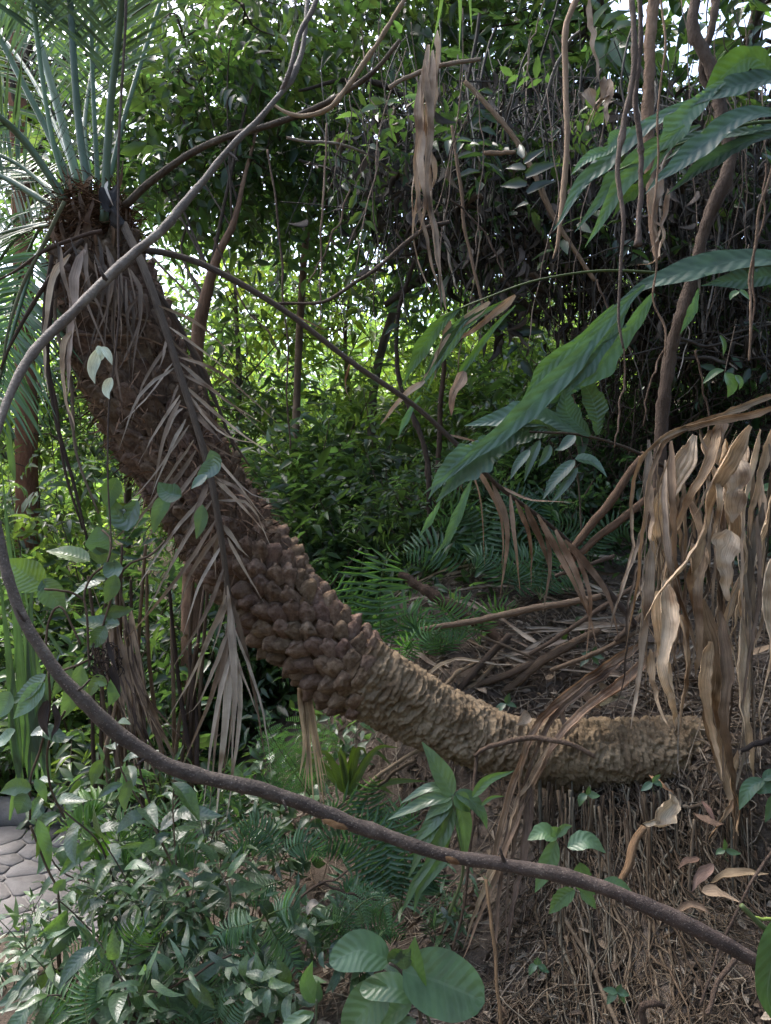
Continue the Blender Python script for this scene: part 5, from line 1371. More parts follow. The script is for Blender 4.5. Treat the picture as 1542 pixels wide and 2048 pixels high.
# ---------------------------------------------------------------- ferns
PT = [tpl('lance', 5, 3, .2, .16)]
def fern(label, fronds, Y, w, tint, npn=20, bip=False, group='ferns around the palm', nrm=(0, -1, .7), up=.25, ratio=.15):
    b = gz(P(*fronds[0][0], Y)) if len(fronds[0][0]) == 2 else gz(P(*fronds[0][0]))
    t = thing('fern', label, 'fern', b, group)
    for fr in fronds:
        q = spl(PP(*[(p[0], p[1], (p[2] if len(p) > 2 else Y + R.normal() * .02)) for p in fr]), 40)
        T, N, B = frames(q, unit(np.asarray(nrm) + R.normal(size=3) * .2))
        a = Acc(); tube(a, q, [.0028, .0018, .0006], 5, (.9, 1, .6), caps=False)
        f = part('frond', a, M['stem'], t)
        W = px(w, Y)
        fa = Acc()
        k = np.arange(npn); ts = .16 + .83 * (k + .5) / npn
        pr = np.sin(PI * (.18 + .80 * (k + .5) / npn)) ** .8
        i = (ts * 39).astype(int)
        for sd in (-1, 1):
            d = unit(B[i] * sd + T[i] * .35 + np.array([0, 0, -.22]) + R.normal(size=(npn, 3)) * .06)
            nr = unit(N[i] + R.normal(size=(npn, 3)) * .12)
            L = W * pr * R.uniform(.88, 1.08, npn)
            tn = np.array(tint) * np.exp(R.normal(size=(npn, 1)) * .10)
            if not bip:
                scatter(fa, PT[0], q[i], d, nr, L, np.maximum(L * ratio, .004) * 1.0, tn)
            else:
                for j in range(npn):
                    m = max(5, int(L[j] / .0075))
                    tt = (np.arange(m) + .5) / m
                    pp = q[i[j]] + d[j] * (tt * L[j])[:, None] + np.array([0, 0, -1]) * (tt ** 2 * L[j] * .12)[:, None]
                    bb = np.cross(nr[j], d[j])
                    pl = L[j] * .15 * (1 - tt) ** .6 + .0015
                    for s2_ in (-1, 1):
                        scatter(fa, PT[0], pp, np.repeat((bb * s2_ + d[j] * .55)[None], m, 0), np.repeat(nr[j][None], m, 0), pl, .0042 + 0 * pl, np.repeat(tn[j][None], m, 0))
        part('pinnae', fa, M['fern'], f, kind='stuff')
    return t
fern('bright fern with wavy pinnae rising behind the knobbly part of the trunk', [[(758, 1310), (735, 1240), (722, 1150), (735, 1085)], [(770, 1320), (745, 1250), (690, 1190), (650, 1150)], [(775, 1310), (800, 1240), (830, 1230), (850, 1250)], [(760, 1300), (700, 1260), (650, 1230), (618, 1190)], [(765, 1310), (760, 1200), (770, 1120), (800, 1090)]], 3.15, 66, (1.1, 1.3, .95), 14, ratio=.13)
fern('fern with arching fronds on the slope below the ragged palm leaf', [[(940, 1150), (950, 1090), (930, 1020), (880, 985)], [(940, 1150), (970, 1080), (990, 1010), (1010, 970)], [(940, 1150), (900, 1110), (860, 1090), (800, 1110)], [(940, 1150), (1000, 1090), (1040, 1080), (1070, 1110)], [(940, 1150), (930, 1060), (900, 1030), (850, 1050)]], 3.9, 52, (.95, 1.15, 1.0), 16)
fern('fern in shade on the slope right of the broken log', [[(1010, 1190), (1030, 1140), (1070, 1110), (1110, 1120)], [(1010, 1190), (990, 1130), (960, 1110), (930, 1125)], [(1010, 1190), (1060, 1160), (1090, 1160), (1120, 1180)]], 3.6, 40, (.8, 1.0, .9), 20)
fern('fern curling over the top edge of the smooth trunk', [[(800, 1340), (800, 1300), (820, 1280), (835, 1320)], [(800, 1340), (840, 1270), (870, 1265), (900, 1290)]], 3.0, 30, (1.0, 1.3, .85), 16)
fern('light fern hanging below the knobbly trunk', [[(640, 1620), (625, 1530), (600, 1440), (620, 1395)], [(640, 1620), (590, 1530), (545, 1480), (490, 1500)], [(640, 1620), (640, 1520), (650, 1460), (690, 1440)], [(640, 1620), (600, 1570), (560, 1560), (520, 1590)], [(640, 1620), (560, 1500), (530, 1440), (545, 1420)]], 2.95, 46, (1.1, 1.35, 1.0), 17, True)
fern('feathery teal fern in the hollow below the trunk', [[(800, 1830), (790, 1740), (760, 1660), (700, 1625)], [(800, 1830), (770, 1760), (720, 1690), (660, 1690)], [(800, 1830), (810, 1730), (800, 1650), (770, 1590)], [(800, 1830), (740, 1770), (700, 1750), (660, 1790)], [(800, 1830), (830, 1760), (860, 1740), (880, 1790)]], 2.55, 64, (.9, 1.08, .95), 16, ratio=.14)
fern('dark fern frond drooping left in the shade above the oval leaves', [[(800, 1800), (745, 1795), (700, 1830), (655, 1890)], [(800, 1800), (770, 1810), (760, 1840), (770, 1870)]], 2.25, 50, (.8, 1.0, .85), 15, True)
fern('pale green fern with stiff comb fronds at the bottom left centre', [[(528, 1830), (500, 1880), (470, 1950), (430, 2030)], [(530, 1830), (550, 1870), (580, 1910), (600, 1960)], [(528, 1835), (490, 1850), (450, 1860), (420, 1890)], [(535, 1830), (560, 1820), (580, 1815), (600, 1830)], [(500, 2030), (520, 1990), (560, 2000), (600, 2060)], [(480, 2060), (500, 2000), (540, 1950), (545, 1920)]], 2.1, 46, (1.15, 1.3, 1.2), 20, nrm=(0, -.9, .8))
fern('small fern left of the feathery fern under the curving vine', [[(560, 1720), (520, 1680), (480, 1680), (450, 1700)], [(560, 1720), (540, 1670), (500, 1650), (470, 1660)], [(570, 1760), (540, 1770), (510, 1780), (490, 1800)], [(560, 1720), (590, 1690), (620, 1690), (650, 1720)]], 2.5, 40, (.95, 1.15, 1.0), 16)
fern('hanging fern with drooping yellow green fronds over the path edge', [[(230, 1620), (200, 1600), (160, 1610), (120, 1660)], [(230, 1620), (180, 1620), (160, 1680), (140, 1740)], [(230, 1620), (220, 1640), (190, 1700), (180, 1780)], [(230, 1600), (260, 1560), (280, 1540), (300, 1560)]], 2.5, 44, (1.3, 1.55, .6), 14, ratio=.26)
fern('spreading fern at the foot of the shrubs, bottom left', [[(330, 2060), (300, 1990), (260, 1960), (230, 1990)], [(330, 2060), (350, 1990), (340, 1940), (310, 1920)], [(330, 2060), (380, 2000), (410, 1980), (440, 2010)]], 2.15, 46, (1.1, 1.25, 1.05), 16)
fern('small fern frond beside the draped stalks, in the dark hollow', [[(900, 1850), (880, 1830), (860, 1840), (850, 1870)], [(900, 1850), (920, 1820), (900, 1800), (880, 1795)]], 2.5, 26, (.9, 1.1, .7), 14)
fern('fern spreading under the smooth trunk left of the lance leaved plant', [[(760, 1720), (720, 1640), (680, 1600), (640, 1610)], [(760, 1720), (740, 1640), (735, 1580), (760, 1550)], [(760, 1720), (790, 1650), (810, 1620), (840, 1630)], [(760, 1720), (700, 1680), (650, 1680), (620, 1700)]], 2.8, 50, (.95, 1.1, .9), 16, ratio=.15)
fern('fern in the dark centre below the feathery fern', [[(700, 1900), (660, 1850), (620, 1840), (580, 1860)], [(700, 1900), (700, 1830), (720, 1790), (750, 1780)], [(700, 1900), (740, 1860), (780, 1850), (810, 1880)]], 2.4, 42, (.8, .98, .82), 16, ratio=.16)
fern('light fern among the shrubs above the path edge', [[(300, 1720), (270, 1660), (230, 1640), (190, 1660)], [(300, 1720), (310, 1650), (340, 1620), (380, 1630)], [(300, 1720), (280, 1690), (250, 1690), (220, 1720)], [(310, 1720), (350, 1690), (390, 1700), (420, 1730)]], 2.45, 44, (1.2, 1.4, 1.0), 15)
fern('fern at the left foot of the palm behind the hanging frond tips', [[(480, 1680), (450, 1610), (410, 1580), (370, 1600)], [(480, 1680), (500, 1600), (540, 1570), (580, 1590)], [(480, 1680), (480, 1600), (470, 1550), (440, 1520)]], 3.0, 48, (1.0, 1.2, .9), 15)
fern('pale fern low at the bottom between shrubs and oval leaves', [[(440, 2060), (430, 1990), (400, 1950), (360, 1940)], [(440, 2060), (470, 2000), (500, 1980), (530, 1990)], [(440, 2060), (420, 2020), (380, 2010), (350, 2030)]], 2.05, 44, (1.25, 1.4, 1.3), 17)
fern('dull fern under the drooping dead frond tips on the slope', [[(1080, 1200), (1060, 1140), (1020, 1120), (980, 1140)], [(1080, 1200), (1090, 1130), (1120, 1090), (1160, 1090)], [(1080, 1200), (1110, 1160), (1150, 1150), (1180, 1170)]], 3.5, 40, (.8, 1.0, .9), 15)
fern('small fern in front of the branch stub on the slope', [[(960, 1290), (940, 1230), (900, 1200), (860, 1210)], [(960, 1290), (970, 1230), (1000, 1210), (1040, 1220)], [(960, 1290), (930, 1260), (890, 1260), (860, 1280)]], 3.2, 36, (.95, 1.15, .95), 15)
fern('fern at the left of the dark folded stalks', [[(1180, 1130), (1170, 1080), (1140, 1050), (1100, 1050)], [(1180, 1130), (1200, 1070), (1230, 1050), (1270, 1060)], [(1180, 1130), (1150, 1100), (1110, 1100), (1090, 1120)]], 3.7, 40, (.75, .95, .85), 15)
fern('fern on the dim slope below the oval leaf of the ragged palm', [[(1060, 1080), (1050, 1020), (1020, 990), (980, 1000)], [(1060, 1080), (1080, 1010), (1110, 990), (1150, 1000)]], 4.0, 44, (.8, 1.0, .95), 16)
fern('yellow green fern low in front of the shining shrub', [[(250, 1960), (220, 1900), (180, 1880), (130, 1900)], [(250, 1960), (260, 1890), (290, 1860), (340, 1870)], [(250, 1960), (230, 1930), (190, 1930), (160, 1960)]], 2.15, 46, (1.25, 1.4, .75), 15)
fern('fern hanging over the lower left corner', [[(180, 2070), (140, 2010), (90, 1990), (40, 2010)], [(180, 2070), (170, 2000), (190, 1950), (230, 1940)], [(180, 2070), (150, 2040), (100, 2040), (70, 2070)]], 2.0, 46, (1.05, 1.25, .9), 16)
fern('fern on the slope just above the smooth trunk', [[(880, 1330), (860, 1270), (830, 1240), (790, 1240)], [(880, 1330), (900, 1260), (930, 1230), (960, 1240)], [(880, 1330), (880, 1270), (870, 1220), (880, 1190)]], 3.4, 42, (.95, 1.15, .95), 15)
for lab, b, ns, L, kind, pal in [('low dark herb covering the soil under the curving vine, centre', (560, 1960, 2.35), 9, .075, 'plain', DARK), ('low herb in the dark hollow beside the oval leaves', (640, 1900, 2.45), 8, .07, 'narrow', DARK), ('leafy weed under the smooth trunk, centre', (600, 1740, 2.9), 8, .08, 'plain', PALE),
                           ('weed with small pale leaves at the foot of the hanging straw sheaf', (560, 1660, 3.0), 8, .075, 'plain', PALE), ('narrow leaved weed in the hollow below the draped stalks', (880, 1900, 2.4), 6, .07, 'narrow', DARK), ('small leaved weed right of the knobbly trunk foot', (700, 1560, 3.1), 7, .07, 'plain', DARK),
                           ('tangled weed between path shrubs and ferns', (440, 1760, 2.75), 9, .085, 'narrow', PALE), ('weed at the bottom edge left of the sapling', (540, 2060, 2.05), 7, .075, 'plain', DARK), ('leafy weed over the dark soil in the lower centre', (720, 1960, 2.3), 7, .07, 'plain', DARK)]:
    x, y, Y = b
    sprig(lab, [[b, (x + R.uniform(-50, 50), y - R.uniform(40, 90), Y - .02), (x + R.uniform(-110, 110), y - R.uniform(60, 190), Y - R.uniform(-.05, .12))] for _ in range(ns)], 10, L, kind, pal, 'herb', 'weed', 'weeds in the hollow below the trunk', r=.002, droop=.3)
sf = thing('strap_fern', 'dark olive clump of sword shaped leaves below the knobbly trunk', 'fern', gz(P(700, 1620, 2.9)))
for k in range(13):
    an = R.uniform(-1.35, 1.35); l = R.uniform(90, 150)
    traced(sf, [(695, 1590), (695 + math.sin(an) * l * .6, 1590 - math.cos(an) * l * .8), (695 + math.sin(an) * l * 1.1, 1590 - math.cos(an) * l * .8 + R.uniform(-10, 30))], 15, 2.85 + R.normal() * .04, 'plain', 'lance', (R.normal() * .5, -1, .3), np.array((1.0, 1.0, .35)) * R.uniform(.6, 1.1), ns=12, nw=3)

# ---------------------------------------------------------------- ragged leaved palm fronds reaching in from the right
rp = thing('ragged_palm', 'big dark green frond with ragged pointed blades reaching in at the upper right', 'palm', P(1640, 260, 2.5))
stem_part(rp, [(1640, 215, 2.5), (1542, 165, 2.45), (1480, 150, 2.42), (1420, 180, 2.4)], [.007, .004], m='stem', tint=(.7, .8, .5), name='leaf_stalk')
stem_part(rp, [(1640, 260, 2.5), (1542, 245, 2.45), (1450, 260, 2.42), (1330, 300, 2.38), (1240, 340, 2.35)], [.007, .003], m='stem', tint=(.8, 1, .6), name='leaf_stalk')
JD = dict(jag=.42, ns=44, nw=7, rib=.0006, nrib=14)
for pts, w, tn, nr in [
    ([(1560, 160), (1500, 118), (1440, 160), (1395, 218)], 74, (.85, 1.0, .45), (.2, -1, -.6)),
    ([(1450, 165), (1405, 195), (1345, 270), (1300, 348)], 66, (1.25, 1.4, 1.1), (.3, -1, .6)),
    ([(1420, 190), (1330, 230), (1240, 295), (1165, 368), (1108, 462)], 54, (1.0, 1.15, 1.1), (.2, -.8, .8)),
    ([(1400, 250), (1320, 290), (1250, 345), (1200, 400), (1150, 462)], 52, (.95, 1.1, 1.1), (.3, -1, .6)),
    ([(1370, 255), (1300, 310), (1240, 372), (1205, 430), (1172, 496)], 46, (1.35, 1.5, 1.0), (.4, -1, .4)),
    ([(1620, 150), (1520, 160), (1420, 190), (1360, 225)], 60, (.65, .8, .7), (0, -1, .5)), ([(1600, 225), (1480, 235), (1390, 300), (1315, 362), (1288, 388)], 70, (.75, .9, .9), (.2, -.9, .8)),
    ([(1580, 262), (1490, 285), (1410, 330), (1330, 392)], 44, (.6, .72, .75), (.2, -1, .5)), ([(1560, 250), (1480, 265), (1400, 275), (1330, 320)], 56, (.9, 1.05, 1.0), (0, -.7, 1)),
    ([(1310, 335), (1280, 370), (1250, 400), (1225, 440)], 30, (.8, .9, .3), (.4, -1, -.3)), ([(1250, 262), (1215, 300), (1180, 315), (1140, 352)], 32, (1.25, 1.5, 1.0), (0, -.8, 1)), ([(1260, 255), (1235, 275), (1215, 300)], 38, (1.2, 1.45, 1.2), (.2, -1, .4))]:
    traced(rp, pts, w, 2.4 + R.uniform(-.06, .06), 'jagged', 'jag', nr, tn, fold=.28, crump=.006, cs=9, name='blade', **JD)
rp2 = thing('ragged_palm', 'long frond with ribbed blades sweeping down left from the right edge above the dry curtain', 'palm', P(1640, 530, 2.7))
stem_part(rp2, [(1660, 520, 2.7), (1542, 532, 2.66), (1440, 541, 2.62), (1330, 562, 2.58), (1260, 585, 2.55)], [.007, .0035], m='stem', tint=(.6, .7, .4), name='leaf_stalk')
for pts, w, tn, nr in [
    ([(1640, 522), (1500, 520), (1380, 545), (1290, 572), (1225, 615)], 80, (.75, .9, .85), (.05, -.75, 1)), ([(1600, 545), (1480, 560), (1400, 570)], 54, (.6, .72, .6), (0, -1, .2)),
    ([(1290, 570), (1220, 640), (1120, 755), (1020, 850), (940, 915), (845, 992)], 56, (1.0, 1.18, 1.05), (.4, -1, .5)), ([(1310, 585), (1250, 670), (1180, 750), (1120, 795), (1078, 812)], 62, (1.15, 1.35, .9), (.4, -1, .4)),
    ([(1230, 610), (1150, 690), (1090, 740), (1050, 800), (1015, 845)], 38, (1.35, 1.55, .85), (.4, -1, .4)), ([(1260, 610), (1200, 690), (1150, 760), (1112, 806)], 54, (.95, 1.1, 1.05), (.4, -1, .5)),
    ([(1050, 850), (1000, 890), (930, 935), (872, 1002)], 92, (.95, 1.1, 1.05), (.2, -.9, .8)), ([(1010, 870), (940, 900), (880, 960), (855, 1000)], 50, (1.05, 1.2, 1.15), (.3, -1, .6)), ([(945, 960), (920, 1020), (895, 1080), (862, 1120)], 27, (1.1, 1.3, 1.05), (.5, -1, .2)),
    ([(880, 1000), (858, 1040), (835, 1075)], 18, (1.1, 1.3, 1.1), (.5, -1, .2)), ([(1160, 868), (1090, 835), (1010, 835), (928, 850)], 74, (1.05, 1.2, 1.2), (0, -.75, 1)), ([(1170, 870), (1100, 855), (1030, 880), (980, 910)], 56, (.8, .95, .9), (0, -.9, .7)),
    ([(1180, 872), (1140, 830), (1130, 795), (1142, 768)], 60, (.5, .65, .4), (.5, -1, 0)), ([(1195, 870), (1190, 820), (1170, 775), (1140, 765)], 62, (.5, .62, .35), (-.4, -1, -.2)), ([(1400, 575), (1390, 610), (1375, 640), (1362, 668)], 26, (1.1, 1.3, 1.0), (.6, -1, .2)), ([(1120, 870), (1050, 850), (1000, 872)], 40, (.6, .75, .4), (0, -1, -.3))]:
    traced(rp2, pts, w, 2.52 + R.uniform(-.06, .06), 'jagged', 'jag', nr, tn, fold=.24, crump=.005, cs=9, name='blade', **JD)
stem_part(rp2, [(1340, 940, 2.62), (1250, 895, 2.56), (1160, 868, 2.52), (1060, 862, 2.5)], [.007, .004], m='bark', tint=(.5, .5, .45), name='leaf_stalk')
rp3 = thing('ragged_palm', 'half dried frond with narrow hanging blades right of the bright gap', 'palm', P(1300, 545, 2.75))
stem_part(rp3, [(1340, 548, 2.75), (1200, 542, 2.72), (1080, 560, 2.7), (960, 600, 2.7), (880, 632, 2.7)], [.006, .003], m='stem', tint=(.7, .8, .45), name='leaf_stalk')
for pts, w, tn, nr, m in [([(920, 615), (870, 660), (835, 710), (804, 775)], 34, (.8, .95, .35), (.4, -1, 0), 'jagged'), ([(960, 605), (900, 670), (860, 740), (822, 800)], 26, (1.0, 1.15, .7), (.4, -1, .3), 'jagged'), ([(1010, 600), (930, 650), (880, 720), (850, 790)], 22, (.9, 1.0, .4), (.4, -1, -.1), 'jagged'),
                          ([(1030, 610), (960, 690), (920, 750), (890, 820)], 16, (.9, 1.1, .4), (.5, -1, .1), 'jagged'), ([(980, 605), (920, 650), (880, 700), (840, 770)], 20, (1.1, .95, .75), (.3, -1, .2), 'dry'), ([(1030, 590), (960, 650), (900, 690)], 18, (1.0, .8, .6), (.3, -1, .2), 'dry'), ([(930, 745), (905, 790), (904, 832)], 26, (1.1, .9, .8), (.3, -1, .2), 'dry'),
                          ([(850, 760), (800, 800), (760, 850)], 14, (1.2, 1.05, .9), (.3, -1, .2), 'dry'), ([(900, 640), (880, 700), (868, 760)], 14, (.8, .65, .5), (.6, -1, .2), 'dry'), ([(840, 790), (815, 830), (795, 880)], 14, (1.0, 1.25, 1.0), (.3, -1, .2), 'jagged')]:
    traced(rp3, pts, w, 2.7, m, 'jag' if m == 'jagged' else 'ribbon', nr, tn, name='blade', fold=.3, jag=.15, ns=18, nw=5, crump=.004, cs=16)
dp = thing('drooping_plant', 'plant with paired drooping grey green leaves under the ragged palm leaf', 'plant', gz(P(1160, 1080, 3.4)))
stem_part(dp, [(1165, 1090, 3.4), (1160, 1000, 3.35), (1150, 920, 3.3)], .004, m='twig')
for pts, w in [([(1150, 920), (1110, 960), (1085, 1000)], 26), ([(1150, 918), (1185, 925), (1215, 955)], 36), ([(1060, 900), (1035, 930), (1020, 960)], 20), ([(1080, 880), (1062, 920), (1048, 965)], 18), ([(1100, 890), (1090, 915), (1075, 935)], 18), ([(1150, 870), (1125, 895), (1110, 900)], 24), ([(1155, 935), (1120, 985), (1100, 1010)], 18)]:
    traced(dp, pts, w, 3.3, 'ribbed', 'lance', (.2, -.7, .8), np.array((1.1, 1.25, 1.25)) * R.uniform(.85, 1.1))
for lab, leaves, Y in [('toothed leaf sprig hanging before the dark bank at right', [([(1450, 745), (1462, 770), (1455, 795)], 32), ([(1448, 740), (1430, 745), (1405, 768)], 16), ([(1470, 750), (1480, 765), (1478, 780)], 18), ([(1440, 670), (1448, 690), (1446, 712)], 12)], 2.7),
                       ('small leaf sprig near the right edge under the thicket', [([(1478, 580), (1490, 590), (1500, 600)], 18), ([(1478, 582), (1465, 590), (1460, 600)], 14)], 2.8), ('small leaf sprig at right behind the top of the dry curtain', [([(1520, 985), (1505, 990), (1500, 1000)], 26), ([(1525, 980), (1540, 975), (1550, 985)], 20)], 2.9)]:
    t = thing('leaf_sprig', lab, 'plant', P(leaves[0][0][0][0], leaves[0][0][0][1], Y))
    stem_part(t, [(leaves[0][0][0][0] + 20, leaves[0][0][0][1] - 90, Y + .05), leaves[0][0][0] + (Y,)], .002, m='twig')
    for pts, w in leaves:
        traced(t, pts, w, Y, 'plain', 'leaf', (0, -.9, .7), (1.3, 1.5, .95))
# ---------------------------------------------------------------- dry leaves, stalks, hanging stems
DT = [(1.3, 1.24, 1.14), (1.6, 1.57, 1.5), (1.15, 1.08, .98), (.95, .85, .72), (1.35, 1.32, 1.25), (.7, .6, .5), (1.2, 1.05, .88), (.9, .84, .78), (1.5, 1.47, 1.4), (.5, .43, .38)]
def dtint():
    return np.array(DT[R.integers(0, len(DT))]) * R.uniform(.8, 1.15)

dc = thing('dead_leaf_curtain', 'big curtain of tan dried strap leaves hanging down at the right', 'dead leaves', P(1600, 790, 2.3))
CUR = [
    ([(1600, 765), (1542, 792), (1440, 832), (1350, 862), (1290, 905), (1266, 965), (1262, 1030), (1266, 1100), (1246, 1170), (1225, 1250)], 19), ([(1600, 780), (1540, 820), (1400, 852), (1330, 882), (1302, 950), (1285, 1050), (1276, 1150), (1262, 1230), (1250, 1310)], 17),
    ([(1390, 870), (1372, 930), (1332, 990), (1312, 1050), (1318, 1120), (1338, 1180), (1325, 1260), (1310, 1330)], 40), ([(1440, 850), (1420, 920), (1385, 990), (1355, 1060), (1335, 1130), (1328, 1200)], 28), ([(1500, 850), (1460, 920), (1420, 990), (1405, 1060), (1372, 1120), (1322, 1180), (1288, 1240)], 42),
    ([(1490, 870), (1470, 950), (1462, 1000), (1468, 1060), (1452, 1120), (1442, 1200), (1435, 1290)], 52), ([(1560, 950), (1525, 1060), (1500, 1120), (1470, 1180), (1445, 1250), (1418, 1310)], 38), ([(1330, 1160), (1340, 1250), (1328, 1330), (1345, 1400), (1352, 1452)], 46),
    ([(1312, 1180), (1320, 1280), (1338, 1350), (1352, 1460)], 30), ([(1400, 1200), (1428, 1330), (1422, 1430), (1442, 1520), (1466, 1610), (1478, 1672)], 54), ([(1440, 1220), (1452, 1340), (1446, 1440), (1462, 1540), (1470, 1640)], 34), ([(1490, 1200), (1482, 1320), (1490, 1440), (1500, 1500), (1506, 1568)], 46),
    ([(1405, 1080), (1398, 1180), (1400, 1280), (1392, 1360)], 34), ([(1380, 880), (1350, 930), (1345, 1000), (1360, 1080), (1362, 1140)], 22), ([(1420, 860), (1408, 900), (1432, 960), (1440, 1000), (1420, 1080)], 26), ([(1450, 880), (1440, 940), (1455, 1000)], 30),
    ([(1520, 860), (1500, 940), (1485, 1020), (1490, 1120), (1470, 1240), (1450, 1320)], 20), ([(1340, 880), (1345, 1000), (1350, 1100), (1360, 1200), (1352, 1300)], 16), ([(1300, 960), (1305, 1030), (1300, 1080), (1312, 1120)], 14), ([(1400, 860), (1415, 940), (1405, 1000), (1375, 1060)], 14),
    ([(1560, 1100), (1530, 1200), (1540, 1300), (1520, 1420), (1525, 1500)], 40), ([(1500, 1100), (1478, 1200), (1500, 1320), (1480, 1400)], 26), ([(1420, 1280), (1412, 1380), (1430, 1480), (1446, 1560)], 30), ([(1360, 1230), (1372, 1330), (1362, 1420), (1356, 1470)], 30),
    ([(1300, 1300), (1310, 1380), (1330, 1440), (1345, 1460)], 20), ([(1470, 1600), (1440, 1640), (1415, 1680)], 16), ([(1475, 1500), (1462, 1560), (1478, 1620), (1462, 1690)], 16), ([(1550, 840), (1520, 960), (1500, 1060), (1520, 1160)], 24), ([(1380, 1000), (1400, 1080), (1380, 1160), (1390, 1240)], 28)]
for pts, w in CUR:
    Yk = 2.34 + R.uniform(-.10, .10)
    q = [(p[0], p[1], Yk + .05 * math.sin(i * 1.3 + w)) for i, p in enumerate(pts)]
    traced(dc, q, w * 1.05, Yk, 'dry', 'ribbon', (R.normal() * .5, -1, R.normal() * .2), dtint() * np.array([1.16, 1.07, .94]), name='dry_leaf', ns=44, nw=17, jag=.25, curl=R.uniform(.3, 1.5), twist=np.r_[0, np.cumsum(R.normal(size=4) * .24)] + R.normal() * .25, crump=.0045, cs=28, pleat=px(w, Yk) * .055, npleat=R.uniform(4, 8))
for k in range(74):
    x0 = R.uniform(1285, 1560); y0 = R.uniform(860, 1150); L = R.uniform(220, 560)
    dx = R.normal() * 40 - 20
    Yk = 2.42 + R.uniform(-.12, .16)
    y3 = min(y0 + L, 1470 if x0 < 1400 else 1650)
    q = [(x0, y0, Yk), (x0 + dx * .3 + R.normal() * 14, y0 + (y3 - y0) * .35, Yk + R.normal() * .03), (x0 + dx * .7 + R.normal() * 16, y0 + (y3 - y0) * .7, Yk + R.normal() * .03), (x0 + dx, y3, Yk)]
    w = R.choice([4, 7, 11, 17, 24], p=[.28, .27, .22, .16, .07])
    traced(dc, q, w, Yk, 'dry', 'ribbon', (R.normal() * .6, -1, 0), dtint() * R.uniform(.35, 1.1), name='dry_leaf', ns=28, nw=11, jag=.25, curl=R.uniform(.2, 1.7), twist=np.r_[0, np.cumsum(R.normal(size=3) * .3)] + R.normal() * .4, crump=.0045, cs=28, pleat=px(w, Yk) * .06, npleat=5.)
# crumpled rags of blade
for x, y, w, h in [(1470, 985, 56, 120), (1455, 1130, 60, 130), (1390, 1130, 40, 90), (1440, 880, 36, 90)]:
    traced(dc, [(x, y - h * .5, 2.32), (x + R.normal() * 8, y, 2.3), (x + R.normal() * 12, y + h * .5, 2.32)], w, 2.32, 'dry', 'ribbon', (R.normal() * .4, -1, .2), np.array((1.25, 1.15, 1.02)) * R.uniform(.8, 1.1), name='dry_leaf', ns=22, nw=11, curl=.8, crump=.016, cs=22)

db = thing('dead_leaf_bundle', 'twisted bundle of pale dry strap leaves hanging down before the thicket', 'dead leaves', P(850, 90, 3.1))
for pts, w in [([(856, 90), (848, 200), (846, 300), (836, 400), (828, 470), (840, 530), (862, 590)], 22), ([(850, 120), (858, 250), (850, 350), (858, 410), (872, 470), (882, 540), (892, 620)], 24), ([(840, 150), (836, 260), (832, 350), (840, 430), (856, 480), (868, 540), (880, 600)], 18), ([(865, 100), (862, 220), (858, 320), (850, 400), (826, 430)], 20),
               ([(858, 180), (852, 290), (862, 370), (846, 420), (830, 450)], 16), ([(846, 260), (842, 340), (850, 400), (836, 470)], 18), ([(862, 300), (868, 350), (860, 400), (870, 440), (880, 480)], 14), ([(875, 60), (870, 180), (862, 260)], 16), ([(835, 300), (824, 380), (826, 440), (838, 480)], 10), ([(852, 380), (866, 440), (876, 520), (888, 600), (894, 640)], 20)]:
    traced(db, pts, w, 3.08 + R.uniform(-.04, .04), 'dry', 'ribbon', (R.normal() * .4, -1, 0), np.array((.95, .84, .74)) * R.uniform(.7, 1.25), name='dry_leaf', ns=30, nw=5, curl=R.uniform(.4, 1.3), twist=np.cumsum(R.normal(size=6) * .6), crump=.006, cs=14)

wt = thing('dead_leaf_bundle', 'narrow sheaf of pale straw blades hanging straight below the knobbly trunk', 'dead leaves', P(612, 1385, 2.62))
for k in range(12):
    traced(wt, [(596 + k * 2.2, 1375), (606 + k * 2.5 + R.normal() * 4, 1480), (600 + k * 5 + R.normal() * 6, R.uniform(1540, 1660))], R.uniform(5, 9), 2.7, 'dry', 'spear', (R.normal() * .4, -1, 0), np.array((1.3, 1.15, .92)) * R.uniform(.7, 1.15), name='dry_leaf', ns=10, nw=3, fold=.4)
rg = thing('dead_leaf_bundle', 'ragged dry leaf scraps hanging among the upper right stems', 'dead leaves', P(1215, 150, 3.0))
for pts, w in [([(1210, 150), (1200, 200), (1180, 260)], 16), ([(1220, 160), (1215, 210), (1212, 250)], 22), ([(1225, 165), (1190, 220), (1172, 258)], 14), ([(1175, 180), (1185, 210), (1200, 225)], 30), ([(1178, 0), (1182, 60), (1190, 120), (1198, 170)], 16), ([(1320, 340), (1315, 400), (1305, 450), (1320, 480)], 18), ([(1300, 360), (1308, 440), (1330, 460), (1310, 520), (1270, 530)], 20), ([(1332, 380), (1330, 440), (1300, 500)], 14)]:
    traced(rg, pts, w, 2.9, 'dry', 'ribbon', (R.normal() * .4, -1, .2), np.array((.9, .8, .72)) * R.uniform(.7, 1.2), name='dry_leaf', ns=18, nw=6, curl=.7, twist=R.normal(), crump=.01, cs=20)

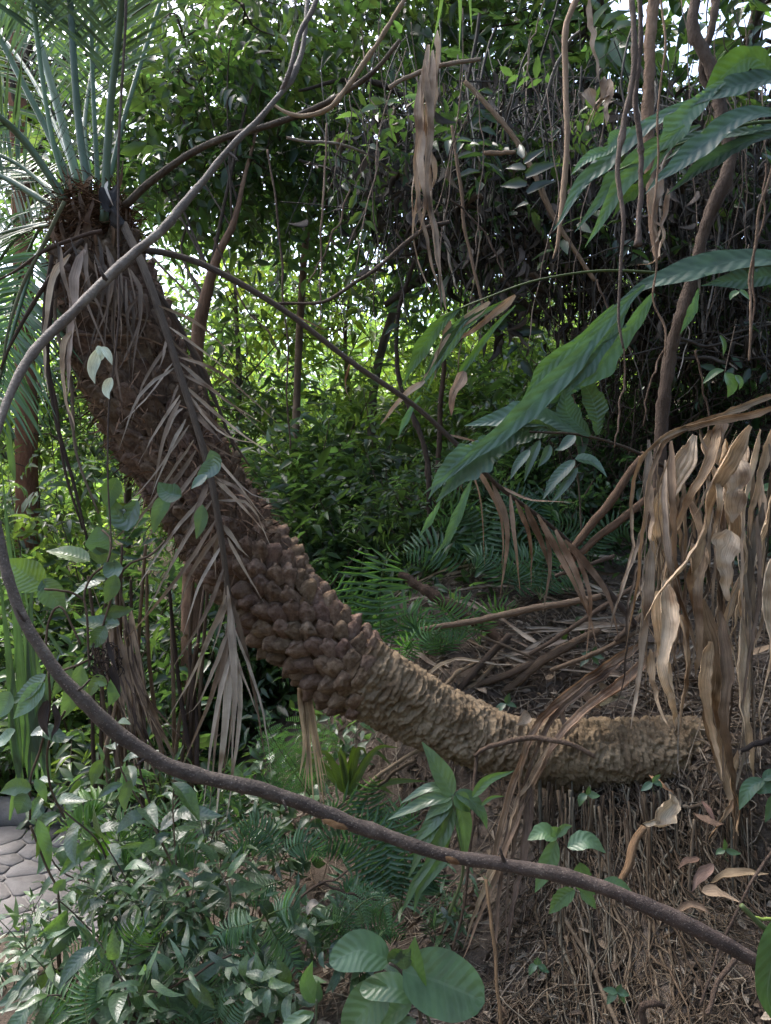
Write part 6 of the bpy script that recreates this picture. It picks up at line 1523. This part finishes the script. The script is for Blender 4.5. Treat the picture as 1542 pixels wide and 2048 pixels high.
# hanging stems, lianas, poles
def hang(label, pts, w, Y, tint=(1, 1, 1), m='bark', name='hanging_vine', cat='hanging vine', n=60, wv=.008, k=9, knots=(), rough=.24, group=None):
    q = spl(PP(*[(p[0], p[1], p[2] if len(p) > 2 else Y) for p in pts]), n) + wob(n, wv, 6)
    a = Acc(); tube(a, q, np.array(w) / FPX * Y * .5, k, tint, rough=rough, rs=46, knots=knots)
    return solo(name, a, M[m], label, cat, group)
hang('stout brown liana winding down the right side from top edge to the dry curtain', [(1385, -60), (1392, 0), (1385, 60), (1425, 150), (1440, 240), (1455, 320), (1435, 400), (1408, 480), (1388, 560), (1362, 640), (1345, 720), (1332, 800), (1325, 900), (1320, 1000)], [21, 24, 26, 24, 26, 23, 24, 27, 25, 24], 2.75, (.78, .70, .66), name='liana', cat='liana', wv=.012, knots=[(.42, .2, .03), (.62, .15, .03)], n=80)
hang('forked branch of the stout liana at the top right', [(1442, -60), (1425, 40), (1410, 90), (1402, 140), (1428, 200)], [16, 16, 14, 14], 2.78, (.95, .86, .8), name='liana', cat='liana')
hang('grey jointed stem hanging left of the ragged palm blades', [(1262, -40), (1268, 60), (1266, 160), (1250, 240), (1238, 330), (1248, 440), (1240, 540), (1236, 640), (1245, 700)], [12, 11, 12, 10, 8, 6, 5], 2.25, (1.2, 1.15, 1.15), knots=[(.42, .6, .012), (.2, .4, .01)])
hang('grey stem hanging with a broken end right beside the jointed stem', [(1282, -40), (1278, 80), (1272, 200), (1284, 300), (1282, 400), (1274, 490)], [10, 10, 11, 10, 11], 2.28, (1.1, 1.05, 1.1), knots=[(.35, .5, .012), (.62, .4, .01), (.98, .6, .02)])
hang('thick pale peeling root hanging behind the grey stems', [(1310, -40), (1300, 80), (1296, 200), (1298, 330), (1304, 440), (1316, 520)], [26, 22, 24, 20, 14], 3.0, (1.9, 1.6, 1.35), name='hanging_root', cat='hanging root', rough=.25)
hang('thin crinkled tan vine hanging in front of the ragged palm blades', [(1320, -20), (1322, 90), (1318, 160), (1312, 250), (1318, 330), (1305, 440), (1312, 520), (1300, 600), (1330, 660), (1336, 720)], [4.5, 4.5, 4, 4], 2.2, (1.9, 1.6, 1.3), wv=.012)
hang('thin vine hanging near the right edge', [(1548, 250), (1538, 360), (1520, 430), (1510, 520), (1502, 620), (1498, 720)], [6, 6, 5], 2.4, (1.6, 1.4, 1.2), wv=.01)
hang('second thin vine twisting round its neighbour near the right edge', [(1530, 330), (1525, 430), (1512, 500), (1508, 600), (1492, 690)], [4, 4, 4], 2.42, (1.3, 1.1, 1.0), wv=.012)
hang('straight dry stalk hanging with a frayed tip left of the ragged palm', [(1165, -30), (1135, 60), (1130, 150), (1138, 260), (1128, 380), (1115, 480), (1104, 520)], [13, 13, 12, 11, 14, 3], 2.5, (1.5, 1.25, 1.05), m='drystem', rough=.2)
hang('long straight tan pole slanting through the thicket', [(930, 160), (1010, 250), (1060, 330), (1110, 440), (1160, 520), (1190, 560)], [9, 11, 11, 8], 3.6, (1.1, .9, .72), m='drystem', wv=.004)
hang('short pale broken stick caught level in the thicket', [(968, 306), (1000, 306), (1030, 303)], [9, 9, 8], 3.5, (1.3, 1.05, .85), m='drystem', wv=.002)
hang('slim reddish stalk dropping from the thicket into the bright gap', [(905, 250), (922, 380), (935, 480), (955, 570), (975, 640)], [7, 7, 5], 3.4, (1.0, .8, .65), m='drystem', wv=.006)
hang('grey stick leaning across the top above the dry bundle', [(780, 175), (850, 140), (910, 125), (960, 118)], [8, 9, 8], 3.1, (1.2, 1.1, 1.0), m='drystem', wv=.005)
hang('dark curved vine sagging across the bright gap from the thicket', [(560, 610, 2.9), (610, 608, 2.9), (660, 598, 2.95), (730, 555, 3.0), (790, 510, 3.05), (850, 460, 3.1), (900, 440, 3.2)], [6, 7, 8, 9, 9], 3.0, (.75, .68, .6))
hang('slim dark stem winding down the right of the bright gap', [(850, 470), (815, 560), (795, 640), (795, 740), (810, 800), (842, 870), (856, 930), (858, 1010), (862, 1100)], [8, 9, 9, 10, 11, 10], 4.0, (.5, .45, .42), wv=.01, knots=[(.6, .5, .012), (.75, .4, .012)])
hang('slim dark stem standing straight right of the winding one', [(900, 620), (885, 760), (880, 870), (874, 960), (872, 1040)], [8, 10, 11, 11], 4.6, (.9, .75, .65))
hang('tan curling strip of vine crossing the top centre', [(548, 205, 2.1), (575, 225, 2.08), (620, 232, 2.06), (665, 215, 2.05), (700, 170, 2.05), (740, 105, 2.05), (790, 30, 2.05), (830, -40, 2.05)], [5, 9, 11, 10, 9, 8], 2.07, (1.5, 1.3, 1.05), m='drystem', name='vine', wv=.005)
for x0, y0, x1, y1, Y, lab in [(655, 250, 640, 640, 3.4, 'very thin dark stem hanging left of the thicket'), (540, 300, 578, 900, 3.4, 'very thin stem hanging straight between palm and gap'), (905, 400, 1010, 560, 3.3, 'thin pale stem slanting through the middle of the thicket'), (700, 380, 620, 560, 3.5, 'thin dark stem slanting left in the gap'),
                               (1190, 560, 1260, 700, 2.9, 'thin twig bridging above the oval palm leaf'), (1245, 700, 1225, 900, 2.5, 'thin stem continuing down above the oval palm leaf'), (1392, 700, 1420, 880, 2.9, 'pale twig in the dark bank right of the liana'), (1330, 700, 1290, 850, 2.9, 'thin twig left of the liana on the dark bank'), (430, 480, 560, 700, 3.6, 'thin twig behind the dead frond by the orange trunk')]:
    hang(lab, [(x0, y0), ((x0 + x1) / 2 + R.normal() * 12, (y0 + y1) / 2), (x1, y1)], [4, 4, 3], Y, np.array((1.1, .95, .85)) * R.uniform(.6, 1.5), wv=.012)
# thin leaves dangling into the top of the frame
tg = thing('hanging_leaves', 'few narrow yellow green blades dangling in at the top centre', 'leaves', P(880, -60, 2.0))
for pts, w in [([(890, -60), (880, 20), (858, 120)], 8), ([(915, -60), (920, 20), (918, 110)], 10), ([(935, -60), (940, 10), (944, 70)], 9)]:
    traced(tg, pts, w, 2.0, 'plain', 'spear', (.3, -1, 0), (1.6, 1.7, .5), ns=10, nw=3)

# sticks and stalks lying on the bank
def on_bank(label, pts, w, Y, tint, m='drystem', name='stick', cat='stick', rough=.15, knots=(), wv=.004, group=None):
    return hang(label, pts, w, Y, tint, m, name, cat, 40, wv, 8, knots, rough, group)
on_bank('thick broken brown branch stub sticking up behind the trunk', [(800, 1148, 3.45), (850, 1180, 3.4), (900, 1212, 3.35), (960, 1248, 3.3), (1010, 1290, 3.25)], [16, 22, 24, 22, 16], 3.35, (.62, .5, .43), name='branch', cat='branch', rough=.3, m='bark')
on_bank('long pale stalk lying level across the slope behind the trunk', [(810, 1262, 3.2), (930, 1245, 3.15), (1060, 1218, 3.1), (1200, 1192, 3.05)], [8, 13, 14, 12], 3.1, (.95, .82, .72))
for k, (x0, y0, x1, y1, w, tn, lab) in enumerate([
    (880, 1390, 960, 1320, 9, (1.3, 1.15, .95), 'pale split cane lying just behind the trunk, upper one'), (885, 1400, 990, 1325, 9, (1.25, 1.1, .9), 'pale split cane lying just behind the trunk, lower one'), (905, 1400, 1020, 1270, 16, (.35, .3, .28), 'dark stick leaning behind the trunk beside the pale canes'),
    (930, 1380, 1150, 1290, 15, (.7, .58, .5), 'greyish dead stalk on the bank left of the draped stalks'), (1000, 1390, 1200, 1260, 18, (.75, .62, .52), 'flat brown stalk on the bank above the draped stalks'), (1060, 1310, 1330, 1130, 10, (.6, .5, .45), 'thin brown stalk rising right across the bank'),
    (960, 1270, 1180, 1360, 6, (.9, .8, .7), 'thin grey twig lying across the bank stalks'), (1130, 1120, 1290, 905, 18, (.62, .47, .38), 'dark folded stalk slanting up to the curtain, left one'), (1125, 1135, 1340, 960, 16, (.70, .52, .42), 'dark folded stalk slanting up to the curtain, right one'),
    (1110, 1150, 1230, 1110, 9, (.5, .44, .42), 'short dark stick below the folded stalks'), (1180, 1140, 1270, 1250, 14, (.3, .26, .25), 'blackish stalk behind the left edge of the curtain'), (1280, 1260, 1100, 1340, 10, (.85, .72, .6), 'pale brown stalk near the curtain foot'),
    (1230, 1280, 1330, 1200, 12, (.55, .47, .42), 'grey stalk just left of the curtain foot'), (1560, 1470, 1484, 1500, 12, (.16, .15, .17), 'black charred stick end at the right edge')]):
    Y0 = 2.95 - .0 * k if y0 > 1200 else 2.75
    Ya = Y0 + (.35 if y0 < 1420 and x0 < 1100 and y0 > 1200 else 0)
    if 'charred' in lab: Ya = Y0 = 2.2
    on_bank(lab, [(x0, y0, min(Ya, 3.2)), ((x0 + x1) / 2 + R.normal() * 6, (y0 + y1) / 2 + R.normal() * 5, min(Ya, 3.2)), (x1, y1, min(Ya, 3.25))], [w * .8, w, w * .8], min(Ya, 3.2), tn)
ds = thing('draped_stalks', 'long dry fibrous leaf stalks draped over the trunk and hanging down in front', 'dead leaves', P(1300, 1280, 2.9))
for pts, w, tn in [([(1290, 1285, 2.9), (1200, 1345, 2.75), (1130, 1395, 2.62), (1080, 1440, 2.52), (1045, 1510, 2.48), (1015, 1600, 2.46), (985, 1720, 2.40), (960, 1800, 2.35), (925, 1900, 2.3)], 30, (.8, .62, .48)), ([(1320, 1300, 2.9), (1240, 1370, 2.72), (1170, 1420, 2.58), (1115, 1480, 2.5), (1070, 1560, 2.47), (1030, 1650, 2.43), (990, 1760, 2.36), (950, 1860, 2.3), (925, 1920, 2.26)], 32, (.85, .66, .52)),
                   ([(1250, 1320, 2.82), (1160, 1385, 2.62), (1100, 1440, 2.52), (1060, 1530, 2.48), (1040, 1620, 2.45), (1020, 1740, 2.4), (1010, 1880, 2.3)], 20, (.5, .4, .34)), ([(1080, 1440, 2.5), (1050, 1490, 2.46), (1040, 1560, 2.45), (1035, 1640, 2.42)], 12, (.7, .56, .45)), ([(1100, 1490, 2.48), (1050, 1580, 2.45), (1035, 1600, 2.45), (1010, 1700, 2.4)], 16, (1.0, .84, .66)),
                   ([(990, 1720, 2.38), (960, 1800, 2.33), (935, 1870, 2.3)], 18, (1.3, 1.1, .85)), ([(1060, 1560, 2.46), (1055, 1680, 2.42), (1030, 1800, 2.36), (1005, 1960, 2.25)], 24, (.42, .34, .30)), ([(1020, 1640, 2.44), (1000, 1780, 2.36), (990, 1900, 2.28), (1000, 2048, 2.2)], 14, (.5, .4, .34))]:
    traced(ds, pts, w, 2.48, 'dry', 'ribbon', (-.3, -1, .4), tn, name='dry_stalk', ns=40, nw=11, curl=1.3, pleat=px(w, 2.48) * .1, npleat=3.3, twist=np.cumsum(R.normal(size=5) * .22), crump=.004, cs=26)
on_bank('arched grey twig lying over the trunk in front of the draped stalks', [(948, 1512, 2.46), (965, 1500, 2.45), (1000, 1486, 2.44), (1060, 1474, 2.43), (1120, 1482, 2.42), (1160, 1496, 2.42), (1190, 1512, 2.42)], [6, 10, 11, 11, 10, 9], 2.44, (1.1, .95, .85), m='bark', name='twig', cat='twig', knots=[(.1, .4, .02)])
on_bank('dark thin twig dropping from the arched twig down the hollow', [(952, 1512, 2.46), (948, 1580, 2.42), (942, 1680, 2.36), (930, 1800, 2.3), (905, 1900, 2.25)], [8, 8, 7, 6, 4], 2.4, (.7, .6, .52), m='bark', name='twig', cat='twig')
on_bank('pale thin bamboo like stick leaning in the hollow below the trunk', [(640, 1630, 2.9), (700, 1600, 2.85), (780, 1535, 2.75), (860, 1490, 2.62)], [6, 7, 8, 8], 2.8, (1.2, 1.1, .95), m='drystem')
on_bank('darker stick leaning beside the pale stick in the hollow', [(720, 1610, 2.85), (780, 1550, 2.78), (830, 1520, 2.7)], [6, 7, 7], 2.8, (.5, .45, .4), m='drystem')
on_bank('thin upright tan stick at the bottom right of the oval leaves', [(975, 1760, 2.2), (985, 1850, 2.15), (995, 1960, 2.1), (1005, 2070, 2.05)], [7, 7, 7], 2.15, (1.3, 1.0, .7), m='drystem')
on_bank('grey thin stick lying in the soil at the lower right', [(1480, 1900, 1.98), (1440, 1960, 1.93), (1410, 2030, 1.88)], [9, 10, 9], 1.93, (.8, .7, .65), m='bark', name='twig', cat='twig')
on_bank('thin dark twig crossing the lower right corner', [(1545, 1700, 1.9), (1490, 1790, 1.88), (1440, 1900, 1.85), (1400, 2010, 1.8)], [6, 6, 5], 1.86, (.55, .48, .45), m='bark', name='twig', cat='twig')
on_bank('bent root end poking from the soil at the bottom right', [(1290, 2060, 1.9), (1285, 2020, 1.9), (1310, 2008, 1.88), (1330, 2010, 1.9)], [16, 15, 13, 10], 1.9, (.7, .6, .55), m='bark', name='root_end', cat='root')
# thin stems in the left undergrowth
for x0, y0, x1, y1, Y, lab in [(440, 1960, 270, 1500, 2.3, 'thin brown stem slanting through the lower left shrubs'), (300, 1990, 460, 1910, 2.0, 'black thin twig crossing low before the pale fern'), (640, 1760, 790, 1790, 2.3, 'thin brown twig across the dark hollow'), (560, 1830, 700, 1740, 2.3, 'thin arched twig above the pale fern')]:
    on_bank(lab, [(x0, y0, Y), ((x0 + x1) / 2 + R.normal() * 14, (y0 + y1) / 2 + R.normal() * 10, Y), (x1, y1, Y)], [5, 5, 4], Y, np.array((.8, .68, .6)) * R.uniform(.5, 1.1), m='twig', name='twig', cat='twig', wv=.008)

hp = thing('dead_leaf_heap', 'heap of brown dead leaf stalks strewn over the slope behind the smooth trunk', 'dead leaves', P(1100, 1260, 3.3))
for k in range(46):
    x0, y0 = R.uniform(.15, 1.5), R.uniform(3.15, 4.5)
    an = R.normal() * .5 + R.choice([.35, -.5, 2.6]); l = R.uniform(.18, .5)
    t_ = np.linspace(-1, 1, 7)
    xx = x0 + math.cos(an) * l * t_; yy = y0 + math.sin(an) * l * .6 * t_
    q = np.stack([xx, yy, ground(xx, yy) + .035 + R.uniform(0, .07) + .05 * R.normal() * t_], -1)
    a = Acc(); blade(a, q, R.uniform(.012, .04), 'ribbon', (R.normal() * .3, -.6, 1), ns=18, nw=7, curl=R.uniform(.5, 1.5), twist=R.normal() * .6, crump=.005, pleat=.003, npleat=4, tint=dtint() * R.uniform(.4, .85))
    part('dry_stalk', a, M['dry'], hp)
vc = thing('vine_cluster', 'loose cluster of thin grey vines dangling in front of the dry thicket', 'hanging vine', P(1050, 0, 3.3))
for k in range(30):
    x0 = R.uniform(640, 1500); y0 = R.uniform(-40, 240); L = R.uniform(160, 520); Yk = R.uniform(3.0, 3.6)
    dx = R.normal() * 45
    q = spl(PP((x0, y0, Yk), (x0 + dx * .4 + R.normal() * 18, y0 + L * .4, Yk), (x0 + dx + R.normal() * 14, y0 + L, Yk)), 26) + wob(26, .018, 5)
    a = Acc(); tube(a, q, [.0022, .003, .0016], 5, np.array((1.5, 1.42, 1.36)) * R.uniform(.35, 1.3), rough=.2)
    part('vine', a, M['bark'], vc)

# the curled pale dead leaf on the roots, and large fallen leaves on the trunk
cd_ = thing('curled_dead_leaf', 'curled pale dead leaf with a brown stalk resting on the hanging roots', 'dead leaf', P(1345, 1590, 2.3))
traced(cd_, [(1350, 1590, 2.32), (1335, 1630, 2.28), (1300, 1648, 2.25), (1282, 1655, 2.24)], 48, 2.28, 'dry', 'leaf', (.1, -1, .6), (1.1, 1.04, .9), name='dry_leaf', ns=24, nw=13, curl=1.5, crump=.018, cs=26)
stem_part(cd_, [(1286, 1655, 2.24), (1272, 1680, 2.22), (1255, 1730, 2.18), (1240, 1765, 2.16)], [px(7, 2.2), px(9, 2.2), px(6, 2.2)], m='drystem', tint=(1.0, .75, .52), name='stalk')
a = Acc()
def fallen(label, pts, w, Y, tint, nr=(0, -.5, 1), group=None, curl=.4):
    q = PP(*[(p[0], p[1], p[2] if len(p) > 2 else Y) for p in pts])
    aa = Acc(); blade(aa, q, px(w * .85, Y), 'leaf', nr, ns=16, nw=9, curl=curl + .3, crump=.008, cs=22, seed=R.uniform(0, 90), tint=np.array(tint, float) * np.array([.66, .68, .68]))
    return solo('fallen_leaf', aa, M['dry'], label, 'dead leaf', group)
fallen('large pale grey fallen leaf lying on top of the trunk', [(1250, 1395, 2.72), (1215, 1398, 2.68), (1172, 1420, 2.64)], 44, 2.68, (1.2, 1.25, 1.05), curl=.5)
fallen('light tan fallen leaf folded behind the large grey one on the trunk', [(1195, 1365, 2.74), (1215, 1385, 2.72), (1240, 1392, 2.7)], 24, 2.7, (1.2, 1.05, .85))
fallen('brown fallen leaf under the large grey one on the trunk', [(1160, 1385, 2.66), (1180, 1400, 2.64), (1200, 1420, 2.62)], 30, 2.66, (.75, .58, .45))
fallen('pale curled fallen leaf standing on the trunk left of the draped stalks', [(1058, 1428, 2.58), (1045, 1438, 2.55), (1034, 1452, 2.52)], 26, 2.56, (1.25, 1.1, .95), (0, -1, .3))
fallen('crumpled pale fallen leaf on the trunk between the draped stalks', [(1145, 1438, 2.58), (1140, 1452, 2.55), (1128, 1476, 2.52)], 32, 2.55, (1.1, .95, .85), (0, -1, .3), curl=.8)
fallen('dark upright fallen leaf stuck between the draped stalks', [(1120, 1418, 2.6), (1125, 1438, 2.57), (1128, 1458, 2.54)], 16, 2.56, (.5, .4, .36), (0, -1, .2))
fallen('reddish brown fallen leaf upright on the soil at the right', [(1425, 1725, 2.2), (1405, 1750, 2.18), (1385, 1785, 2.16)], 26, 2.18, (1.0, .72, .66), (-.3, -1, .4))
fallen('broad tan fallen leaf lying on the soil at the lower right', [(1400, 1782, 2.15), (1440, 1785, 2.13), (1478, 1805, 2.1)], 32, 2.13, (1.25, 1.02, .82))
fallen('curled brown fallen leaf right above the vine at the lower right', [(1350, 1822, 2.1), (1385, 1812, 2.08), (1420, 1832, 2.06)], 30, 2.08, (.7, .55, .45), curl=1.0)
fallen('crumpled tan fallen leaf at the right edge of the soil', [(1420, 1765, 2.2), (1470, 1752, 2.17), (1540, 1745, 2.13)], 30, 2.17, (1.2, 1.0, .75), curl=.9)
fallen('dark red fallen leaf on the soil under the curtain', [(1400, 1600, 2.38), (1418, 1625, 2.35), (1440, 1650, 2.32)], 18, 2.35, (.75, .5, .46))
fallen('brown folded fallen leaf below the dark red one', [(1390, 1625, 2.35), (1415, 1645, 2.32), (1448, 1648, 2.3)], 26, 2.32, (.75, .55, .45))
fallen('small dark red fallen leaf in the middle of the soil', [(1395, 1712, 2.2), (1375, 1722, 2.18), (1352, 1735, 2.16)], 20, 2.18, (.55, .38, .33))
fallen('pale fallen leaf tip at the far right on the bank', [(1500, 1310, 2.6), (1530, 1300, 2.58), (1560, 1290, 2.56)], 26, 2.58, (1.2, 1.02, .85))
fallen('orange brown pointed leaf caught at the top of the roots', [(1296, 1550, 2.46), (1320, 1570, 2.42), (1345, 1590, 2.4)], 15, 2.42, (1.1, .72, .48))
fallen('whitish fallen leaf hanging on a twig in the dark hollow', [(640, 1808, 2.28), (622, 1812, 2.27), (618, 1832, 2.26)], 20, 2.28, (1.6, 1.55, 1.5))

# scattered smaller fallen leaves, each one its own
def litter_pos(n):
    out = []
    while len(out) < n:
        x, y = R.uniform(-1.0, 2.1), R.uniform(1.75, 4.0)
        if x < .1 and R.random() < .45: continue
        if ground(x, y) < .02: continue
        out.append((x, y))
    return np.array(out)
lt = []
for i in range(7):
    aa = Acc(); blade(aa, np.array([[0, 0, 0], [.03, .5, .06], [0, 1, .0]]), .42, 'leaf', (0, 0, 1), ns=9, nw=5, curl=R.uniform(-.9, 1.1), crump=.05, cs=2.2, seed=i * 4.1)
    lt.append(aa.mesh('fallen_leaf', M['dry']))
GL = 'brown leaves fallen on the bank'
for i, (x, y) in enumerate(litter_pos(190)):
    z = float(ground(x, y)) + .02
    l = R.uniform(.03, .09)
    an = R.uniform(0, 2 * PI)
    d = unit(np.array([math.cos(an), math.sin(an), R.normal() * .3 - .3 * math.sin(an) * 0]))
    o = inst('fallen_leaf', lt[R.integers(0, 7)], None, np.array([x, y, z]), d, unit(np.array([R.normal() * .35, -.5 + R.normal() * .3, 1])), l, l, l, (*(ct := dtint() * .55), 1))
    where = ('among the roots and soil at the lower right' if x > .45 and y < 2.6 else 'on the slope behind the smooth trunk' if x > .1 and y > 2.8 else 'in the dark hollow under the trunk' if x > -.2 else 'under the shrubs at the lower left')
    o['label'] = ('pale' if ct.mean() > .65 else 'mid brown' if ct.mean() > .42 else 'dark brown') + (' larger' if l > .065 else ' small') + ' dry leaf fallen ' + where; o['category'] = 'dead leaf'; o['group'] = GL
# countless scraps: leaf litter, straw, crumbs of soil
a = Acc()
q = litter_pos(9500)
q = q[~((q[:, 0] > .5) & (q[:, 1] < 2.6) & (R.random(len(q)) < .55))]
z = ground(q[:, 0], q[:, 1]) + R.uniform(.0, .03, len(q))
pp = np.c_[q, z]
an = R.uniform(0, 2 * PI, len(q))
d = unit(np.c_[np.cos(an), np.sin(an), R.normal(size=len(q)) * .25])
tt = np.array([dtint() for _ in range(len(q))]) * .42
scatter(a, tpl('lance', 4, 3, .4, .2), pp, d, unit(R.normal(size=(len(q), 3)) * .5 + np.array([0, -.4, 1])), R.uniform(.015, .065, len(q)), R.uniform(.006, .022, len(q)), tt)
q = litter_pos(2600)
q = q[~((q[:, 0] > .5) & (q[:, 1] < 2.6) & (R.random(len(q)) < .7))]
for (x, y) in q:
    an = R.uniform(0, 2 * PI); l = R.uniform(.03, .16)
    d = np.array([math.cos(an), math.sin(an), 0]) * l
    p = np.array([[x - d[0], y - d[1], 0], [x, y, 0], [x + d[0], y + d[1], 0]]) + R.normal(size=(3, 3)) * .012
    p[:, 2] = ground(p[:, 0], p[:, 1]) + R.uniform(.012, .03, 3)
    tube(a, spl(p, 6), R.uniform(.0008, .0024), 4, dtint() * .5, caps=False)
setting('leaf_litter', a, M['dry'], 'stuff')
# crumbs
a = Acc()
n = 9000
x = R.uniform(.1, 1.9, n); y = R.uniform(1.75, 3.2, n)
z = ground(x, y) + .006
c8 = np.array([[-1, -1, -1], [1, -1, -1], [1, 1, -1], [-1, 1, -1], [-1, -1, 1], [1, -1, 1], [1, 1, 1], [-1, 1, 1]]) * .58
f8 = np.array([[0, 3, 2, 1], [4, 5, 6, 7], [0, 1, 5, 4], [1, 2, 6, 5], [2, 3, 7, 6], [3, 0, 4, 7]])
s = np.exp(R.normal(size=n) * .5) * .0055
Vv = np.stack([x, y, z], -1)[:, None] + (c8[None] * (1 + .35 * R.normal(size=(n, 8, 1))) + .25 * R.normal(size=(n, 8, 3))) * s[:, None, None]
a.add(Vv, f8[None] + (np.arange(n) * 8)[:, None, None], None, np.repeat(np.exp(R.normal(size=(n, 1)) * .25) * np.array([1.05, 1.0, .94]), 8, 0))
setting('soil_crumbs', a, M['soil'], 'stuff')
